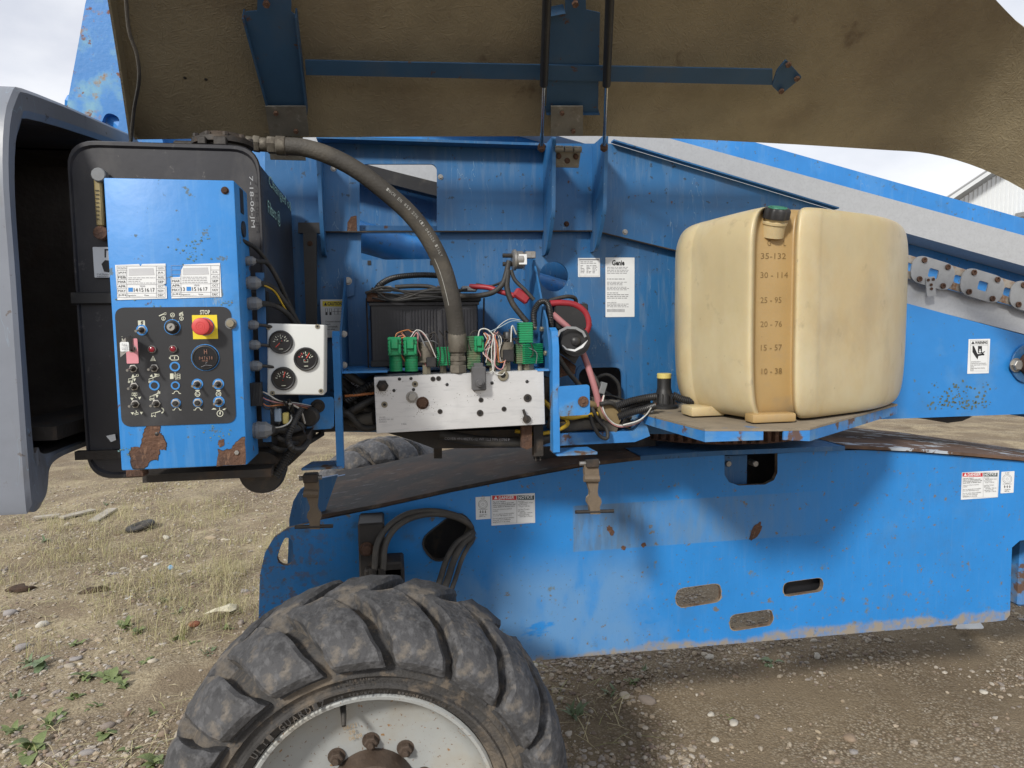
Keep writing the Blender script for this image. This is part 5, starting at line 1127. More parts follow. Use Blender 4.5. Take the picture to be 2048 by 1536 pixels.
# right bracket
yz(XRr-.006,[(1.70,ZL(1113,696,1.70)),(1.725,ZL(1110,662,1.72)),(1.77,ZL(1104,655,1.77)),(1.77,ZL(1104,900,1.77)),(1.70,ZL(1108,905,1.70))],.020,'bracket_column',RB,'right blue bracket column with a folded foot')
fz=ZL(1150,906,1.70); fx=PY(1195,906,1.70).x
MB().prism(rounded([V((XRr+.004,RM(1.69),fz)),V((fx,RM(1.69),fz)),V((fx-.004,RM(1.69)+.1,fz)),V((XRr+.004,RM(1.69)+.1,fz))],.006),(0,0,-.006)).build('bracket_foot',BLUE_WORN,LIFT)
MB().prism(rounded(pxs([(1116,773),(1179,769),(1180,829),(1118,833)],1.695),.01),(0,.006,0)).build('bracket_flag',RB,LIFT,'right bracket flag with one rusty washer')
mb=MB(); mb.cyl(PY(1166,803,1.695),FRONT,.0145,.004,20); mb.cyl(PY(1166,803,1.691),FRONT,.006,.004,6); mb.build('flag_washer',RUST,LIFT)
yz(XRr-.012,[(1.745,ZL(1104,690,1.745)),(1.80,ZL(1100,640,1.80)),(1.9,ZL(1090,608,1.9)),(2.14,ZL(1062,508,2.14)),(2.36,ZL(1056,500,2.36)),(2.36,ZL(1050,735,2.36)),(1.745,ZL(1098,742,1.745))],.006,'bracket_web',BLUE_DIM)
sz2=ZL(1090,738,1.745); MB().prism([V((PY(1075,740,1.745).x,RM(1.745),sz2)),V((XRr-.012,RM(1.745),sz2)),V((XRr-.012,2.2,sz2)),V((PY(1075,740,1.745).x,2.2,sz2))],(0,0,-.006)).build('bracket_shelf',RB,LIFT)
for x_,y_ in ((1072,656),(1086,658),(1094,706)): MB().cyl(PY(x_,y_,1.86 if y_<700 else 1.80),V((-1,-.2,0)),.007,.008,6).build('web_bolt',BRASS,LIFT)
rr_=random.Random(17)
for k in range(16):      # hose bundle left of and behind the manifold
    y0_=rr_.uniform(752,858); y1_=rr_.uniform(750,860); Yk=rr_.uniform(1.86,2.2)
    MB().tube([PY(672,y0_,Yk),PY(695+rr_.uniform(-6,8),(y0_*2+y1_)/3+rr_.uniform(-18,18),Yk-.03),PY(725,(y0_+y1_*2)/3+rr_.uniform(-18,18),Yk),PY(765,y1_,Yk+.03)],rr_.choice([.004,.006,.009,.012]),8,0,6,rr_.choice([None,None,.006])).build('engine_bay_hose',rr_.choice([RUB,HOSE,BLK,RUB]),LIFT,ang=50)
for k in range(14):      # tangle right of the right bracket
    x0_=rr_.uniform(1092,1130); y0_=rr_.uniform(770,862); x1_=rr_.uniform(1180,1268); y1_=rr_.uniform(800,868); Yk=rr_.uniform(1.95,2.25)
    MB().tube([PY(x0_,y0_,Yk),PY(x0_*.65+x1_*.35,y0_+rr_.uniform(-20,25),Yk),PY(x0_*.3+x1_*.7,y1_+rr_.uniform(-25,10),Yk),PY(x1_,y1_,Yk+.05)],rr_.choice([.003,.004,.007,.011]),8,0,6,rr_.choice([None,None,.006])).build('engine_bay_hose',rr_.choice([RUB,HOSE,BLK,RUB,TANB]),LIFT,ang=50)
for k in range(8):       # small leads draped over the battery and panel foot
    x0_=rr_.uniform(730,760); MB().tube([PY(x0_,rr_.uniform(570,600),1.98),PY(x0_+40,rr_.uniform(572,612),1.97),PY(x0_+110,rr_.uniform(575,600),1.97),PY(x0_+180,rr_.uniform(565,600),1.99)],rr_.choice([.0025,.004]),6,0,6).build('battery_lead',rr_.choice([RUB,BLK,RUB,BLK]),LIFT,ang=50)
# rubber T latches hanging from the feet
LATM=mat('dusty_rubber_latch',(.15,.115,.08),.75,0,.2,14,[((.07,.06,.05),12,.5,.2,.8,.6),((.32,.27,.2),20,.6,.1,.9,.6)],.3,90)
for (x_,y0,ang,YL_,lab) in ((622,946,0,1.73,'left rubber T-handle latch'),(1183,916,0,1.73,'right rubber T-handle latch')):
    h=thing('hood_latch',PY(x_,y0,YL_),None,None,parent=LIFT); h['label']=lab+' hanging from the bracket foot'
    s_=1.03; B=[(-16,0),(16,0),(16,20),(-16,20)]
    MB().box(PY(x_,y0+9,YL_),(.036,.03,.022),bev=.002).build('clevis',DARK,h)
    MB().cyl(PY(x_-24,y0+11,YL_-.004),(1,0,0),.006,.056,8).build('clevis_pin',STEEL,h)
    pr=[(-15,14),(13,14),(14,34),(12,48),(9,70),(10,78),(15,84),(16,92),(12,100),(12,116),(-8,116),(-9,100),(-13,92),(-12,84),(-7,78),(-6,70),(-12,48),(-15,34)]
    P=[PY(x_+a+ (b*.05),y0+b*.97,YL_-.012) for a,b in pr]
    MB().prism(P,(0,.020,0)).build('strap',LATM,h)
    MB().tube([PY(x_-15,y0+41,YL_-.016),PY(x_+15,y0+41,YL_-.016)],.010,8,res=1).build('strap_ridge',LATM,h)
    a=PY(x_-29,y0+108,YL_-.004); b=PY(x_+41,y0+106,YL_-.004); MB().tube([a,a.lerp(b,.03),a.lerp(b,.97),b],lambda t:.0055 if .02<t<.98 else .003,10,res=3).build('t_handle',DARK,h)

# ================================================================== manifold block and its valves
YM=1.75
mz=wrect(750,747,1089,858,YM); Rm=Matrix.Rotation(math.radians(-.9),3,'Y'); mc=(mz[0]+mz[2])/2
ml=(mz[1]-mz[0]).length; mh=(mz[3]-mz[0]).length
GS=1.0
MAN=MB().box(mc+V((0,.055,0)),(ml,.11,mh),Rm,bev=.0012).build('valve_manifold',ALU,LIFT,'bright machined aluminium valve manifold with plugs')
GS=1.12
for x_,y_ in ((799,758),(822,757),(894,769),(984,766),(1054,763),(788,781),(827,779)): fast('dot_plug',DOTP,x_,y_,YM,3.4,MAN)
for x_,y_,r,m_ in ((866,758,5,PLUG),(877,757,5,PLUG),(830,768,6.2,PLUGB),(769,809,6.4,PLUGB),(880,823,5,PLUG),(962,800,5,PLUG),(960,826,6.6,PLUG),(1008,818,5,PLUG),(1055,796,8,PLUG),(1006,751,11,PLUGB)): fast('socket_plug',m_,x_,y_,YM,r,MAN)
fast('hex_plug',HEX,824,794,YM,9,MAN); fast('hex_plug',HEXR,845,806,YM,9.5,MAN,'rusty hex plug'); 
mb=MB(); p=PY(765,771,YM); mb.cyl(p,FRONT,.0155,.014,6); mb.cyl(p+V((0,-.014,0)),FRONT,.009,.012,12); mb.cyl(p+V((0,-.026,0)),FRONT,.005,.006,8); mb.build('test_port',DARK,MAN)
p=PY(1053,838,YM); mb=MB(); mb.cyl(p,FRONT,.011,.008,18); mb.box(p+V((-.006,-.010,.013)),(.007,.005,.032),Matrix.Rotation(-.3,3,'Y'),bev=.001); mb.build('release_lever',DARK,MAN)
p=PY(956,756,YM); mb=MB(); mb.box(p+V((0,-.015,-.0)),(.036,.03,.062),bev=.003); mb.cyl(p+V((0,-.03,-.012)),FRONT,.0105,.012,14); mb.box(p+V((0,-.012,.036)),(.024,.02,.016),bev=.002); mb.cyl(p+V((0,-.042,-.012)),FRONT,.006,.005,6); mb.build('face_coil',mat('grey_coil_body',(.10,.10,.105),.55,0,.15,20),MAN,'grey coil on the manifold face')
txt('30152\nKA022100 RE\n260202',758,833,787,845,YM,GINK,MAN,off=.0006); txt('1306',803,846,813,850,YM,GINK,MAN,off=.0006)
SMR=mat('oily_grit',(.22,.21,.19),.8,0,.3,60)
rr_=random.Random(8); polys=[]
for cx_,cy_,sp_,n_ in ((765,785,12,34),(845,818,14,40),(824,802,10,20),(1006,752,12,18),(1053,838,12,34),(956,782,14,26),(918,748,120,50),(880,800,100,40)):
    for i in range(n_):
        x_,y_=cx_+rr_.gauss(0,sp_*.7),cy_+rr_.gauss(0,min(sp_,16)*.6); s_=rr_.uniform(.3,1.0)
        if 752<x_<1085 and 757<y_<846: polys.append([(x_+s_*math.cos(a),y_+s_*math.sin(a)) for a in (0,1.3,2.5,3.8,5)])
filled('oily_grit',polys,YM,SMR,MAN,.0006)['kind']='stuff'
mztop=mc.z+mh/2
def vt(x_,Y=1.80): return V((PY(x_,740,Y).x,RM(Y),mztop+(PY(x_,740,Y).x-mc.x)*math.tan(math.radians(.9))))
def pz(x_,y_,Y=1.80): return PY(x_,y_,Y)
def coil(name,x_,y0,y1,wpx,m,Y=1.80,ribs=8,dp=.034,clip=False,label=None,stem=True,rot=0,roundc=False):
    global GS
    GS=1.0; dp*=1.12; c0=PY(x_,y0,Y); c1=PY(x_,y1,Y); h_=c0.z-c1.z; wd=wpx*mpp(x_,y0,Y); c=(c0+c1)/2; mb=MB(); R=Matrix.Rotation(rot,3,'Z')
    if roundc:
        prof=[]; 
        for k in range(ribs): a=k/ribs*h_; prof+=[(wd/2,a),(wd/2,a+h_/ribs*.7),(wd/2*.93,a+h_/ribs*.72),(wd/2*.93,a+h_/ribs)]
        mb.lathe(prof,c1,(0,0,1),18)
    else:
        mb.box(c,(wd*.93,dp*.93,h_),R,bev=.002)
        for k in range(ribs): mb.box(V((c.x,c.y,c1.z+h_*(k+.5)/ribs)),(wd,dp,h_/ribs*.62),R,bev=.0008)
    if clip: mb.box(c+V((0,-dp*.55,h_*.15)),(wd*.5,dp*.35,h_*.55),bev=.002); mb.box(c+V((wd*.36,-dp*.5,-h_*.15)),(wd*.18,dp*.3,h_*.5),bev=.001); mb.box(c+V((-wd*.36,-dp*.5,-h_*.05)),(wd*.16,dp*.3,h_*.7),bev=.001)
    if stem: 
        s0=vt(x_,Y); mb.cyl(s0,(0,0,1),wd*.26,max(.004,c1.z-s0.z+.002),6,1)
    GS=1.12; return mb.build(name,[m,BRASS],MAN,label)
for x_ in (789,820):
    coil('coil_connector',x_,674,711,27,GREEN,1.775,5,.036,True,stem=False); coil('solenoid_coil',x_+3,711,742,27,GREEN,1.79,6,.03,stem=False,roundc=True,label=('leftmost' if x_==789 else 'second')+' bright green solenoid coil on the manifold')
coil('solenoid_coil',853,684,724,34,COIL,1.81,1,.04,roundc=True); mb=MB(); c=PY(855,684,1.81)
mb.lathe([(.0135,0),(.0145,.004),(.014,.022),(.0115,.026),(.001,.026)],c-V((0,0,.001)),(0,0,1),16); mb.build('coil_knob',BLK,MAN); MB().box(PY(862,724,1.785),(.026,.024,.026),bev=.002).build('coil_plug',BLK,MAN)
coil('solenoid_coil',886,694,731,27,GREEN,1.84,9,.034); coil('solenoid_coil',946,672,738,28,GREEND,1.81,14,.034); coil('coil_connector',957,672,704,19,GREEN,1.785,3,.03,True,stem=False)
coil('solenoid_coil',985,690,731,28,GREEND,1.85,9,.034); coil('solenoid_coil',1013,684,722,31,COIL,1.80,1,.036,roundc=True); mb=MB(); c=PY(1016,684,1.80)
mb.lathe([(.0145,0),(.0155,.004),(.015,.027),(.012,.031),(.001,.031)],c,(0,0,1),10); mb.build('coil_knob',BLK,MAN); MB().box(PY(1016,711,1.775),(.03,.02,.032),bev=.002).build('coil_plug',BLK,MAN)
coil('solenoid_coil',1050,645,686,28,GREEN,1.80,9,.034,stem=False,label='tall bright green coil at the right end of the manifold'); coil('solenoid_coil',1056,687,727,48,GREEN,1.83,11,.05,rot=.5); coil('solenoid_coil',1040,687,727,18,GREEND,1.80,10,.03)
# hose end fitting standing on the manifold
p0=vt(916,1.78); mb=MB(); h0=PY(916,664,1.78).z-p0.z
mb.cyl(p0,(0,0,1),.0235,.022,6); mb.cyl(p0+V((0,0,.0245)),(0,0,1),.019,.010,18); mb.cyl(p0+V((0,0,.0355)),(0,0,1),.0225,.014,6); mb.cyl(p0+V((0,0,.051)),(0,0,1),.018,.010,18); mb.lathe([(.0255,0),(.0275,.003),(.0275,h0-.068),(.025,h0-.062)],p0+V((0,0,.062)),(0,0,1),20)
mb.build('hose_end_fitting',COUP,LIFT,'crimped steel end of the thick hose')
# wiring over the coils
rr_=random.Random(9)
def wire(pts,m,r=.0014): MB().tube([PY(*p) for p in pts],r,6,0,6).build('wire',m,MAN)
wire([(790,676,1.77),(795,666,1.77),(815,660,1.78),(823,664,1.78)],WIREO); wire([(822,676,1.77),(830,664,1.78),(838,668,1.79),(852,690,1.77),(866,716,1.77)],DARK,.002); wire([(825,676,1.77),(838,662,1.78),(858,682,1.77),(870,712,1.77)],WIREP); wire([(790,674,1.78),(806,662,1.79),(826,660,1.80),(846,676,1.79)],DARK,.002)
wire([(820,676,1.77),(834,660,1.77),(852,672,1.76),(872,715,1.765)],WIREW,.0012); wire([(848,684,1.77),(866,682,1.78),(878,690,1.80)],GLAND)
wire([(956,674,1.78),(960,660,1.78),(972,658,1.78),(985,668,1.77),(989,690,1.76),(988,725,1.755),(985,742,1.74),(970,745,1.72),(956,735,1.72)],WIREW,.0018)
wire([(985,668,1.77),(1000,650,1.79),(1020,638,1.80),(1040,640,1.81)],WIREW,.0011); wire([(978,664,1.77),(998,655,1.78),(1024,642,1.80),(1046,644,1.81)],mat('pale_blue_wire',(.35,.45,.5),.5),.0011)
wire([(990,666,1.77),(992,700,1.76),(990,730,1.75),(1004,738,1.75),(1012,715,1.76)],WIREP,.0016); wire([(986,666,1.77),(995,690,1.76),(999,724,1.755),(1020,716,1.76)],WIREO); wire([(984,664,1.77),(1005,676,1.77),(1028,680,1.78),(1048,690,1.78)],DARK,.002); wire([(940,700,1.77),(936,680,1.78),(945,664,1.79),(955,662,1.79)],DARK,.002)
wire([(988,668,1.765),(983,700,1.755),(987,742,1.74),(1002,750,1.735),(1010,744,1.74)],WIREW,.0013)
for k in range(16):
    x_=965+rr_.uniform(0,35); wire([(x_,664+rr_.uniform(-3,5),1.775),(x_+rr_.uniform(-6,16),680+rr_.uniform(-5,10),1.765),(x_+rr_.uniform(-8,10),705,1.765),(x_+rr_.uniform(0,22),725,1.77)],rr_.choice([WIREP,WIREW,DARK,WIREO,DARK]),.0012)

for k in range(14):
    x_=rr_.uniform(792,900); wire([(x_,rr_.uniform(664,680),1.79),(x_+rr_.uniform(-12,18),rr_.uniform(660,690),1.775),(x_+rr_.uniform(-5,30),rr_.uniform(690,715),1.775),(x_+rr_.uniform(0,30),rr_.uniform(715,738),1.79)],rr_.choice([DARK,DARK,WIREP,GLAND,WIREO]),rr_.choice([.0012,.0016,.002]))
for k in range(9):
    x_=rr_.uniform(1010,1060); wire([(x_,rr_.uniform(655,690),1.79),(x_+rr_.uniform(-20,14),rr_.uniform(650,690),1.775),(x_+rr_.uniform(-15,18),rr_.uniform(690,712),1.775),(x_+rr_.uniform(-20,20),rr_.uniform(712,735),1.79)],rr_.choice([DARK,DARK,WIREW,GLAND,BLK]),rr_.choice([.0012,.0016,.002]))
# ================================================================== battery (lifts out of its tray: a thing of its own)
GS=1.0
bx0=PY(741,660,2.02).x; bx1=PY(957,660,2.02).x; bz1=ZL(850,603,2.02); bz0=ZL(850,732,2.02)
BAT=thing('battery',V(((bx0+bx1)/2,2.25,bz0)),'black ribbed battery with a rusty lid corner behind the thick hose','battery')
MB().box(V(((bx0+bx1)/2,RM(2.02)+.075,(bz0+bz1)/2)),(bx1-bx0,.14,bz1-bz0),bev=.004).build('case',BLKPOLY,BAT)
rb=lib(MB().box((0,0,0),(.0035,.005,bz1-bz0-.045)),'rib',BLKPOLY)
for k in range(34):
    if k in (11,21): continue
    inst('rib',rb,V((bx0+.008+(bx1-bx0-.016)*k/33,RM(2.02)+.0035,(bz0+bz1)/2-.002)),BAT)
MB().box(V(((bx0+bx1)/2,RM(2.02)+.07,bz1+.011)),(bx1-bx0+.018,.155,.027),bev=.004).build('lid',BLK,BAT)
MB().box(V(((bx0+bx1)/2,RM(2.02)-.001,bz1-.007)),(bx1-bx0+.006,.006,.010),bev=.001).build('rim',BLKPOLY,BAT)
MB().box(V(((bx0+bx1)/2,RM(2.02)+.001,bz0+.010)),(bx1-bx0+.004,.008,.018),bev=.001).build('foot',BLK,BAT)
MB().box(PY(752,594,2.0)+V((0,.002,0)),(.055,.01,.028),bev=.002).build('hold_down',RUST,BAT)
for x_ in (768,938):
    mb=MB(); c=PY(x_,578,2.06); mb.box(c,(.05,.028,.018),bev=.004); mb.cyl(c+V((-.02,-.02,0)),FRONT,.006,.01,6); mb.build('terminal',GALV,BAT)
MB().box(V(((bx0+bx1)/2,2.25,bz0-.008)),((bx1-bx0)+.06,.20,.008)).build('battery_tray',BLUE_WORN,LIFT)
for x_ in (733,968): MB().tube([PY(x_,596,2.05),PY(x_+ (4 if x_<800 else -2),735,2.05)],.003,6,res=1).build('hold_down_rod',DARK,LIFT)
cb=lambda pts,r,m,corr=None,label=None: MB().tube([PY(*p) for p in pts],r,10,0,8,corr).build('cable',m,LIFT,label,ang=50)
cb([(752,580,2.04),(762,568,2.05),(790,555,2.1),(840,550,2.12),(892,552,2.12)],.010,BLK,.006,'corrugated battery loom')
cb([(790,574,2.04),(830,572,2.03),(862,574,2.02),(885,584,2.0),(905,592,1.99)],.007,RUB)
cb([(905,592,1.99),(950,592,1.96),(985,585,1.95),(1005,568,1.95),(1013,545,1.96),(1018,522,1.97)],.0085,RUB,None,'black battery cable rising to the relay')
cb([(940,573,2.05),(975,575,2.0),(1000,583,1.97),(1030,592,1.95)],.0085,REDC,None,'red battery cable')
MB().box(PY(1043,592,1.95),(.052,.026,.030),Matrix.Rotation(.62,3,'Y'),bev=.005).build('cable_boot',REDC,LIFT,'red rubber boot on the cable')
cb([(952,568,2.05),(980,572,2.03),(1004,564,1.99),(1020,552,1.98)],.004,BLK)
cb([(1016,540,1.96),(1014,575,1.95),(1024,605,1.94),(1042,630,1.93),(1055,645,1.92)],.009,RUB)
cb([(1022,540,1.96),(1030,560,1.95),(1050,580,1.93),(1068,600,1.92)],.006,RUB)
GS=1.12
# starter relay on the web's tip
c=PY(1024,520,1.99); e=PY(1049,520,1.99); mb=MB(); mb.lathe([(.027,0),(.033,.004),(.033,.011),(.028,.013),(.028,(e-c).length-.008),(.022,(e-c).length)],c,(1,0,0),24,0); mb.tube([c+V((0,-.005,.013)),c+V((-.03,-.005,.013))],.006,8,1,res=1); mb.tube([c+V((0,-.005,-.013)),c+V((-.03,-.005,-.013))],.006,8,1,res=1); mb.box(c.lerp(e,.75)+V((0,-.024,0)),(.022,.003,.028),mi=2)
mb.build('starter_relay',[STEEL,DARK,STK],LIFT,'round starter relay on the bracket tip'); MB().box(PY(1060,510,2.05),(.03,.02,.02),bev=.002).build('relay_clip',STEEL,LIFT)
cb([(1069,652,1.86),(1068,625,1.85),(1078,606,1.84),(1092,604,1.84),(1100,622,1.85),(1102,660,1.86)],.0085,BLK,.005,'looped corrugated loom over the right bracket')
# junction box, horn, red cable, pink hose right of the bracket
mb=MB(); mb.box(PY(1133,634,2.16),(.10,.12,.075),bev=.004); mb.build('contactor_box',BLK,LIFT); 
mb=MB(); mb.cyl(PY(1126,630,2.10),FRONT,.013,.022,12); mb.cyl(PY(1134,625,2.10),FRONT,.010,.024,12); mb.build('red_terminal_boot',REDC,LIFT)
cb([(1100,607,2.05),(1125,606,2.05),(1150,610,2.05),(1170,625,2.05),(1177,648,2.05),(1170,668,2.06),(1160,672,2.08)],.0095,REDC,None,'red cable looping over the horn')
cb([(1088,605,2.1),(1110,598,2.1),(1135,593,2.1),(1150,597,2.12),(1153,612,2.15)],.006,RUB)
hb=PY(1144,682,1.98); mb=MB(); mb.lathe([(r_*1.12,h_*1.12) for r_,h_ in [(.02,0),(.042,-.012),(.043,-.02),(.036,-.03),(.037,-.034),(.043,-.036),(.042,-.042),(.015,-.042),(.012,-.047),(.004,-.05),(.0,-.05)]],hb,BACK,32,0,caps=False)
mb.build('horn',BLK,LIFT,'round black horn with a torn white rim',ang=40)
MB().prism(pxs([(1117,690),(1172,672),(1165,700),(1150,728),(1140,720),(1118,704)],2.0),(0,.012,0)).build('horn_bracket',BLK,LIFT)
mb=MB(); pr=[(1124,690),(1132,700),(1150,703),(1166,695),(1176,680)]; pi=[(1126,690),(1134,697),(1150,699),(1163,691),(1174,682)]; mb.prism(pxs(pr+list(reversed(pi)),1.865),(0,.004,0)); mb.build('torn_tape',STK,LIFT)
MB().ribbon(pxs([(1115,672),(1120,662),(1134,655),(1152,656),(1166,664),(1171,674)],1.868),.008,FRONT).build('horn_rim_label',GALV,LIFT)
MB().prism(pxs([(1116,706),(1140,722),(1152,732),(1150,748),(1130,752),(1118,756)],2.05),(0,.05,0)).build('rusty_horn_bracket',RUST,LIFT)
cb([(1105,628,2.04),(1122,643,2.03),(1140,660,2.02),(1158,690,2.02),(1172,722,2.0),(1183,755,1.98),(1192,785,1.97),(1198,812,1.97)],.0095,PINKH,None,'faded pink hose running down past the access hole')
cb([(1112,705,1.9),(1130,735,1.9),(1150,760,1.92),(1172,785,1.95)],.007,RUB)
cb([(1180,740,2.0),(1190,755,1.98),(1200,775,1.97)],.005,RUB); MB().box(PY(1205,776,1.97),(.018,.018,.034),Matrix.Rotation(.3,3,'Y'),bev=.002).build('wire_plug',GLAND,LIFT)
cb([(1178,790,2.3),(1190,760,2.3),(1215,750,2.3),(1236,768,2.3),(1238,800,2.3),(1228,818,2.3)],.006,RUB); cb([(1180,800,2.35),(1205,785,2.36),(1225,800,2.36),(1215,825,2.36)],.008,RUB)
cb([(1208,790,1.96),(1205,812,1.94),(1215,835,1.93),(1235,850,1.93),(1265,848,1.93),(1290,835,1.94),(1310,818,1.98)],.0022,WIREW); cb([(1206,792,1.96),(1202,814,1.94),(1214,838,1.93),(1236,853,1.93),(1266,850,1.93),(1292,836,1.94)],.0018,WIREP)
MB().prism(rounded(pxs([(1200,805),(1225,808),(1244,835),(1234,857),(1205,840),(1196,820)],1.95),.006),(0,.05,0)).build('dusty_valve_body',TANB,LIFT)
cb([(1200,808,1.93),(1222,806,1.93),(1238,818,1.94),(1250,838,1.95),(1246,852,1.97)],.0065,RUB)
cb([(1180,830,1.90),(1186,850,1.88),(1200,872,1.88),(1214,876,1.88),(1213,858,1.89),(1196,840,1.91),(1184,815,1.93)],.0055,RUB)
# yellow cables, loose hoses under the bracket
cb([(1085,800,1.95),(1098,812,1.93),(1110,825,1.92),(1140,835,1.92),(1165,832,1.93),(1195,828,1.94)],.0065,YELC,None,'yellow cables under the bracket')
cb([(1030,862,1.92),(1070,868,1.92),(1110,862,1.92),(1134,850,1.93),(1132,838,1.94),(1115,832,1.95)],.0055,YELC)
for pts,r in (([(1095,845,2.0),(1130,852,1.98),(1170,848,1.97),(1205,850,1.97),(1230,860,1.97)],.018),([(1090,830,2.05),(1130,830,2.03),(1180,820,2.02),(1240,826,2.02)],.016),([(690,745,1.85),(720,765,1.87),(752,785,1.9),(790,800,1.95)],.011),([(688,800,1.9),(715,780,1.9),(745,760,1.92),(770,750,1.95)],.012),([(690,845,1.95),(720,842,1.92),(748,838,1.9)],.02),([(690,830,1.88),(715,815,1.86),(752,795,1.88)],.010),([(700,790,2.0),(730,775,2.0),(760,780,2.0)],.012)):
    MB().tube([PY(*p) for p in pts],r,12,0,8).build('hydraulic_hose',RUB if r<.015 else HOSE,LIFT,ang=50)
cb([(695,800,1.87),(715,785,1.86),(735,772,1.87),(752,765,1.9)],.014,BLK,.007)
cb([(690,792,1.85),(715,790,1.84),(750,786,1.86)],.0035,WIREO)
hp_=[PY(690+k*5,749+k*4.4,1.838) for k in range(12)]
txtw('GATES MEGASYS',PY(714,772,1.855),V((.72,0,-.66)).normalized(),V((.66,0,.72)).normalized(),.085,.009,GINK,LIFT,'hose_print',key='hp2')
GS=1.0
MB().box(V((.2,2.25,zf+.08)),(.62,.18,.12)).build('engine_base_block',DARK,LIFT)

PY=PY_plain; GS=1.0
# ================================================================== fuel tank tray and tank
zt=ZL(1268,818,2.2)-.004
def PTZ(x_,y_): return PZ(x_,y_,zt)
tp=[PTZ(1268,820),PTZ(1300,830),PTZ(1410,858),PTZ(1560,858),PTZ(1620,856),PTZ(1795,808)]
bl=V((tp[0].x+.0,2.36,zt)); br_=V((tp[-1].x+.02,2.36,zt))
ctr=sum(tp,V())/len(tp)
TPo=[bl]+tp+[br_]
DUSTY=mat('dust_over_blue_paint',(.24,.20,.145),.95,0,.2,14,[((.06,.16,.33),9,.60,.06,.7,.8),((.13,.10,.07),7,.5,.2,.9,.6)],.4,90)
TRAY=MB().prism(TPo,(0,0,-.006)).build('tank_tray',DUSTY,LIFT,'worn blue tray with folded lip under the fuel tank')
lipm=MB(); n=len(tp)
lo=[.022,.024,.026,.020,.026,.024]
for i in range(n-1):
    a,b=tp[i],tp[i+1]; d=(b-a).normalized(); o=d.cross(V((0,0,1)))*-.0
    if i==2: b=a.lerp(b,.78)
    if i==3: a=a.lerp(b,.12)
    inwd=V((-d.y,d.x,0))*.006
    lipm.prism([a+V((0,0,-.0065)),b+V((0,0,-.0065)),b-V((0,0,lo[i+1]+.01)),a-V((0,0,lo[i]+.01))],inwd)
lipm.build('tray_lip',BLUE_WORN,TRAY)
for x_,y_ in ((1441,868),(1556,872)): 
    pp=PZ(x_,y_-8,zt-.02); MB().cyl(V((pp.x,tp[2].y-.0005,zt-.022)),FRONT,.006,.003,10).build('lip_bolt',DARK,TRAY)
# tank: plan outline lofted through height with rounded top and bottom
tb=zt+.004; tt=ZL(1640,416,1.84)
def xp(x_,Y): return PY(x_,620,Y).x
pk=[(1352,2.27),(1349,2.20),(1350,2.14),(1354,2.085),(1362,2.055),(1376,2.028),(1382,2.021),(1387,2.008),(1392,1.997),(1408,1.958),(1432,1.908),(1446,1.878),(1452,1.866),(1470,1.832),(1486,1.804),(1496,1.788),(1502,1.783),(1506,1.788),(1508,1.80),(1509,1.817),(1512,1.824),
    (1530,1.824),(1565,1.824),(1584,1.824),(1587,1.817),(1588,1.80),(1590,1.786),(1595,1.778),(1606,1.777),(1625,1.785),(1636,1.791),(1640,1.797),(1646,1.802),(1680,1.832),(1715,1.864),(1732,1.880),(1737,1.887),(1742,1.893),(1762,1.920),(1772,1.938),(1780,1.956),(1796,2.003),(1806,2.05),(1812,2.11),(1814,2.17),(1812,2.27)]
pl=[(xp(x_,y_),y_) for x_,y_ in pk]
cm=V(((pl[0][0]+pl[-1][0])/2,2.06,0))
def top_drop(x): # lower shoulder on the left
    f=max(0,min(1,(xp(1500,1.8)-x)/.22)); return .045*f*f
lv=[(.0,.80,0),(.008,.87,0),(.03,.925,0),(.075,.962,0),(.15,.985,0),(.30,1,0),(.55,1.0,0),(.75,.998,1),(.86,.992,1),(.925,.978,1),(.962,.955,1),(.985,.915,1),(.997,.86,1),(1.0,.78,1)]
n=len(pl); mb=MB(); vs=[]
for h,s_,_ in lv:
    for x_,y_ in pl:
        d=V((x_,y_,0))-cm; fr=1 if s_>.99 else s_
        q=cm+V((d.x*fr,d.y*fr,0)); z_=tb+(tt-top_drop(x_)-tb)*h
        if h<.06: # moulded relief above the left tray corner
            pass
        vs.append(V((q.x,q.y,z_)))
fs=[]
for i in range(len(lv)-1):
    for k in range(n): fs.append((i*n+k,i*n+(k+1)%n,(i+1)*n+(k+1)%n,(i+1)*n+k))
fs.append(tuple(range(n))); fs.append(tuple((len(lv)-1)*n+k for k in range(n)))
mb.add(vs,fs); band=[i for i,q in enumerate(pk) if 1507<q[0]<1588]
for fi in range((len(lv)-1)*n):
    if (fi%n) in band[:-1]: mb.m[fi]=1
TANK=mb.build('fuel_tank',[POLY,AMBER],LIFT,'cream translucent fuel tank with embossed volume marks',ang=80)
sub=TANK.modifiers.new('sub','SUBSURF'); sub.levels=2; sub.render_levels=2
MB().box(V((xp(1550,1.80),1.815,tb+.012)),(xp(1594,1.8)-xp(1506,1.8),.05,.026),bev=.006,seg=2).build('tank_foot',AMBER,TANK)
MB().box(V((xp(1395,2.0)+.02,2.0,tb+.015)),(.11,.08,.03),bev=.006,seg=2).build('tank_foot',POLY,TANK)
c=PY(1548,452,1.825); nx=V((0,-.36,1)).normalized(); mb=MB(); mb.lathe([(.032,-.03),(.031,.004),(.034,.006),(.034,.012),(.029,.014),(.029,.03)],c,nx,24); mb.build('filler_neck',POLY,TANK)
mb=MB(); nl=8; k=64; vs=[]; fs=[]
a_,b_,c_=frame(nx)
for (r,h) in ((.030,.020),(.036,.022),(.036,.044),(.033,.050),(.026,.051)):
    for i in range(k):
        t=2*math.pi*i/k; rr2=r*(1+.055*math.cos(nl*t)) if .03<r else r
        vs.append(c+nx*h+(a_*math.cos(t)+b_*math.sin(t))*rr2)
for j in range(4):
    for i in range(k): fs.append((j*k+i,j*k+(i+1)%k,(j+1)*k+(i+1)%k,(j+1)*k+i))
fs.append(tuple(range(k)))
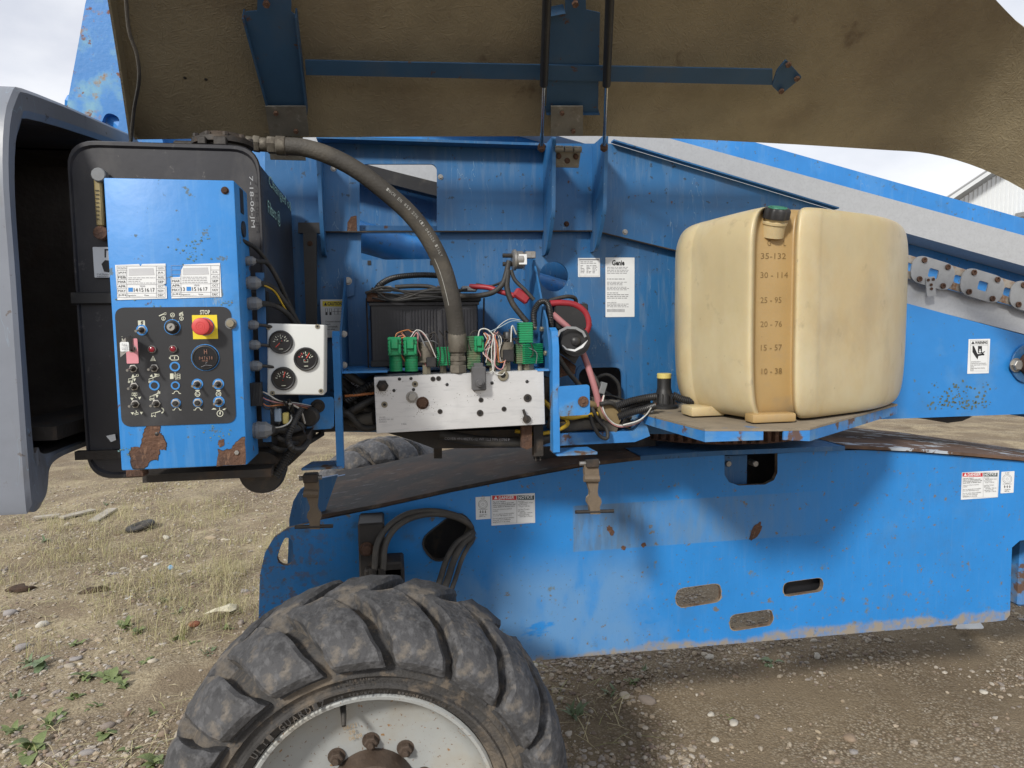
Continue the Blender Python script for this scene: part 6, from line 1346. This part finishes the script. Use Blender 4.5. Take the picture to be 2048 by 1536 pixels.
mb.add(vs,fs,0); mb.lathe([(.0265,.0508),(.0255,.0525),(.001,.0525)],c,nx,28,1,caps=False)
cap=mb.build('filler_cap',[BLK,mat('green_cap_label',(.02,.20,.12),.5,0,.15,30)],TANK,'black lobed filler cap with a green label')
up_=(V((0,0,1))-nx*nx.z).normalized(); rx_=up_.cross(nx); rx_=rx_ if rx_.x>0 else -rx_
for i,ch_ in enumerate('DIESEL FUEL ONLY'):
    if ch_==' ': continue
    t=math.pi*1.15-i*.33; d=rx_*math.cos(t)+up_*math.sin(t); tx=(rx_*math.sin(t)-up_*math.cos(t))
    txtw(ch_,c+nx*.0530+d*.019,tx,d,.004,.0055,INK,cap,'cap_lettering',key='cap')
for body,y_,x0,x1 in (('G        L',486,1535,1572),('35-132',512,1522,1572),('30 - 114',550,1521,1576),('25 - 95',600,1521,1563),('20 - 76',648,1521,1564),('15 - 57',695,1522,1564),('10 - 38',742,1523,1564)):
    yy=1.8230; w_=wrect(x0,y_-6.5,x1,y_+6.5,yy); c=(w_[0]+w_[2])/2; 
    txtw(body,c,V((1,0,0)),V((0,0,1)),(w_[1]-w_[0]).length,.0165,POLYD,TANK,'embossed_mark',key='emb')
# fuel sender with yellow cap on the tray's left
p=PTZ(1328,816); p=V((p.x,p.y,zt)); sn=thing('fuel_strainer',p,None,None,parent=LIFT); sn['label']='black ribbed fitting with a pale yellow cap on the tray'
u=mpp(1328,780,p.y)
mb=MB(); mb.lathe([(26*u,0),(26*u,5*u),(22*u,7*u),(18*u,9*u),(17*u,20*u),(14*u,34*u),(13*u,38*u),(13*u,56*u)],p,(0,0,1),28)
for k in range(12):
    a=2*math.pi*k/12; R=Matrix.Rotation(a,3,'Z'); mb.box(p+V((0,0,16*u))+R@V((18.5*u,0,0)),(5*u,1.6*u,24*u),R)
mb.build('body',BLK,sn); MB().cyl(p+V((0,0,56*u)),(0,0,1),13.5*u,10*u,24).build('cap',YELP,sn)
for sx_ in (-1,1): MB().tube([p+V((sx_*.036,-.01,-.002)),p+V((sx_*.036,-.01,.02))],.005,8,res=1).build('stud',RUST,sn)
for pts in ([(1235,812,2.1),(1262,802,2.08),(1290,796,2.07),(1312,793,2.07)],[(1236,834,2.08),(1265,824,2.07),(1290,818,2.07),(1308,812,2.08)],[(1346,790,2.06),(1370,800,2.05),(1400,802,2.04),(1425,804,2.03),(1440,806,2.05)],[(1240,822,2.1),(1265,812,2.1),(1300,806,2.1)]):
    cb(pts,.0125,BLK,.006)
cb([(1246,850,1.93),(1275,842,1.93),(1292,830,1.95),(1302,816,2.0)],.002,WIREW)

# ================================================================== stickers
def danger(x0,y0,x1,y1,Y,lab,wh,left):
    s_=sticker('hazard_sticker',x0,y0,x1,y1,Y,LIFT,lab); W_2=x1-x0; H_=y1-y0; xm=x0+W_2*.585
    filled('red_header',[rect(x0+2,y0+3,xm-1,y0+H_*.19)],Y,REDI,s_,.0018); filled('dark_header',[rect(xm+1,y0+2.5,x1-2,y0+H_*.185)],Y,mat('dark_green_ink',(.025,.05,.05),.5) if 'dark_green_ink' not in bpy.data.materials else bpy.data.materials['dark_green_ink'],s_,.0018)
    txt('DANGER',x0+W_2*.17,y0+H_*.055,xm-W_2*.06,y0+H_*.165,Y,STK,s_,'header_lettering',bold=.03,off=.0024); txt('NOTICE',xm+W_2*.035,y0+H_*.05,x1-W_2*.055,y0+H_*.155,Y,STK,s_,'header_lettering',bold=.03,off=.0024)
    filled('alert_triangle',[[(x0+W_2*.105,y0+H_*.05),(x0+W_2*.145,y0+H_*.165),(x0+W_2*.065,y0+H_*.165)]],Y,STK,s_,.0024)
    def f(b,a,c_,w_,m_=INK,bo=0): txt(b,x0+W_2*a[0],y0+H_*a[1],x0+W_2*w_,y0+H_*c_,Y,m_,s_,'body_lettering',key='b',bold=bo)
    f('Tip-over Hazard\nFailure to replace tires with\ntires of same specification will\ncause death or serious injury.',(.04,.22),.44,.55,INK,.015)
    f('Tires are critical to machine\nstability.',(.04,.48),.58,.47); f('Do not replace factory-installed\ntires with high flotation tires.',(.04,.63),.73,.52); f('Do not replace factory-installed\ntires with tires of different\nspecification or ply rating.',(.04,.77),.94,.52)
    f('Tire Size:\n   355/55 D625, 14 ply\nTire Pressure:\n   75 psi / 4.90 bar',(.61,.21),.43,.95); f('Lug Nut Torque:\nDry bolts:\n   170 ft-lbs / 230 nm\nLubricated bolts:\n   130 ft-lbs / 176 nm',(.61,.48),.76,.94)
    g=MB(); g.ribbon(pxs([(xm,y0+3),(xm,y1-3)],Y-.0018),.0012,FRONT); g.ribbon(pxs(rect(x0+2,y0+2.5,x1-2,y1-2.5),Y-.0018),.0008,FRONT,closed=True); g.build('sticker_frame',GINK,s_)
    wx0,wx1=(x0-31,x0-1.5) if left else (x1+5,x1+31)
    t_=sticker('load_sticker',wx0,y0+5 if left else y0,wx1,y0+50 if left else y0+43,Y,LIFT,'small tyre load sticker beside the '+wh+' danger sticker'); ya=y0+5 if left else y0
    cxx=(wx0+wx1)/2-.5; g=MB(); q=lambda r:[(cxx+r*math.cos(2*math.pi*k/24),ya+15+r*math.sin(2*math.pi*k/24)) for k in range(24)]
    for r,wd in ((9,.0011),(6.6,.0007),(2.2,.0007)): g.ribbon(pxs(q(r),Y-.0018),wd,FRONT,closed=True)
    g.ribbon(pxs([(cxx-9,ya+25),(cxx+9,ya+25)],Y-.0018),.0012,FRONT)
    for k in (-1,0,1):
        xa=cxx+k*5; g.ribbon(pxs([(xa,ya+27),(xa,ya+30)],Y-.0018),.0022,FRONT); g.add(pxs([(xa-2,ya+30),(xa+2,ya+30),(xa,ya+33)],Y-.0018),[(0,1,2)])
    g.build('load_symbol',INK,t_); txt('10,800 lbs\n4899 kg',wx0+7,ya+35,wx1-7,ya+41,Y,INK,t_); txt('S-65',cxx-4,ya+1.5,cxx+4,ya+4,Y,INK,t_)
danger(982.5,988.5,1070,1048.5,YC,'red DANGER and NOTICE tyre sticker above the front wheel','left',True)
danger(1923,943,1997,997,YC,'red DANGER and NOTICE tyre sticker near the right edge of the chassis','right',False)
s_=sticker('warning_sticker',1936,678,1979,747,2.6,LIFT,'WARNING sticker with a crushed hand on the riser plate')
txt('WARNING',1950,682,1975,688,2.6,INK,s_,bold=.03); filled('alert_triangle',[[(1946,682),(1949.5,688),(1942.5,688)]],2.6,INK,s_,.0018)
g=MB(); g.ribbon(pxs(rect(1941,681,1976,742),2.6-.0018),.0009,FRONT,closed=True); g.ribbon(pxs([(1941,690),(1976,690)],2.6-.0018),.0009,FRONT); g.build('sticker_frame',INK,s_)
filled('hand_symbol',[[(1945,692),(1948,692),(1955,708),(1968,707),(1968,710),(1957,712),(1955,719),(1950,712),(1945,704)],[(1956,692),(1964,692),(1964,707),(1956,706)],[(1964,705),(1970,702),(1970,704),(1966,706),(1969,708),(1968,711),(1963,710)]],2.6,INK,s_,.0018)
filled('white_arrow',[[(1959,698),(1961,698),(1961,702),(1963,702),(1960,706),(1957,702),(1959,702)]],2.6,STK,s_,.0023)
txt('Crushing hazard.\nContact with moving parts\nmay cause death or serious\ninjury.\nKeep away from moving\nparts.',1942,722,1973,741,2.6,INK,s_)
s_=sticker('caution_sticker',642,599,688,675,2.33,LIFT,'yellow-headed CAUTION sticker beside the left bracket'); filled('yellow_header',[rect(645,602,686,613)],2.33,YELI,s_,.0018)
txt('CAUTION',655,604,684,611,2.33,INK,s_,bold=.03,off=.0024); filled('alert_triangle',[[(651,604),(654,611),(648,611)]],2.33,INK,s_,.0024)
g=MB()
for x_ in (653,661): g.ribbon(pxs(rect(x_-2,617,x_+2,630),2.33-.0018),.0012,FRONT,closed=True); g.ribbon(pxs([(x_,624),(x_,630)],2.33-.0018),.004,FRONT)
g.ribbon(pxs([(665,623),(683,623)],2.33-.0018),.001,FRONT)
for x_ in (672,680): g.ribbon(pxs(rect(x_-3,617,x_+3,629),2.33-.0018),.0009,FRONT,closed=True)
g.build('piston_symbol',INK,s_)
txt('Component movement\nhazard.\nBe sure hydraulic\ncircuit valves',651,641,684,660,2.33,INK,s_,bold=.01)
s_=sticker('load_table_sticker',1156,516,1200,554,YP,LIFT,'small white table sticker on the turntable panel'); g=MB(); g.ribbon(pxs(rect(1158.5,518,1198,552),YP-.0018),.0009,FRONT,closed=True); g.build('sticker_frame',GINK,s_); filled('bar',[rect(1159,518.5,1197.5,520.5)],YP,GINK,s_,.0018)
for k in range(3): lines(s_,1161+k*12,530,1171+k*12,547,YP,6,GINK,.0018,.45,seed=k+30)
lines(s_,1161,522,1196,528,YP,2,GINK,.0018,.4,seed=40)
s_=sticker('serial_plate',1211,515,1269,634,YP,LIFT,'tall white serial decal on the turntable panel'); txt('Genie',1224,520,1249,531,YP,INK,s_,'logo_lettering',bold=.035)
for y0_,y1_,n_,sd_ in ((533,548,5,1),(556,560,1,2),(563,571,3,3),(573,581,3,4),(584,598,4,5),(604,615,4,6)): lines(s_,1214,y0_,1214+(44 if n_>2 else 36),y1_,YP,n_,GINK,.0018,.38,seed=sd_)
filled('barcode',[rect(1214+k*2.4,618,1215.3+k*2.4,624) for k in range(15)],YP,GINK,s_,.0018)

# ================================================================== gravel, straw, weeds, litter on the ground
rng=np.random.default_rng(3)
ico=bmesh.new(); bmesh.ops.create_icosphere(ico,subdivisions=1,radius=1); IV=np.array([v.co[:] for v in ico.verts]); IF=np.array([[v.index for v in f.verts] for f in ico.faces]); ico.free()
ico=bmesh.new(); bmesh.ops.create_icosphere(ico,subdivisions=2,radius=1); IV2=np.array([v.co[:] for v in ico.verts]); IF2=[[v.index for v in f.verts] for f in ico.faces]; ico.free()
def in_view(x,y,z=0,mrg=40):
    d=V((x,y,z))-CAM; f=d.dot(fw)
    if f<.3: return False
    px=1024+FPX*d.dot(rc)/f; py=768-FPX*d.dot(uc)/f; return -mrg<px<2048+mrg and 800<py<1536+mrg
def gravel(N,xr,yr,smin,smax,pw,dens):
    pts=[]
    while len(pts)<N:
        x=rng.uniform(*xr); y=yr[0]+(yr[1]-yr[0])*rng.random()**pw
        if not in_view(x,y,0,60): continue
        if dens(x,y)<rng.random(): continue
        pts.append((x,y))
    P=np.array([(x,y,gz(x,y)) for x,y in pts]); n=len(P)
    s=smin*(smax/smin)**(rng.random(n)**2.4); sc3=np.stack([s*rng.uniform(.8,1.5,n),s*rng.uniform(.7,1.2,n),s*rng.uniform(.4,.8,n)],1)
    a=rng.uniform(0,6.28,n); ca,sa=np.cos(a),np.sin(a)
    base=IV[None]*(1+rng.uniform(-.22,.22,(n,len(IV),1)))*sc3[:,None]
    v=np.stack([base[...,0]*ca[:,None]-base[...,1]*sa[:,None],base[...,0]*sa[:,None]+base[...,1]*ca[:,None],base[...,2]+(sc3[:,2]*.30)[:,None]],-1)+P[:,None]
    f=(IF[None]+(np.arange(n)*len(IV))[:,None,None]).reshape(-1,3)
    return v.reshape(-1,3),f
def npmesh(name,v,f,m,smooth=False):
    me=bpy.data.meshes.new(name); me.vertices.add(len(v)); me.vertices.foreach_set('co',v.astype(np.float32).ravel()); k=f.shape[1]
    me.loops.add(f.size); me.loops.foreach_set('vertex_index',f.astype(np.int32).ravel()); me.polygons.add(len(f)); me.polygons.foreach_set('loop_start',np.arange(0,f.size,k,dtype=np.int32))
    me.update(calc_edges=True); me.validate(); me.polygons.foreach_set('use_smooth',[smooth]*len(me.polygons)); me.materials.append(m)
    o=bpy.data.objects.new(name,me); C.objects.link(o); ORG[o.name]=V(); return o
def dl(x,y):
    n_=noise.noise(V((x*1.3,y*1.3,9)))+.5*noise.noise(V((x*3.5,y*3.5,2))); near=max(0,min(1,(5.2-y)/2.5)); return max(.06,min(1,.25+.75*near*(.6+n_)+.45*n_))
def dr(x,y): 
    n_=noise.noise(V((x*1.7,y*1.7,4)))+.5*noise.noise(V((x*5,y*5,2))); sh=max(0,min(1,(y-2.9)/.6)); return max(.05,min(1,.12+1.1*n_+.55*sh))
v1,f1=gravel(23000,(-5,1.2),(2.4,8.5),.003,.017,1.4,dl); v2,f2=gravel(30000,(.2,5.0),(1.7,5.2),.0025,.0135,1.0,dr)
g=npmesh('gravel',np.concatenate([v1,v2]),np.concatenate([f1,f2+len(v1)]),STONE,False); tag(g,'loose mixed gravel scattered over the dirt yard','gravel',kind='stuff')
# dry straw: standing clumps and flattened stems
def straw():
    vs=[]; fs=[]
    def blade(x,y,h,ang,lean,wd):
        z=gz(x,y); d=V((math.cos(ang),math.sin(ang),0)); s_=V((-d.y,d.x,0))*wd; b=len(vs)
        for k in range(4):
            t=k/3; p=V((x,y,z))+d*(lean*h*t*t)+V((0,0,h*t*(1-.35*lean*t))); q=s_*(1-t*.85); vs.append(p+q); vs.append(p-q)
        for k in range(3): fs.append((b+2*k,b+2*k+1,b+2*k+3,b+2*k+2))
    R=random.Random(21); n=0
    while n<850:
        x=R.uniform(-5.2,.4); y=R.uniform(2.9,9.5)
        if not in_view(x,y,0,40): continue
        f=.35+noise.noise(V((x*1.1,y*1.1,7)))*1.8+(.25 if 3.9<y<7 else -.25)
        if R.random()>f: continue
        n+=1; hh_=R.uniform(.03,.13) if R.random()<.8 else R.uniform(.12,.24)
        for k in range(R.randint(8,34)): blade(x+R.gauss(0,.05),y+R.gauss(0,.05),hh_*R.uniform(.5,1.25),R.uniform(0,6.28),R.uniform(.2,1.5),R.uniform(.0007,.0016))
    for k in range(12000):          # lying stems
        x=R.uniform(-5.2,1.0); y=2.6+7*R.random()**1.2
        if not in_view(x,y,0,40): continue
        if R.random()>.45+noise.noise(V((x*.9,y*.9,7)))+(.25 if y>3.8 else -.2): continue
        a=R.uniform(0,6.28); l=R.uniform(.03,.16); z=gz(x,y)+.004+R.uniform(0,.012); d=V((math.cos(a),math.sin(a),R.uniform(-.05,.12))); s_=V((-d.y,d.x,0))*R.uniform(.0008,.002); b=len(vs); p=V((x,y,z)); m_=p+d*l*.5+V((0,0,R.uniform(0,.012))); e=p+d*l
        vs.extend([p+s_,p-s_,m_+s_,m_-s_,e+s_*.4,e-s_*.4]); fs.extend([(b,b+1,b+3,b+2),(b+2,b+3,b+5,b+4)])
    return np.array([v[:] for v in vs]),np.array(fs)
v,f=straw(); g=npmesh('dry_grass',v,f,STRAW); tag(g,'sparse dry straw-coloured grass left of the machine','grass',kind='stuff')
# bigger stones, each one its own
STM=[]
for k in range(9):
    R=np.random.default_rng(50+k); q=IV2*(1+.16*np.sin(IV2@R.uniform(-3,3,(3,3))).sum(1,keepdims=True)*.5)*np.array([1.25,.95,.62]); q=q+R.normal(0,.06,q.shape)
    mm=bpy.data.meshes.new('stone'); mm.from_pydata([tuple(p) for p in q],[],IF2); mm.polygons.foreach_set('use_smooth',[True]*len(IF2))
    cols=[(.33,.29,.23),(.24,.20,.17),(.42,.38,.32),(.28,.21,.15),(.20,.175,.16),(.46,.41,.33),(.36,.29,.2),(.27,.25,.24),(.5,.47,.41)]
    mm.materials.append(mat('stone_tone',cols[k],.85,0,.2,30,[((.5,.46,.38),40,.58,.1,.9,.4)],.4,90)); STM.append(mm)
R=random.Random(31); n=0
TONE=['tan','brown','pale','russet brown','dark grey','cream','ochre','grey','whitish']
def stone(x,y,s,label,group,k=None):
    kk=R.randrange(9) if k is None else k; me=STM[kk]
    if group:
        d=V((x,y,0))-CAM; px=1024+FPX*d.dot(rc)/d.dot(fw); py=768-FPX*d.dot(uc)/d.dot(fw)
        if px<1000: place=('near the bottom edge' if py>1400 else 'among the weeds' if py>1250 else 'in the dry grass')+(' at the far left' if px<170 else ' left of the tyre')
        else: place=('in the shade below the chassis plate' if py<1380 else 'in the open dirt near the bottom edge' if py>1450 else 'in the dirt track')+(' beside the tyre' if px<1400 else ' in the middle' if px<1720 else ' at the far right')
        label=('plump ' if s>.019 else 'small ' if s>.014 else 'tiny ')+TONE[kk]+' stone '+place
    return inst('stone',me,V((x,y,gz(x,y)+s*.14)),None,Matrix.Rotation(R.uniform(0,6.28),3,'Z'),(s*R.uniform(.85,1.2),s*R.uniform(.8,1.1),s*R.uniform(.7,1.1)),label,'stone',group)
for px_,py_,s_,lab,k in ((20,1232,.036,'grey angular stone at the lower left among weeds',7),(85,1255,.034,'pale split stone in the lower left gravel',8),(1467,1443,.02,'whitish oval stone in the dirt right of the front tyre',8),(1422,1428,.014,'small white stone beside the whitish oval one',8),(1700,1472,.026,'pinkish flat stone in the dirt in front of the chassis',3),(135,1052,.03,'pale stone among the weeds at the left edge',5),(293,1054,.04,'pale rock beside the black rubber ring',2),(420,1076,.035,'round tan rock on the grass near the chassis ear',6),(333,1076,.03,'white chip of rock past the rubber ring',8),(1295,1400,.032,'long grey stone under the chassis edge',1),(1250,1388,.026,'pale stone in the shade under the chassis edge',5),(305,1320,.022,'cream pebble in the gravel beside the tyre',5),(48,1300,.028,'grey weathered stone near the lower left corner',7)):
    p=PZ(px_,py_,0); stone(p.x,p.y,s_,lab,None,k)
while n<85:
    x=R.uniform(-3.6,.3); y=2.6+3.4*R.random()**1.4
    if not in_view(x,y,0,20) or dl(x,y)<R.random(): continue
    n+=1; stone(x,y,R.uniform(.011,.025),'small rounded stone in the sunlit gravel left of the tyre','stones left of the tyre')
n=0
while n<95:
    x=R.uniform(.35,4.2); y=R.uniform(1.8,4.2)
    if not in_view(x,y,0,20) or dr(x,y)<R.random(): continue
    n+=1; stone(x,y,R.uniform(.009,.021),'small rounded stone in the dirt right of the tyre','stones right of the tyre')
# weeds
def leafmesh(l,wd,m,curl):
    mb=MB(); vs=[]; fs=[]; n_=5
    for k in range(n_):
        t=k/(n_-1); w_=wd*math.sin(math.pi*(.12+.88*t)**.8)*(1 if k<n_-1 else .05)+.0008; z=l*(.55*t-curl*t*t); xx=l*t*.85; vs+=[V((xx,w_,z+w_*.25)),V((xx,0,z)),V((xx,-w_,z+w_*.25))]
    for k in range(n_-1):
        b=3*k; fs+=[(b,b+1,b+4,b+3),(b+1,b+2,b+5,b+4)]
    mb.add(vs,fs); return lib(mb,'leaf',m,80)
LV=[leafmesh(1,.17,LEAF,.45),leafmesh(1,.26,LEAF,.6),leafmesh(1,.11,LEAFD,.3),leafmesh(1,.22,LEAFD,.7)]
R=random.Random(77)
NUMW={5:'five',6:'six',7:'seven',8:'eight',9:'nine',10:'ten',12:'twelve'}
weeds=[(80,1335,.12,9,3,'broad-leaved weed at the left edge of the gravel'),(170,1355,.09,8,1,None),(225,1352,.10,10,1,None),(205,1470,.07,8,1,None),(255,1255,.10,12,0,'bushy green weed in the gravel left of the tyre'),(295,1318,.05,7,1,None),(355,1275,.06,7,0,None),(455,1255,.06,8,0,'green sprig below the pale cloth scrap'),(65,1500,.12,12,1,'leafy weed in the lower left corner'),(100,1450,.07,9,0,None),(310,1530,.09,9,1,None),(150,1395,.06,7,0,None),(385,1280,.05,6,1,None),(120,1430,.05,6,1,None),(305,1430,.05,7,0,None),(60,1330,.07,8,2,None),(280,1262,.08,10,0,None),(1540,1328,.07,8,3,'small weed in the shade below the chassis plate'),(1285,1345,.06,7,2,None),(1222,1385,.07,9,2,None),(1262,1365,.06,8,0,None),(1150,1425,.09,12,2,'grassy tuft beside the right of the tyre'),(1453,1430,.03,5,0,None),(245,1370,.07,8,1,None),(190,1412,.05,7,0,None),(30,1395,.07,8,2,None),(330,1205,.06,9,2,None),(90,1085,.08,12,2,'thin green tuft beside the boards'),(215,1010,.07,10,2,'green tuft in the grass under the black tank'),(150,1290,.06,8,0,None),(420,1300,.06,9,2,None),(30,1465,.08,10,0,None),(260,1500,.05,6,1,None),(360,1225,.06,8,2,None)]
for px_,py_,s_,nl_,ty,lab in weeds:
    p=PZ(px_,py_,0); p.z=gz(p.x,p.y)-.003
    wd=thing('weed',p,lab or (('broad' if ty in (1,3) else 'narrow')+'-leaved green weed of '+NUMW[nl_]+' leaves '+('at the bottom edge' if py_>1440 else 'low in the gravel' if py_>1330 else 'in the thin grass')+(' at the far left' if px_<140 else ' left of the tyre' if px_<1000 else ' under the chassis')),'weed','weeds left of the tyre' if px_<1000 else 'weeds under the chassis')
    for k in range(nl_):
        o=inst('leaf',LV[ty],p+V((R.gauss(0,.012),R.gauss(0,.012),0)),wd,Matrix.Rotation(2*math.pi*k/nl_+R.uniform(-.4,.4),3,'Z')@Matrix.Rotation(R.uniform(-.7,.25),3,'Y'),s_*R.uniform(.55,1.1))
# litter
def board(a,b,wd,label):
    p=PZ(*a,0); q=PZ(*b,0); d=(q-p); l=d.length; ang=math.atan2(d.y,d.x)
    MB().box((p+q)/2+V((0,0,.022)),(l,wd,.018),Matrix.Rotation(ang,3,'Z')@Matrix.Rotation(.03,3,'X'),bev=.002).build('board',WOOD,None,label,'board')
board((186,1047),(226,1022),.085,'short pale board on the grass under the grey cover'); board((122,1040),(188,1024),.08,'grey weathered board lying left of the pale one'); board((68,1040),(120,1034),.05,'thin pale lath among the weeds left of the boards')
p=PZ(281,1060,0); mb=MB(); n_=28
vs=[];fs=[]
for i in range(n_):
    a=2*math.pi*i/n_
    for k in range(8):
        b=2*math.pi*k/8; r=.085+.032*math.cos(b); vs.append(p+V((r*math.cos(a),r*math.sin(a),.034+.028*math.sin(b)+.02*math.cos(a))))
for i in range(n_):
    for k in range(8): fs.append((i*8+k,((i+1)%n_)*8+k,((i+1)%n_)*8+(k+1)%8,i*8+(k+1)%8))
mb.add(vs,fs).build('rubber_ring',RUB,None,'black rubber ring lying on the dry grass','ring',ang=80)
p=PZ(340,1139,0); MB().lathe([(.016,0),(.017,.02),(.012,.024),(.001,.024)],p+V((0,0,.012)),V((.5,-.7,.45)),18).build('bottle_cap',BLUECAP,None,'pale blue plastic cap on the straw','bottle cap')
a=PZ(237,1210,0); b=PZ(264,1196,0); MB().box((a+b)/2+V((0,0,.012)),((b-a).length,.018,.006),Matrix.Rotation(math.atan2((b-a).y,(b-a).x),3,'Z')).build('white_strip',STK,None,'thin white plastic strip on the straw','strip')
# cloth scrap
pts=[(408,1236),(430,1232),(452,1226),(462,1216),(474,1214),(473,1226),(462,1233),(436,1234),(424,1237)]
mb=MB(); P=[PZ(x_,y_,0) for x_,y_ in pts]; cc=sum(P,V())/len(P); k=len(P)
top=[p+V((0,0,.02+.03*noise.noise(p*9))) for p in P]; mb.add([cc+V((0,0,.05))]+top+[(t+cc)/2+V((0,0,.035+.02*noise.noise(t*17))) for t in top],[(1+i,1+(i+1)%k,1+k+(i+1)%k,1+k+i) for i in range(k)]+[(0,1+k+i,1+k+(i+1)%k) for i in range(k)])
mb.build('cloth_scrap',FABRIC,None,'crumpled cream cloth scrap on the ground near the chassis ear','cloth',ang=20)
for i,(px_,py_,lab) in enumerate(((190,1186,'dark brown fibrous clod on the straw'),(40,1183,'flat brown clod near the left edge'))):
    p=PZ(px_,py_,0); s_=.055; q=IV2*np.array([1.3,.8,.5])*s_; q=q*(1+np.random.default_rng(i).uniform(-.45,.5,(len(q),1)))
    MB().add([V(t)+p+V((0,0,.015)) for t in q],[tuple(t) for t in IF2]).build('dirt_clod',DUNG,None,lab,'clod',ang=60)
p=PZ(389,1252,0); MB().add([V(t*np.array([1.2,.9,.6])*.03)+p+V((0,0,.012)) for t in IV2],[tuple(t) for t in IF2]).build('brick_chip',REDSTONE,None,'brick-red chip on the ground left of the tyre','brick chip')
p=PZ(1938,1266,0); MB().prism(rounded([p+V((-.09,0,.03)),p+V((.07,-.03,.03)),p+V((.10,.05,.045)),p+V((0,.06,.05))],.02),(0,0,.004)).build('paper_scrap',STK,None,'white scrap lying in the gravel under the chassis','scrap')
flush_text()
